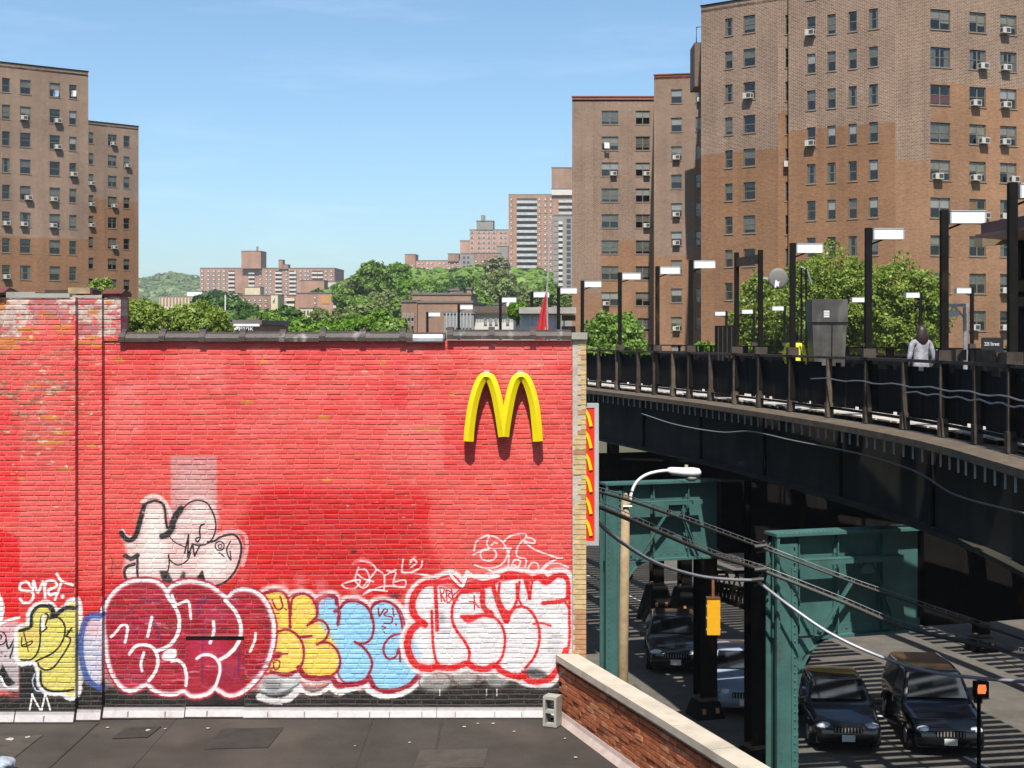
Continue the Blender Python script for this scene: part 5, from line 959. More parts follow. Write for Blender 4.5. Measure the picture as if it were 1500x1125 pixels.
# cars
def car(label, loc, heading, body, suv=False, L=4.6, W=1.8, taxi=False):
    H = 1.72 if suv else 1.46; t = thing('car', label, 'car', loc, heading, 'cars on the street below')   # local +x is the front
    paint = mat('car_paint_%d' % len(bpy.data.materials), body, .22, 0, .04, 2, coat=.6)
    hood = .98 if suv else .86; r0 = .34
    prof = [(-L/2, .45), (-L/2+.03, .80), (-L/2+.25 if suv else -L/2+.6, hood+.05), (-L/2+.35 if suv else -L/2+1.15, H-.06), (-.6, H), (.35, H-.02), (L/2-1.55, hood+.10), (L/2-1.35, hood+.02), (L/2-.35, hood-.10), (L/2-.04, .66), (L/2, .42), (L/2-.1, .24), (-L/2+.1, .24)]
    def half(z): return W/2*(1 if z < hood+.02 else 1-.24*(z-hood)/(H-hood))*(1 if z > .4 else .96)
    m_ = MB(); n_ = len(prof); v = []; f = []
    for k_, s_ in ((0, -1), (1, -.86), (2, .86), (3, 1)):
        for x, z in prof:
            hw = half(z)*(1-.12*abs(2*x/L)**4); yy = s_*hw; zx = z+(0.03 if abs(s_) < .9 and z > .6 else 0); xf = x*(1.0 if abs(s_) < .9 else .985); v.append((xf, yy, zx))
    for a in range(3):
        for j in range(n_): f.append((a*n_+j, a*n_+(j+1) % n_, (a+1)*n_+(j+1) % n_, (a+1)*n_+j))
    f += [tuple(range(n_-1, -1, -1)), tuple(range(3*n_, 4*n_))]; m_.add(v, f); b = m_.build('body', paint, t)
    bv = b.modifiers.new('bevel', 'BEVEL'); bv.width = .09; bv.segments = 3; bv.limit_method = 'ANGLE'; bv.angle_limit = R(12)
    for p_ in b.data.polygons: p_.use_smooth = True
    gl = M['carglass']
    def pane(name, pts): m_ = MB(); m_.add(pts, [tuple(range(len(pts)))]); m_.build(name, gl, t)
    xa, za, xb, zb_ = L/2-1.52, hood+.14, .42, H-.06; e = .03
    pane('windscreen', [(xa+e, -half(za)*.86, za+e), (xa+e, half(za)*.86, za+e), (xb+e, half(zb_)*.86, zb_+.05), (xb+e, -half(zb_)*.86, zb_+.05)])
    for s_ in (-1, 1):
        y0, y1 = s_*(half(hood+.1)+.004), s_*(half(H-.08)+.012)
        pane('side_window', [(xa-.12, y0, hood+.1), (xb-.05, y1, H-.1), (-.25, y1, H-.09), (-.25, y0, hood+.1)][::s_]); pane('side_window', [(-.33, y0, hood+.1), (-.33, y1, H-.09), (-L/2+1.2, y1, H-.11), (-L/2+(.6 if suv else .95), y0, hood+.1)][::s_])
        for xw in (L/2-.85, -L/2+.85):
            m_ = MB(); m_.tube([(xw, s_*(W/2-.2), r0), (xw, s_*(W/2+.005), r0)], r0, 18); wl = m_.build('wheel', M['rubber'], t)
            m_ = MB(); m_.tube([(xw, s_*(W/2-.02), r0), (xw, s_*(W/2+.012), r0)], .2, 12); m_.build('rim', M['galv'], wl)
        m_ = MB(); m_.sphere((L/2-.17, s_*(W/2-.30), .68), .2, 12, 8, sc=(.7, 1.0, .5)); m_.build('headlight', mat('headlight_%d' % len(bpy.data.materials), (.75, .78, .8), .12, .3), t)
        m_ = MB(); m_.obox((L/2-1.5, s_*(W/2+.1), hood+.12), (.07, 0, 0), (0, .1, 0), (0, 0, .07)); m_.build('mirror', paint, t)
    m_ = MB(); m_.obox((L/2-.03, 0, .62), (.035, 0, 0), (0, .36, 0), (0, 0, .07)); gr = m_.build('grille', M['black_steel'], t)
    for i in range(9): m_ = MB(); m_.obox((L/2+.008, -.32+i*.08, .62), (.006, 0, 0), (0, .012, 0), (0, 0, .06)); m_.build('grille_bar', M['galv'], gr)
    m_ = MB(); m_.obox((L/2+.01, 0, .42), (.012, 0, 0), (0, .16, 0), (0, 0, .08)); m_.build('licence_plate', M['white'], t)
    return t
CF = Vector((-.08, -1, 0)).normalized(); HD = math.atan2(CF.y, CF.x)
def at(px, y): d = (CZ-GZ)*F/(y-HY); return Vector(((px-CX)/F*d, d, GZ))
car('black sedan facing the camera beside the nearer green bent', at(1243, 1106)-CF*2.3, HD, (.005, .005, .006))
car('black sport utility car facing the camera at the lower right', at(1393, 1112)-CF*2.35, HD, (.005, .005, .007), True, 4.7, 1.88)
car('pale blue-white car half hidden behind the black columns', at(1092, 1052)-CF*2.3, HD, (.30, .36, .46))
car('dark car farther back in the shade left of the black columns', at(990, 990)-CF*2.3, HD, (.012, .014, .018))
# ---------------------------------------------------------------- brick apartment towers
M['new_brick'] = brickmat('grey_pink_brick', (.215, .134, .094), (.135, .076, .052), (.40, .305, .235))
M['old_brick'] = brickmat('orange_brown_brick', (.275, .14, .072), (.195, .096, .05), (.27, .16, .095), var=.28)
M['old_brick2'] = brickmat('tan_brown_brick', (.315, .166, .09), (.23, .115, .06), (.30, .19, .12), var=.28)
M['redpatch'] = brickmat('red_repair_brick', (.30, .10, .06), (.2, .07, .045), (.3, .16, .11), var=.3)
M['blind'] = mat('cream_blind', (.50, .47, .36), .8, 0, .25, 1.5); M['blind2'] = mat('grey_curtain', (.27, .275, .225), .85, 0, .3, 2); M['blind3'] = mat('red_curtain', (.28, .05, .03), .85, 0, .25, 2); M['blind4'] = mat('white_blind', (.72, .72, .68), .8, 0, .1, 2); M['blind5'] = mat('orange_blind', (.6, .25, .04), .8)
wcache = {}; rw = random.Random(21)
def wmesh(w, h, kind):
    key = (round(w, 2), round(h, 2), kind)
    if key in wcache: return wcache[key]
    f = MB(); b = .055; y0, y1 = .09, .15
    f.box(0, y0, 0, b, y1, h); f.box(w-b, y0, 0, w, y1, h); f.box(b, y0, h-b, w-b, y1, h); f.box(b, y0, 0, w-b, y1, b)
    wide = w > 1.15
    f.box(b, y0+.01, h*.5-.025, w-b, y1-.01, h*.5+.025)
    if wide: f.box(w/2-.045, y0, b, w/2+.045, y1, h-b)
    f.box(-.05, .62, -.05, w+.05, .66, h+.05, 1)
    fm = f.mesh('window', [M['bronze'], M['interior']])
    g = MB(); g.box(b*.5, .118, b*.5, w-b*.5, .124, h-b*.5); gm_ = g.mesh('pane', M['glass'])
    bl = None; mt = None; c = MB()
    if kind == 0: c.box(b, .130, h*.45, w-b, .134, h-b); mt = 'blind2'
    elif kind == 1: c.box(b, .130, h*.55, w*.5, .134, h-b); c.box(w*.5, .131, h*.35, w-b, .135, h-b); mt = 'blind'
    elif kind == 2: c.box(b, .25, h*.7, w-b, .255, h-b); mt = 'blind2'
    elif kind == 3: c.box(b, .130, h*.2, w-b, .134, h-b); mt = 'blind2'
    elif kind == 4: c.box(b, .130, h*.1, w-b, .134, h*.5); mt = 'blind3'
    elif kind == 5: c.box(b, .130, h*.5, w-b, .134, h-b); mt = 'blind4'
    elif kind == 6: c.box(b, .130, b, w*.3, .134, h-b); c.box(w*.72, .130, b, w-b, .134, h-b); mt = 'blind2'
    elif kind == 7: c.box(b, .130, h*.45, w*.48, .134, h-b); mt = 'blind5'
    bm = c.mesh('blind', M[mt]) if mt else None
    s = MB(); s.box(-.08, -.05, -.07, w+.08, .09, -.004); sm = s.mesh('sill', M['sill'])
    wcache[key] = (fm, gm_, bm, sm); return wcache[key]
acm = MB(); acm.box(-.33, -.42, 0, .33, .1, .42); acm = acm.mesh('case', M['acwhite'])
acg = MB(); acg.box(-.04, -.425, .06, .29, -.421, .36); acg = acg.mesh('grille', M['acdark']); acs = MB()
for x in (-.334, .331):
    acs.box(x, -.36, .08, x+.003, -.1, .34)
acs = acs.mesh('side_vent', M['acdark'])
def wall_grid(mb, p0, p1, zb, zt, holes, zone, uv):
    """facade as a grid with real openings; zone(u, z) picks the brick"""
    t = (p1-p0); Lw = t.length; t = t/Lw; n = Vector((t.y, -t.x, 0)); us = {0., Lw}; zs = {zb, zt}
    for u0, u1, z0, z1 in holes: us |= {u0, u1}; zs |= {z0, z1}
    for k, (uu, zz_) in enumerate(zone[1]): us.add(uu) if 0 < uu < Lw else 0; zs.add(zz_) if zb < zz_ < zt else 0
    us = sorted(us); zs = sorted(zs)
    def ishole(u, z): return any(a < u < b and c < z < d for a, b, c, d in holes)
    for i in range(len(us)-1):
        for j in range(len(zs)-1):
            a, b, c, d = us[i], us[i+1], zs[j], zs[j+1]
            if b-a < 1e-5 or d-c < 1e-5: continue
            if ishole((a+b)/2, (c+d)/2): continue
            P4 = [p0+t*a+Vector((0, 0, c)), p0+t*b+Vector((0, 0, c)), p0+t*b+Vector((0, 0, d)), p0+t*a+Vector((0, 0, d))]
            mb.add(P4, [(0, 1, 2, 3)], zone[0]((a+b)/2, (c+d)/2)); uv += [(a, c), (b, c), (b, d), (a, d)]
    for a, b, c, d in holes:
        q = -n*.66; A = p0+t*a+Vector((0, 0, c)); B = p0+t*b+Vector((0, 0, c)); C = p0+t*b+Vector((0, 0, d)); D = p0+t*a+Vector((0, 0, d))
        for e, f_ in ((A, B), (B, C), (C, D), (D, A)): mb.add([f_, e, e+q, f_+q], [(0, 1, 2, 3)], zone[0]((a+b)/2, (c+d)/2)); uv += [(0, 0), (1, 0), (1, .6), (0, .6)]
def pxu(px, p0, p1):
    t = p1-p0; k = (px-CX)/F
    s = (k*p0.y-p0.x)/(t.x-k*t.y); return s*t.length
BUILD_AC = []
def tower(root, faces, roof_z, tname, mats=('new_brick', 'old_brick')):
    for fi, F_ in enumerate(faces):
        p0, p1 = Vector((*F_['p'][0], 0)), Vector((*F_['p'][1], 0)); t = (p1-p0).normalized(); rz = math.atan2(t.y, t.x); Lw = (p1-p0).length
        zt = F_.get('top', roof_z); holes = []; wins = []
        for ci, (x0, x1) in enumerate(F_.get('cols', [])):
            u0, u1 = pxu(x0, p0, p1), pxu(x1, p0, p1); u0 = max(u0, .05); u1 = min(u1, Lw-.05)
            if u1-u0 < .3: continue
            for ri in range(F_.get('r0', 0), F_.get('r1', 12)):
                z1 = F_['z']-F_.get('step', 2.66)*ri; z0 = z1-F_.get('wh', 1.42)
                if z1 > zt-.3 or z0 < 1: continue
                holes.append((u0, u1, z0, z1)); wins.append((u0, u1, z0, z1, ci, ri))
        steps = F_.get('zone', [(0, 99, -1)])           # (u px from, u px to, boundary z): above it newer brick
        st = [(pxu(a, p0, p1), pxu(b, p0, p1), zb_) for a, b, zb_ in steps]
        def zf(u, z, st=st, zt=zt):
            if z > zt-.45: return 2
            for a, b, zb_ in st:
                if a <= u <= b: return 0 if z > zb_ else 1
            return 0
        mb = MB(); uv = []; wall_grid(mb, p0, p1, GZ-.1, zt, holes, (zf, [(a, zb_) for a, b, zb_ in st]+[(b, zb_) for a, b, zb_ in st]+[(Lw*.5, zt-.45)]), uv)
        mb.uv = uv; mb.build('wall', [M[mats[0]], M[F_.get('old', mats[1])], M['redpatch' if F_.get('patch') else mats[0]]], root)
        n = Vector((t.y, -t.x, 0)); c = MB(); c.obox((p0+p1)/2+Vector((0, 0, zt+.04))-n*.12, t*(Lw/2+.05), n*.2, Vector((0, 0, .04))); c.build('roof_edge', M['redclay' if F_.get('patch') else 'black_steel'], root)
        for u0, u1, z0, z1, ci, ri in wins:
            kind = F_.get('kinds', {}).get((ci, ri), rw.choice(F_.get('mix', (0, 0, 2, 0, 3, 6, 8, 1, 5, 9, 6)))); w_, h_ = u1-u0, z1-z0
            fm, gm_, bm, sm = wmesh(w_, h_, kind); o = p0+t*u0; o.z = z0
            W_ = obj('window', fm, root, o, rz); obj('pane', gm_, W_); obj('sill', sm, W_)
            if bm: obj('blind', bm, W_)
            if (ci, ri) in F_.get('ac', ()): BUILD_AC.append((tname+' '+F_['nm'], p0+t*(u0+w_*F_.get('acu', {}).get((ci, ri), .5))+Vector((0, 0, z0+.04)), rz, ci, ri, len(F_['cols'])))
    roof_z = max(f.get('top', roof_z) for f in faces)
M['redclay'] = mat('red_coping', (.30, .09, .06), .7)
def back(root, poly, z, mt='new_brick'):
    mb = MB(); n = len(poly); uv = []
    for i in range(n-1):
        a, b = Vector((*poly[i], 0)), Vector((*poly[i+1], 0)); L_ = (b-a).length; mb.add([a, b, b+Vector((0, 0, z)), a+Vector((0, 0, z))], [(3, 2, 1, 0)], 0); uv += [(0, z), (L_, z), (L_, 0), (0, 0)]
    mb.uv = uv; mb.build('side_wall', M[mt], root)
def roofplate(root, poly, z): m_ = MB(); m_.prism(poly, z-.5, z-.3); m_.build('roof', M['asphalt'], root)
# right tower, front block (E, D), recess, middle block C
t1 = thing('apartment_tower', 'tall brown brick apartment tower filling the right of the photo', 'building', (0, 0, 0))
Ez, Dz = (26.8, 95.4), (20.16, 99.55)
E1 = (26.8+14*math.cos(R(17)), 95.4+14*math.sin(R(17)))
zrow = 32.45
faces = [
 dict(nm='front face', p=(Ez, E1), z=zrow+2.66, cols=[(1363, 1392), (1420, 1444), (1465, 1489)], r0=0, r1=13, zone=[(1300, 1363.5, 21.7), (1363.5, 1419, 27.3), (1419, 1600, 27.2)], old='old_brick2',
      ac={(2, 1), (1, 2), (2, 2), (1, 3), (2, 3), (1, 4), (2, 4), (0, 5), (1, 5), (2, 5), (1, 6), (2, 6), (2, 8), (1, 9), (2, 9)}, acu={(2, 1): .2, (1, 2): .75, (2, 2): .25, (1, 3): .3, (2, 3): .25, (1, 4): .8, (2, 4): .2, (0, 5): .3, (1, 5): .3, (2, 5): .75, (1, 6): .85, (2, 6): .2, (2, 8): .2, (1, 9): .2, (2, 9): .2},
      kinds={(0, 1): 1, (1, 1): 1, (2, 1): 1, (0, 3): 4, (0, 2): 6, (0, 6): 5, (1, 6): 7, (2, 5): 1, (1, 5): 1, (1, 4): 1}),
 dict(nm='shaded face', p=(Dz, Ez), z=zrow+2.66, cols=[(1182, 1194.5), (1212, 1224), (1243, 1255), (1273, 1286)], r0=0, r1=12, zone=[(1100, 1400, 24.35)], mix=(0, 0, 2, 3, 8, 0, 8, 6, 5), ac={(0, 1), (0, 4)}),
 dict(nm='recess', p=((19.54, 100.2), (21.0, 100.1)), top=34.5, z=32.95, step=2.45, cols=[(1150.5, 1157.5)], r0=0, r1=12, zone=[(1100, 1200, 25.8)], ac={(0, 4)}),
 dict(nm='left wing', p=((14.4, 104.0), (19.54, 100.2)), top=34.5, z=33.27, step=2.484, wh=1.31, cols=[(1062, 1073), (1089, 1106)], r0=-1, r1=12, zone=[(1000, 1200, 23.2)], mix=(0, 0, 2, 3, 8, 8, 6), ac={(1, 2)}),
]
tower(t1, faces, 36.2, 'right tower')
back(t1, [Dz, (21.0, 100.1)][::-1], 36.2); back(t1, [(14.4, 104.0), (17.5, 126), (40, 126), E1][::-1], 36.2)
roofplate(t1, [Dz, Ez, E1, (40, 126), (17.5, 126), (14.4, 104.0), (19.54, 100.2), (21.0, 100.1)], 34.5)
m_ = MB(); q = P(1023.5, 0, 118); m_.box(q.x-.35, q.y, 31, q.x+2.2, q.y+3, ZY(62, 118)); m_.build('roof_shed', mat('shed_brick', (.16, .11, .085), .9), t1); m_ = MB(); m_.tube([(q.x-.2, q.y, ZY(62, 118)), (q.x-.2, q.y, ZY(40, 118)), (q.x+1.2, q.y, ZY(38, 118)), (q.x+1.2, q.y, ZY(62, 118))], .05, 5); m_.build('roof_ladder', M['black_steel'], t1)
# blocks B and A
t2 = thing('apartment_tower', 'pinkish brick apartment tower standing left of the tall right tower', 'building')
B0, B1 = (P(958, 0, 128).x, 128), (P(1040, 0, 127).x, 127); A0_, A1_ = (P(838, 0, 140).x, 140), (P(960, 0, 140).x, 140)
faces = [
 dict(nm='right block', p=(B0, B1), z=32.5, cols=[(983, 999), (1019, 1034)], r0=0, r1=12, wh=1.31, top=33.9, zone=[(900, 1100, 16.9)], patch=True, mix=(1, 3, 5, 0, 2), ac={(0, 2), (0, 4), (0, 5), (0, 8), (1, 0), (1, 3), (1, 5), (1, 7)}, kinds={(0, 0): 5, (0, 1): 5, (0, 4): 5, (0, 5): 5}, old='old_brick2'),
 dict(nm='left block', p=(A0_, A1_), z=32.58, cols=[(881, 906), (931, 952)], r0=0, r1=12, wh=1.4, top=34.0, zone=[(800, 880.5, 13.8), (880.5, 1000, 19.2)], patch=True, old='old_brick2', mix=(3, 3, 0, 1, 5), ac={(0, 2), (1, 2), (1, 4), (0, 7)}, acu={(0, 2): .7, (1, 2): .75, (1, 4): .75, (0, 7): .25}, kinds={(0, 0): 3, (1, 0): 5, (0, 2): 5, (1, 2): 5, (1, 3): 5, (1, 7): 1}),
]
tower(t2, faces, 34, 'middle tower')
q2 = (P(958, 0, 140).x+.02, 139.95); back(t2, [q2, B0][::-1], 33.9); back(t2, [A0_, (A0_[0]+.95, 156), (24, 156)], 34.0); roofplate(t2, [A0_, A1_, B0, B1, (26, 156), (A0_[0]+.95, 156)], 34)
# left tower
t3 = thing('apartment_tower', 'brown brick apartment tower at the left edge of the photo', 'building')
L1 = (-43.6, 140.5); dl = (math.cos(R(34)), math.sin(R(34))); L0 = (L1[0]-14*dl[0], L1[1]-14*dl[1]); L2, L3 = (P(129, 0, 173.5).x, 173.5), (P(203, 0, 178).x, 178)
faces = [
 dict(nm='front block', p=(L0, L1), z=35.15, cols=[(3, 14.5), (29.5, 45), (72.5, 88), (101.5, 112)], r0=0, r1=12, top=36.66, zone=[(-200, 200, 19.4)], mix=(0, 0, 2, 3, 6, 8, 8, 1), ac={(1, 1), (2, 1), (2, 2), (1, 4), (2, 4), (0, 5), (1, 5), (2, 5), (0, 7), (3, 3)}, acu={(1, 1): .3, (2, 1): .75, (2, 2): .75, (1, 4): .75, (2, 4): .35, (1, 5): .3, (2, 5): .3}, patch=False, kinds={(2, 0): 1, (3, 1): 5, (3, 2): 5}),
 dict(nm='rear block', p=(L2, L3), z=35.45, cols=[(129.8, 137), (158, 171), (181, 190)], r0=0, r1=12, top=36.85, zone=[(0, 300, 27)], mix=(0, 2, 3, 8, 0), ac={(1, 0), (2, 1), (0, 2), (0, 3), (1, 3), (0, 4), (1, 5)}, acu={(1, 0): .6, (2, 1): .6, (1, 3): .7, (1, 5): .7}),
]
tower(t3, faces, 36.7, 'left tower')
back(t3, [L1, (L1[0]-3.3, 150)], 36.66); back(t3, [L3, (L3[0]-3.8, 190)], 36.85); roofplate(t3, [L0, L1, (L1[0]-3.3, 150), (L0[0], 150)], 36.66); roofplate(t3, [L2, L3, (L3[0]-3.8, 190), (L2[0], 190)], 36.85)
m_ = MB(); q = P(4, 0, 150); m_.box(q.x-8, q.y, 36, q.x, q.y+4, 38.2); m_.build('roof_shed', bpy.data.materials['shed_brick'], t3)
for k, (nm, p, rz, ci, ri, nc) in enumerate(BUILD_AC):
    o = thing('air_conditioner', 'white air conditioner, %s, %s window from left, %s row from top' % (nm, ORD[ci], ORD[ri]), 'air conditioner', p, rz, 'window air conditioners on the towers')
    obj('case', acm, o); obj('grille', acg, o); obj('side_vent', acs, o)
# laundry / things at two sills
for i, (px, y, d, nm) in enumerate(((1069, 99, 109.6, 'white cloth hanging from a window of the tall right tower'), (889, 213, 139.7, 'white cloth in a window of the pinkish middle tower'), (82, 137, 139, 'blue and white cloth on a window sill of the left tower'), (108, 137, 140, 'pale cloth on the corner window sill of the left tower'))):
    o = P(px, y, d-.3); m_ = MB(); k = rnd.uniform(.8, 1.1)
    rows = [[Vector((x_*.28*k, -.05*math.sin(x_*3+zz_), zz_*.3)) for x_ in (-1, -.4, .3, 1)] for zz_ in (-1, 0, 1)]
    m_.add([p for r_ in rows for p in r_], [(a*4+b, a*4+b+1, a*4+b+5, a*4+b+4) for a in range(2) for b in range(3)])
    m_.build('hanging_cloth', M['white'] if i != 2 else mat('blue_cloth', (.35, .45, .65), .8), None, loc=o, label=nm, category='cloth')
# ---------------------------------------------------------------- distant town
M['farbrick'] = brickmat('far_red_brick', (.40, .205, .14), (.32, .16, .11), (.42, .28, .21), var=.2); M['farbrick2'] = brickmat('far_brown_brick', (.32, .19, .135), (.25, .145, .1), (.33, .23, .17), var=.2); M['farpink'] = brickmat('far_pink_brick', (.5, .27, .2), (.42, .22, .16), (.46, .33, .27), var=.2)
M['cream'] = mat('cream_render', (.62, .52, .34), .9, 0, .1, .3); M['pale'] = mat('pale_wall', (.6, .56, .5), .9, 0, .1, .3); M['greyw'] = mat('grey_wall', (.26, .25, .23), .9, 0, .15, .3); M['farwin'] = mat('far_window_glass', (.05, .055, .06), .2, 0, .4, .2, spec=.6); M['farframe'] = mat('far_window_frame', (.62, .6, .56), .7); M['farroof'] = mat('far_roof', (.16, .14, .13), .9, 0, .2, .3); M['verdigris'] = mat('green_copper', (.30, .42, .36), .7)
fw = {}
M['balcgrey'] = mat('balcony_grey', (.46, .46, .45), .8, 0, .25, .6)
def block(root, x0, x1, yt, d, mt='farbrick', depth=12, name='wall', zb=GZ-.1, parapet='farroof', ang=0):
    a, b = P(x0, yt, d), P(x1, yt, d); w_ = b.x-a.x; m_ = MB(); uv = []; c = math.cos(ang); s = math.sin(ang)
    o = Vector((a.x, d, 0)); X = Vector((c, s, 0)); Y = Vector((-s*0+.08, 1, 0)); W2 = w_/c
    q = [o, o+X*W2, o+X*W2+Y*depth, o+Y*depth]; h = a.z
    for i in range(4):
        e, f = q[i], q[(i+1) % 4]; L_ = (f-e).length; m_.add([e+Vector((0, 0, zb)), f+Vector((0, 0, zb)), f+Vector((0, 0, h)), e+Vector((0, 0, h))], [(0, 1, 2, 3)]); uv += [(0, zb), (L_, zb), (L_, h), (0, h)]
    m_.add([v+Vector((0, 0, h)) for v in q], [(0, 1, 2, 3)]); uv += [(0, 0)]*4; m_.uv = uv; m_.build(name, M[mt], root)
    if parapet: 
        m_ = MB(); m_.add([v+Vector((0, 0, h+.02))-Y*.15*(i < 2)+X*.15*(-1 if i in (0, 3) else 1) for i, v in enumerate(q)]+[v+Vector((0, 0, h+.35))-Y*.15*(i < 2)+X*.15*(-1 if i in (0, 3) else 1) for i, v in enumerate(q)], [(0, 3, 2, 1), (4, 5, 6, 7), (0, 1, 5, 4), (1, 2, 6, 5), (2, 3, 7, 6), (3, 0, 4, 7)]); m_.build('roof_edge', M[parapet], root)
def wins(root, xs, ys, d, wpx, hpx, style=0, dy=.12):
    key = (round(wpx, 1), round(hpx, 1), d, style)
    if key not in fw:
        w_, h_ = wpx*d/F, hpx*d/F; m_ = MB(); m_.box(-w_/2, -dy, -h_/2, w_/2, .1, h_/2, 0); e = min(w_, h_)*.13
        if style == 0: m_.box(-w_/2-e*.3, -dy-.06, -h_/2-e*1.5, w_/2+e*.3, -dy+.0, -h_/2, 1); m_.box(-w_/2, -dy-.05, -e*.5, w_/2, -dy, e*.5, 1); m_.box(-w_/2, -dy-.04, e*.5, w_*.1, -dy, h_/2, 1)
        elif style == 1: m_.box(-w_/2, -dy-.04, -h_/2, -w_/2+e, -dy, h_/2, 1); m_.box(w_/2-e, -dy-.04, -h_/2, w_/2, -dy, h_/2, 1); m_.box(-e/2, -dy-.04, -h_/2, e/2, -dy, h_/2, 1); m_.box(-w_/2+e, -dy-.04, h_/2-e, w_/2-e, -dy, h_/2, 1)
        fw[key] = m_.mesh('window', [M['farwin'], M['farframe']])
    for x in xs:
        for y in ys: obj('window', fw[key], root, P(x, y, d))
def balcony(root, x0, x1, ys, d, mt='pale', out=1.3, rail_px=3.2):
    w_ = (x1-x0)*d/F
    for y in ys:
        p = P(x0, y, d); m_ = MB(); h = rail_px*d/F; m_.box(0, -out, -.2, w_, 0, 0); m_.box(0, -out, 0, w_, -out+.1, h); m_.box(0, -out+.1, 0, .1, 0, h); m_.box(w_-.1, -out+.1, 0, w_, 0, h); m_.build('balcony', M[mt], root, loc=p)
# wide red slab in the distance
s1 = thing('apartment_slab', 'long red brick apartment slab with a square tower, left of centre', 'building'); d = 880
block(s1, 293, 490, 393, d, depth=30); block(s1, 353.5, 382, 368, d-3, depth=14, zb=ZY(394, d)+.2); block(s1, 408, 414, 381, d-1, 'farbrick2', depth=6, zb=ZY(394, d)); block(s1, 414.5, 422, 388, d-1, 'farbrick2', depth=6, zb=ZY(394, d))
m_ = MB(); m_.tube([P(377, 370, d), P(377, 361, d)], .8, 6); m_.build('chimney', M['farbrick2'], s1)
ys = [398+6.12*i for i in range(7)]
wins(s1, [297, 306, 314, 321.5, 329], ys, d-.05, 4.2, 3.0); wins(s1, [382, 391, 397, 420, 433, 441, 448, 452, 478, 486], ys, d-.05, 3.6, 3.0)
for x0, x1 in ((335, 344), (364.5, 373), (403.5, 413), (424, 434), (457, 465), (465.5, 473)): balcony(s1, x0, x1, [y+3 for y in ys], d, 'pale', 1.2, 2.4)
for x0, x1 in ((335, 344), (364.5, 373), (403.5, 413), (424, 434), (457, 473)):
    for y in ys: m_ = MB(); p = P(x0, y+3, d); m_.box(0, -.1, 0, (x1-x0)*d/F, .0, 2.0); m_.build('balcony_door', M['farwin'], s1, loc=p)
# distant blocks right of centre
s2 = thing('apartment_block', 'low pink brick apartment block behind the trees right of centre', 'building'); d = 820
block(s2, 608, 675, 382, d, 'farpink', depth=20); block(s2, 593, 608.5, 373, d-2, 'farbrick', depth=12); block(s2, 656, 672, 372, d-1, 'farbrick2', depth=8, zb=ZY(383, d)); block(s2, 675, 692, 384, d, 'farpink', depth=16)
wins(s2, [614, 619, 627, 633, 645, 651, 659, 667, 671.5, 681, 686], [387+6.55*i for i in range(7)], d-.05, 3.2, 3.2)
wins(s2, [605], [390+6.55*i for i in range(6)], d-2.05, 3.6, 3.0)
s3 = thing('apartment_block', 'pink brick apartment block with black rooftop housing beside the balcony tower', 'building'); d = 730
block(s3, 688, 745, 337, d, 'farpink', depth=18); block(s3, 674, 689, 353, d+2, 'farpink', depth=12); block(s3, 698, 722.5, 324, d, 'greyw', depth=8, zb=ZY(338, d)); block(s3, 704.5, 710, 315, d, 'greyw', depth=3, zb=ZY(325, d), parapet=None)
wins(s3, [691.5, 702, 708.5, 716, 724, 734, 740.5], [340+7.4*i for i in range(6)], d-.05, 4, 4, 1)
block(s3, 692, 734, 371, d-14, 'farbrick2', depth=8); block(s3, 675, 694, 372, d-15, 'greyw', depth=6); block(s3, 728, 744, 361, d-13, 'greyw', depth=6)
wins(s3, [698, 708, 720, 728], [384, 393], d-14.05, 3.5, 4); wins(s3, [680, 686], [377, 384, 391, 398], d-15.05, 3, 3, 2)
# tall balcony tower
s4 = thing('balcony_tower', 'tall red brick tower with stacks of white balconies', 'building'); d = 625
block(s4, 745, 838, 285, d, 'farbrick', depth=24, parapet='verdigris'); block(s4, 808, 840, 246, d+6, 'farbrick2', depth=14, zb=ZY(286, d)); block(s4, 808, 838, 277, d-1, 'pale', depth=8, zb=ZY(286, d))
yb = [292.5+8.62*i for i in range(15)]
balcony(s4, 757, 786.5, [y+5 for y in yb], d, 'balcgrey', 1.4, 3.3); balcony(s4, 818, 840, [y+4 for y in yb[:4]], d, 'balcgrey', 1.4, 3.3)
for y in yb: m_ = MB(); p = P(757, y+5, d); m_.box(0, -.08, 0, 29.5*d/F, .0, 2.3); m_.build('balcony_door', M['farwin'], s4, loc=p)
wins(s4, [749.5], yb, d-.05, 3, 3); wins(s4, [791, 799.5, 807.5], yb, d-.05, 4, 3.2, 0)
s5 = thing('apartment_block', 'narrow grey apartment block with dark balconies beside the pinkish tower', 'building'); d = 480
block(s5, 811, 842, 316, d, 'greyw', depth=14); wins(s5, [833], [323+8.2*i for i in range(13)], d-.05, 6, 5, 2)
balcony(s5, 818, 824, [328+8.2*i for i in range(13)], d, 'pale', .8, 3.5)
for i in range(13): m_ = MB(); p = P(811, 324+8.2*i, d); m_.box(0, -.06, 0, 6.5*d/F, .0, .15); m_.build('floor_band', M['farwin'], s5, loc=p)
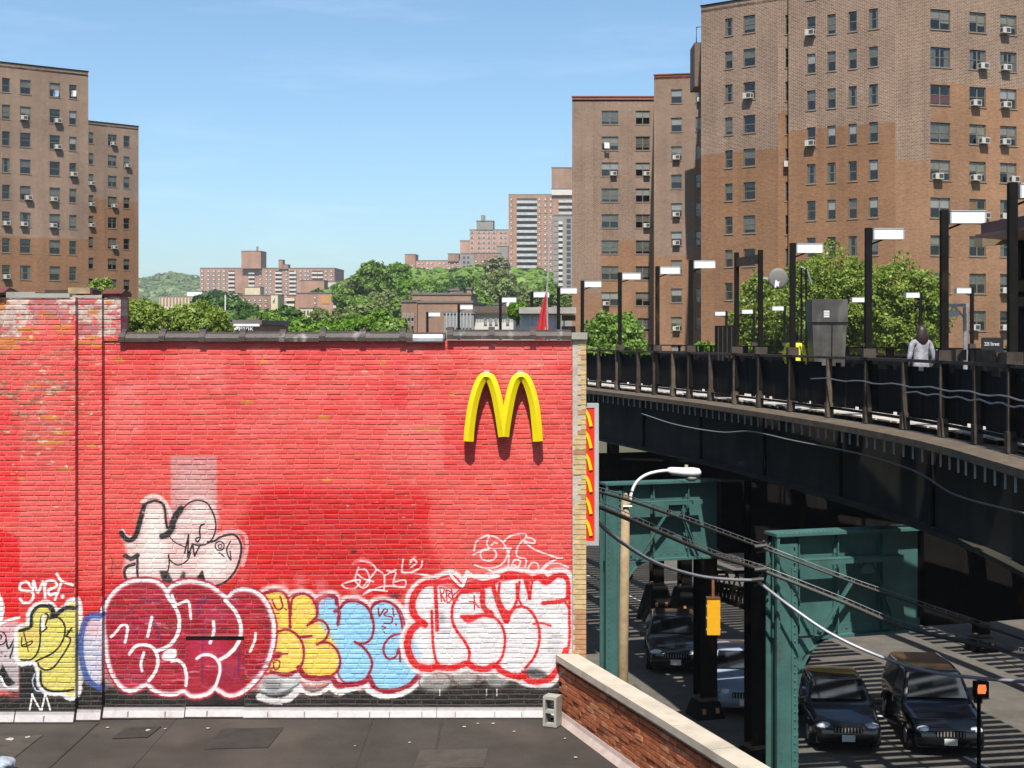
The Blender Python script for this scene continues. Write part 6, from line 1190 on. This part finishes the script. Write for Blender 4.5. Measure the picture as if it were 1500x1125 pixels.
# low brown building row
s6 = thing('row_building', 'low brown brick building with corner fire escape beyond the red wall', 'building'); d = 210
block(s6, 588, 612, 443, d, 'farbrick2', depth=14, ang=-.5); block(s6, 612, 692, 444, d-3, 'farbrick2', depth=16); block(s6, 604, 690, 432, d+8, 'farbrick2', depth=10)
wins(s6, [592, 598, 604], [462, 474], d-1.2, 3.2, 7, 1); wins(s6, [626, 638], [443], d+7.9, 2.5, 4)
for x, w_, y in ((659, 13, 426), (684, 6, 424), (670, 8, 430)): block(s6, x, x+w_, y, d+9, 'farbrick', depth=3, zb=ZY(433, d+8))
s7 = thing('row_building', 'pale stone fronted row building with dark cornice beyond the red wall', 'building'); d = 200
block(s7, 694, 752, 456, d, 'pale', depth=12); block(s7, 650, 694, 460, d-1, 'greyw', depth=10)
m_ = MB(); m_.box(0, -.6, 0, 58*d/F, 0, .9); 
for i in range(26): m_.box(i*.225, -.75, -.25, i*.225+.1, -.6, .3)
m_.build('cornice', mat('brown_cornice', (.12, .08, .06), .8), s7, loc=P(694, 458, d-.02))
wins(s7, [711, 718.5, 727, 743.5], [471], d-.05, 4.6, 8.5, 1)
for i in range(8): m_ = MB(); m_.box(0, -.1, 0, .22, 0, 2.2); m_.build('mullion', M['galv'], s7, loc=P(653+i*5, 480, d-1.1))
s8 = thing('row_building', 'white rendered house with small roof box beyond the dark cornice', 'building'); d = 240
block(s8, 722, 757, 447, d, 'pale', depth=10); block(s8, 742, 757, 440, d-2, 'white_paint', depth=6, zb=ZY(449, d))
# mid-left low houses
s9 = thing('row_building', 'red brick house with cream gable left of the central trees', 'building'); d = 420
block(s9, 434, 498, 430, d, 'farbrick', depth=14); block(s9, 497, 501, 429, d-1, 'cream', depth=10); block(s9, 439, 458, 452, d-6, 'cream', depth=5); wins(s9, [462], [437, 445], d-.05, 3, 4); wins(s9, [446, 451], [458], d-6.05, 2.6, 6, 2); m_ = MB(); m_.box(0, -.1, 0, 13*d/F, 0, 11*d/F); m_.build('painted_patch', mat('orange_render', (.5, .25, .08), .9), s9, loc=P(470, 445, d-.02))
block(s9, 420, 434, 433, d+4, 'farbrick', depth=8); balcony(s9, 418, 432, [440, 448, 456], d+4, 'pale', 1.0, 3)
s10 = thing('row_building', 'pale flat-roofed building beside the red brick house', 'building'); block(s10, 488, 516, 446, 400, 'pale', depth=10); block(s10, 486, 522, 456, 380, 'greyw', depth=8)
s11 = thing('row_building', 'brown brick row building with cream end below the long slab', 'building'); d = 560
block(s11, 344, 398, 433, d, 'farbrick2', depth=14); block(s11, 397, 407, 432, d-2, 'cream', depth=10); wins(s11, [350, 358, 366, 374, 382, 390], [441, 449], d-.05, 3, 4); wins(s11, [401], [440], d-2.05, 3, 5)
s12 = thing('row_building', 'cream rooftop house in front of the long red slab', 'building'); block(s12, 359, 381, 421, 700, 'cream', depth=8); block(s12, 309, 348, 430, 690, 'pale', depth=10); block(s12, 274, 296, 427, 640, 'white_paint', depth=8); block(s12, 440, 475, 411, 640, 'farbrick', depth=8); block(s12, 475, 494, 413, 650, 'pale', depth=8)
s13 = thing('row_building', 'long tan crenellated low building by the wooded ridge', 'building'); d = 620
block(s13, 233, 292, 435, d, 'cream', depth=12); m_ = MB()
for i in range(12): m_.box(i*1.5, -.4, 0, i*1.5+.7, 0, 4)
m_.build('pilasters', M['farbrick2'], s13, loc=P(234, 447, d), kind='stuff')
# bank
bk = thing('bank_building', 'low bank building with white lettering just above the wall top', 'building'); d = 95
block(bk, 339, 381, 476, d, 'farbrick', depth=8); m_ = MB(); m_.box(0, -.25, 0, 42*d/F, .2, .16); m_.build('cornice', M['white_paint'], bk, loc=P(339, 478, d)); 
cu = bpy.data.curves.new('lettering', 'FONT'); cu.body = 'Bank'; cu.size = .42; cu.extrude = .02; cu.align_x = 'LEFT'; cu.materials.append(M['white']); to = bpy.data.objects.new('lettering', cu); COL.objects.link(to); to.parent = bk; to.location = P(349, 484, d-.2); to.rotation_euler = (R(90), 0, 0); to.scale = (1.25, 1.1, 1); to_mesh_obj(to)
m_ = MB(); m_.plate([(0, 0), (.35, .3), (.5, .3), (.3, .0)], (0, 0, 0), (1, 0, 0), (0, 0, 1), (0, -1, 0), .02); m_.build('logo_mark', M['white'], bk, loc=P(341, 483, d-.2))
for i in range(6): m_ = MB(); m_.tube([(0, 0, 0), (0, 0, .5+.1*(i % 2))], .02, 4); m_.build('roof_pipe', M['galv'], bk, loc=P(368+i*2.2, 476, d+2))
pole = thing('lamp_post', 'thin white lamp post among the trees left of centre', 'lamp post', P(330, 0, 120)); pole.location.z = 0; m_ = MB(); m_.tube([(0, 0, 0), (0, 0, ZY(432, 120))], [.1, .05], 6); m_.build('shaft', M['white_paint'], pole)
# wooded ridge far left and hill behind the centre
def hill(name, x0, x1, prof, d, mt, label=None, nleaf=0, lsz=3., depth=300, seed=1):
    r = random.Random(seed); n_ = 70; m_ = MB(); v = []
    for j, (dd, hk) in enumerate(((0, 0), (.25, .72), (.6, 1.0), (1, .9))):
        for i in range(n_+1):
            x = x0+(x1-x0)*i/n_; y = np.interp(x, [p[0] for p in prof], [p[1] for p in prof]); D = d+dd*depth; top = ZY(y, d+.6*depth); p = P(x, 0, D); v.append((p.x, D, max(0, top*hk+r.uniform(-1, 1)*(j > 0))))
    m_.add(v, [(j*(n_+1)+i, j*(n_+1)+i+1, (j+1)*(n_+1)+i+1, (j+1)*(n_+1)+i) for j in range(3) for i in range(n_)]); o = m_.build(name, mt, kind='structure', smooth=True)
    return v, n_
M['hillgrass'] = mat('hill_grass', (.035, .06, .02), .95, 0, .3, .02)
hv, hn = hill('ridge', -100, 640, [(-100, 425), (200, 419), (235, 414), (265, 411), (300, 418), (350, 424), (450, 426), (640, 428)], 1500, M['hillgrass'], depth=400)
cv, cn = hill('hill', 470, 870, [(470, 450), (500, 432), (540, 418), (600, 412), (660, 408), (720, 405), (800, 408), (870, 412)], 520, M['hillgrass'], depth=200, seed=4)
# ---------------------------------------------------------------- trees
M['leaf_light'] = leafmat('leaf_light', (.105, .16, .02), (.22, .29, .042)); M['leaf_mid'] = leafmat('leaf_mid', (.09, .165, .026), (.185, .295, .045)); M['leaf_dark'] = leafmat('leaf_dark', (.035, .085, .02), (.08, .16, .032)); M['leaf_bright'] = leafmat('leaf_bright', (.07, .16, .012), (.14, .26, .02)); M['leaf_olive'] = leafmat('leaf_olive', (.11, .15, .045), (.2, .25, .08)); M['leaf_grey'] = leafmat('leaf_grey', (.13, .14, .08), (.30, .28, .17)); M['leaf_far'] = leafmat('leaf_far', (.09, .14, .045), (.15, .21, .07))
def crown_mesh(name, seed, nclump, nleaf, rx, ry, rz, lsz, mt, clump_r=.28, shell=.55, droop=0.):
    r = np.random.default_rng(seed)
    c = r.normal(size=(nclump, 3)); c /= np.linalg.norm(c, axis=1)[:, None]; c *= (shell+(1-shell)*r.random((nclump, 1)))**.6
    c *= np.array([rx, ry, rz]); c[:, 2] = np.where(c[:, 2] < -.55*rz, -.55*rz*r.random(nclump), c[:, 2])
    idx = r.integers(0, nclump, nleaf); cr = clump_r*(rx+rz)/2*(.5+r.random(nclump))
    off = r.normal(size=(nleaf, 3)); off /= np.linalg.norm(off, axis=1)[:, None]; off *= (r.random((nleaf, 1))**.45)*cr[idx][:, None]; off[:, 2] *= .8
    ctr = c[idx]+off; ctr[:, 2] -= droop*r.random(nleaf)*rz
    k_ = int(nleaf*.3); q = r.normal(size=(k_, 3)); q /= np.linalg.norm(q, axis=1)[:, None]; q *= r.random((k_, 1))**.4*np.array([rx, ry, rz])*1.04*(1+.16*np.sin(q[:, :1]*7+seed)*np.cos(q[:, 2:]*6)); ctr[:k_] = q
    nrm = off/np.maximum(np.linalg.norm(off, axis=1), 1e-6)[:, None]*.7+c[idx]/np.array([rx, ry, rz])*.5+r.normal(size=(nleaf, 3))*.55+np.array([0, -.1, .35]); nrm /= np.linalg.norm(nrm, axis=1)[:, None]
    a = np.cross(nrm, r.normal(size=(nleaf, 3))); a /= np.linalg.norm(a, axis=1)[:, None]; b = np.cross(nrm, a); s = lsz*(.55+.9*r.random((nleaf, 1)))
    v = np.stack([ctr-a*s*.5, ctr+b*s*.32+nrm*s*.06, ctr+a*s*.5, ctr-b*s*.32+nrm*s*.06], 1).reshape(-1, 3)
    me = bpy.data.meshes.new(name); me.vertices.add(nleaf*4); me.vertices.foreach_set('co', v.ravel().astype(np.float32)); me.loops.add(nleaf*4); me.loops.foreach_set('vertex_index', np.arange(nleaf*4, dtype=np.int32)); me.polygons.add(nleaf); me.polygons.foreach_set('loop_start', np.arange(nleaf, dtype=np.int32)*4)
    me.update(calc_edges=True); me.materials.append(mt); return me, c
def tree(label, px, ytop, d, wpx, seed, mt, hz=None, nclump=60, nleaf=9000, lsz=.2, shell=.5, clump_r=.26, droop=0., zb=GZ, ybot=None, group=None, name='tree', limbs=True):
    p = P(px, 0, d); zt = ZY(ytop, d); rx = wpx*d/F/2; rz = (zt-ZY(ybot, d))/2 if ybot else rx*.9; zc = zt-rz
    t = thing(name, label, 'tree', (p.x, p.y, zb), 0, group); me, cl = crown_mesh('crown', seed, nclump, nleaf, rx*.86, rx*.8, rz*.86, lsz, M[mt], clump_r, shell, droop); obj('crown', me, t, (0, 0, zc-zb))
    r = random.Random(seed); m_ = MB(); h = zc-zb; tr = max(.12, h*.022); top = Vector((r.uniform(-.1, .1)*rx, 0, h)); m_.tube([(0, 0, 0), (r.uniform(-.05, .05)*rx, 0, h*.5), top], [tr, tr*.75, tr*.4], 7)
    if limbs:
        for i in range(14):
            c = Vector(cl[i % len(cl)])+Vector((0, 0, h)); s = Vector((0, 0, h*r.uniform(.55, .95))); m_.tube([s, s.lerp(c, .5)+Vector((0, 0, .12*rz)), c], [tr*.35, tr*.22, tr*.08], 5)
    m_.build('trunk', M['bark'], t); return t
tree('leafy tree behind the metal cabinet, widest of the platform trees', 1212, 352, 84, 200, 1, 'leaf_light', nclump=190, nleaf=56000, lsz=.19, ybot=560, clump_r=.13, shell=.25)
tree('leafy tree at the right of the group behind the platform', 1325, 368, 80, 150, 2, 'leaf_light', nclump=120, nleaf=26000, lsz=.19, ybot=560, clump_r=.14, shell=.3)
tree('leafy tree behind the sign gantry with brick showing through', 1116, 392, 88, 100, 3, 'leaf_light', nclump=95, nleaf=19000, lsz=.19, ybot=560, clump_r=.15, shell=.3)
tree('dark green bushy tree at the near end of the railing, left', 898, 450, 75, 110, 4, 'leaf_mid', nclump=70, nleaf=20000, lsz=.2, ybot=560, clump_r=.2)
tree('small green shrub behind the railing left of the dark box', 1032, 500, 82, 50, 44, 'leaf_bright', nclump=20, nleaf=2500, lsz=.3, ybot=530)
tree('small green bush at the far right behind the station board', 1493, 488, 72, 40, 45, 'leaf_bright', nclump=20, nleaf=1800, lsz=.3, ybot=540)
tree('yellow-green tree rising above the left pier of the red wall', 150, 404, 75, 52, 5, 'leaf_light', nclump=40, nleaf=9000, lsz=.2, ybot=480, clump_r=.3)
tree('yellow-green tree just right of the left pier', 205, 436, 70, 96, 6, 'leaf_light', nclump=70, nleaf=20000, lsz=.18, ybot=520, clump_r=.3)
tree('broad yellow-green tree left of the bank sign', 292, 438, 74, 104, 7, 'leaf_light', nclump=70, nleaf=22000, lsz=.18, ybot=530, clump_r=.3)
mids = [(335, 432, 190, 80, 'leaf_dark'), (300, 430, 230, 40, 'leaf_dark'), (372, 446, 170, 70, 'leaf_dark'), (392, 452, 150, 60, 'leaf_mid'), (420, 447, 180, 46, 'leaf_dark'), (440, 462, 130, 80, 'leaf_bright'), (400, 468, 120, 60, 'leaf_bright'), (480, 464, 140, 70, 'leaf_bright'), (520, 458, 130, 70, 'leaf_bright'), (556, 452, 135, 70, 'leaf_bright'), (580, 466, 130, 44, 'leaf_mid'), (500, 452, 190, 60, 'leaf_olive'), (468, 452, 170, 30, 'leaf_olive'), (540, 440, 200, 60, 'leaf_olive'), (250, 452, 180, 60, 'leaf_mid'), (465, 424, 430, 26, 'leaf_dark'), (318, 424, 560, 36, 'leaf_dark')]
for i, (x, y, d, w_, mt) in enumerate(mids):
    tree('%s from the left among the %s green trees in the middle distance' % (ORD[sorted(q[0] for q in mids if q[4] == mt).index(x)], {'leaf_dark': 'dark', 'leaf_mid': 'plain', 'leaf_bright': 'bright', 'leaf_olive': 'olive'}[mt]), x, y, d, w_, 100+i, mt, nclump=40, nleaf=6500, lsz=.0031*d, ybot=y+w_*.85, clump_r=.3, group='trees in the middle distance', limbs=False)
hills = [(548, 380, 330, 62, 'leaf_mid'), (520, 402, 340, 50, 'leaf_olive'), (505, 418, 330, 40, 'leaf_mid'), (583, 384, 350, 40, 'leaf_bright'), (574, 400, 340, 50, 'leaf_mid'), (598, 408, 330, 44, 'leaf_bright'), (560, 420, 320, 80, 'leaf_olive'), (540, 410, 335, 60, 'leaf_dark'), (630, 408, 340, 50, 'leaf_mid'), (612, 420, 320, 50, 'leaf_olive'), (655, 414, 330, 40, 'leaf_dark'), (673, 404, 345, 34, 'leaf_dark'), (690, 402, 350, 30, 'leaf_mid'), (728, 374, 330, 42, 'leaf_grey'), (728, 392, 300, 74, 'leaf_olive'), (700, 420, 280, 50, 'leaf_mid'), (775, 418, 300, 60, 'leaf_olive'), (805, 412, 330, 40, 'leaf_mid'), (640, 424, 300, 60, 'leaf_mid'), (590, 432, 280, 40, 'leaf_mid'), (826, 424, 300, 30, 'leaf_mid'), (530, 432, 300, 50, 'leaf_mid'), (758, 440, 90, 30, 'leaf_bright')]
for i, (x, y, d, w_, mt) in enumerate(hills):
    tree('%s from the left among the %s trees on the wooded hill' % (ORD[[k for k in sorted(range(len(hills)), key=lambda k: hills[k][0]) if hills[k][4] == mt].index(i)], {'leaf_dark': 'dark green', 'leaf_mid': 'plain green', 'leaf_bright': 'bright green', 'leaf_olive': 'olive green', 'leaf_grey': 'pale grey-green'}[mt]), x, y, d, w_, 200+i, mt, nclump=50, nleaf=7000, lsz=.0028*d, ybot=y+w_*1.0, clump_r=.28, group='trees on the wooded hill', limbs=False, droop=.25 if mt == 'leaf_olive' else 0)
# far wood: canopy lumps on the ridge and the hill
def wood(name, verts, n_, count, sz, seed, label, mt, lo=1, rng_d=2):
    r = np.random.default_rng(seed); vs = np.array(verts).reshape(4, n_+1, 3); pts = []
    u = r.random(count)*(n_-1); j = r.random(count)*rng_d; i0 = u.astype(int); j0 = j.astype(int); fu = (u-i0)[:, None]; fj = (j-j0)[:, None]
    base = (vs[j0, i0]*(1-fu)+vs[j0, i0+1]*fu)*(1-fj)+(vs[j0+1, i0]*(1-fu)+vs[j0+1, i0+1]*fu)*fj
    K_ = 26; o = r.normal(size=(count, K_, 3)); o /= np.linalg.norm(o, axis=2)[..., None]; o[..., 2] = np.abs(o[..., 2])*.9
    s = sz*(.6+.8*r.random((count, 1, 1))); c = (base[:, None, :]+o*s).reshape(-1, 3); nn = o.reshape(-1, 3)+r.normal(size=(count*K_, 3))*.2; nn /= np.linalg.norm(nn, axis=1)[:, None]
    a = np.cross(nn, r.normal(size=nn.shape)); a /= np.linalg.norm(a, axis=1)[:, None]; b = np.cross(nn, a); q = sz*.5*(.6+.8*r.random((count*K_, 1))); v = np.stack([c-a*q, c+b*q, c+a*q, c-b*q], 1).reshape(-1, 3); k = count*K_
    me = bpy.data.meshes.new(name); me.vertices.add(k*4); me.vertices.foreach_set('co', v.ravel().astype(np.float32)); me.loops.add(k*4); me.loops.foreach_set('vertex_index', np.arange(k*4, dtype=np.int32)); me.polygons.add(k); me.polygons.foreach_set('loop_start', np.arange(k, dtype=np.int32)*4); me.update(calc_edges=True); me.materials.append(M[mt])
    obj(name, me, None, kind='stuff', label=label, category='trees')
wood('ridge_wood', hv, hn, 3800, 9, 5, 'hazy green woodland covering the far ridge', 'leaf_far')
wood('hill_wood', cv, cn, 1800, 4.5, 6, 'green woodland covering the hill below the apartment blocks', 'leaf_mid')
# ---------------------------------------------------------------- people on the platform
def person(label, loc, rz, shirt, trousers, hair, longhair, h=1.68, pose=0):
    t = thing('person', label, 'person', loc, rz, 'people on the platform'); k = h/1.7
    J = {'pel': (0, 0, .95), 'wai': (0, 0, 1.08), 'che': (0, -.01, 1.28), 'sho': (0, 0, 1.40), 'nek': (0, .0, 1.47), 'hea': (0, -.015, 1.56), 'top': (0, -.015, 1.64)}
    for s, n_ in ((-1, 'l'), (1, 'r')):
        J.update({'sh'+n_: (s*.17, 0, 1.385), 'el'+n_: (s*.235, .03, 1.13), 'wr'+n_: (s*.22, -.10, .93), 'ha'+n_: (s*.20, -.16, .86), 'hi'+n_: (s*.09, 0, .9), 'kn'+n_: (s*.10, -.02+.02*s, .5), 'an'+n_: (s*.105, .03*s, .09), 'to'+n_: (s*.12, -.14+.03*s, .035)})
    E = [('pel', 'wai'), ('wai', 'che'), ('che', 'sho'), ('sho', 'nek'), ('nek', 'hea'), ('hea', 'top')]
    for n_ in 'lr': E += [('sho', 'sh'+n_), ('sh'+n_, 'el'+n_), ('el'+n_, 'wr'+n_), ('wr'+n_, 'ha'+n_), ('pel', 'hi'+n_), ('hi'+n_, 'kn'+n_), ('kn'+n_, 'an'+n_), ('an'+n_, 'to'+n_)]
    rad = {'pel': (.15, .11), 'wai': (.135, .10), 'che': (.16, .11), 'sho': (.12, .08), 'nek': (.055, .055), 'hea': (.078, .092), 'top': (.05, .06), 'sh': (.062, .062), 'el': (.045, .045), 'wr': (.032, .028), 'ha': (.042, .022), 'hi': (.088, .088), 'kn': (.06, .06), 'an': (.042, .042), 'to': (.045, .03)}
    names = list(J); me = bpy.data.meshes.new('body'); me.from_pydata([Vector(J[n_])*k for n_ in names], [(names.index(a), names.index(b)) for a, b in E], [])
    o = obj('body', me, t); sk = o.modifiers.new('skin', 'SKIN'); sk.use_smooth_shade = True
    for i, n_ in enumerate(names):
        r_ = rad.get(n_) or rad[n_[:-1]]; me.skin_vertices[0].data[i].radius = (r_[0]*k, r_[1]*k)
    me.skin_vertices[0].data[0].use_root = True
    sb = o.modifiers.new('sub', 'SUBSURF'); sb.levels = 2; sb.render_levels = 2
    m = bpy.data.materials.new('clothed_person_%d' % len(bpy.data.materials)); m.use_nodes = True; nt = m.node_tree; L = nt.links.new; b = nt.nodes['Principled BSDF']; b.inputs['Roughness'].default_value = .8
    tc = N(nt, 'TexCoord'); sp = N(nt, 'SeparateXYZ'); L(tc.outputs['Object'], sp.inputs[0]); cr = N(nt, 'ValToRGB'); cr.color_ramp.interpolation = 'CONSTANT'; mr = N(nt, 'Math', operation='DIVIDE'); L(sp.outputs[2], mr.inputs[0]); mr.inputs[1].default_value = 1.8*k; L(mr.outputs[0], cr.inputs[0])
    el = cr.color_ramp.elements; el[0].position = 0; el[0].color = (.02, .02, .02, 1); el[1].position = .06; el[1].color = tuple(trousers)+(1,)
    for ps, c in ((.53, shirt), (.808, (.42, .26, .19))): e = el.new(ps); e.color = tuple(c)+(1,)
    pn_ = N(nt, 'TexNoise'); pn_.inputs['Scale'].default_value = 11; L(tc.outputs['Object'], pn_.inputs['Vector']); pr = N(nt, 'ValToRGB'); pr.color_ramp.elements[0].position = .45; pr.color_ramp.elements[1].position = .55; pr.color_ramp.elements[0].color = (.6, .6, .62, 1); L(pn_.outputs['Fac'], pr.inputs[0]); pm = N(nt, 'MixRGB', blend_type='MULTIPLY'); pm.inputs[0].default_value = .8; L(cr.outputs[0], pm.inputs[1]); L(pr.outputs[0], pm.inputs[2])
    L(pm.outputs[0], b.inputs['Base Color']); me.materials.append(m)
    hb = bmesh.new(); bmesh.ops.create_uvsphere(hb, u_segments=14, v_segments=10, radius=.108)
    for v in hb.verts:
        x, y, z = v.co; z2 = z*1.15
        if y < -.02 and z < .035: v.co = Vector((x*.75, y*.55+.02, z2))
        elif longhair and z < 0: v.co = Vector((x*(1.12+.3*min(1, -z*9)), y*.9+.04, z*2.6))
        else: v.co = Vector((x*.92, y*1.02+.012, z2))
    hm = bpy.data.meshes.new('hair'); hb.to_mesh(hm); hb.free(); hm.materials.append(mat('hair_%d' % len(bpy.data.materials), hair, .5, 0, .3, 20))
    for p_ in hm.polygons: p_.use_smooth = True
    obj('hair', hm, t, Vector((0, 0, 1.585))*k); 
    fm_ = MB(); fm_.sphere((0, -.105*k, 1.55*k), .02, 8, 5, sc=(.8, 1, 1.3)); fm_.build('nose', mat('skin_%d' % len(bpy.data.materials), (.42, .26, .19), .6), t)
    return t
p, tt, n = rail_at(s_at_px(1349), 1.5); person('person with long dark hair and white patterned top seen from behind', (P(1349, 0, 24.6).x, 24.6, DECKZ+.115), R(190), (.26, .25, .28), (.03, .04, .07), (.03, .015, .010), True, 1.70)
person('person in a bright yellow top behind a lamp pole', (P(1164, 0, 29.6).x, 29.6, DECKZ+.115), R(160), (.62, .62, .03), (.03, .03, .04), (.012, .01, .01), False, 1.62)

# ---------------------------------------------------------------- summer haze
hz = MB(); hz.box(-3050, -250, -1.6, 3050, 5250, 100); hzm = bpy.data.materials.new('haze_air'); hzm.use_nodes = True; nt = hzm.node_tree; nt.nodes.remove(nt.nodes['Principled BSDF'])
pv = N(nt, 'VolumePrincipled'); pv.inputs['Color'].default_value = (.86, .92, 1, 1); pv.inputs['Density'].default_value = .00012; pv.inputs['Anisotropy'].default_value = .1; nt.links.new(pv.outputs[0], nt.nodes['Material Output'].inputs['Volume'])
hz.build('haze', hzm, kind='stuff')
scene.cycles.volume_bounces = 0
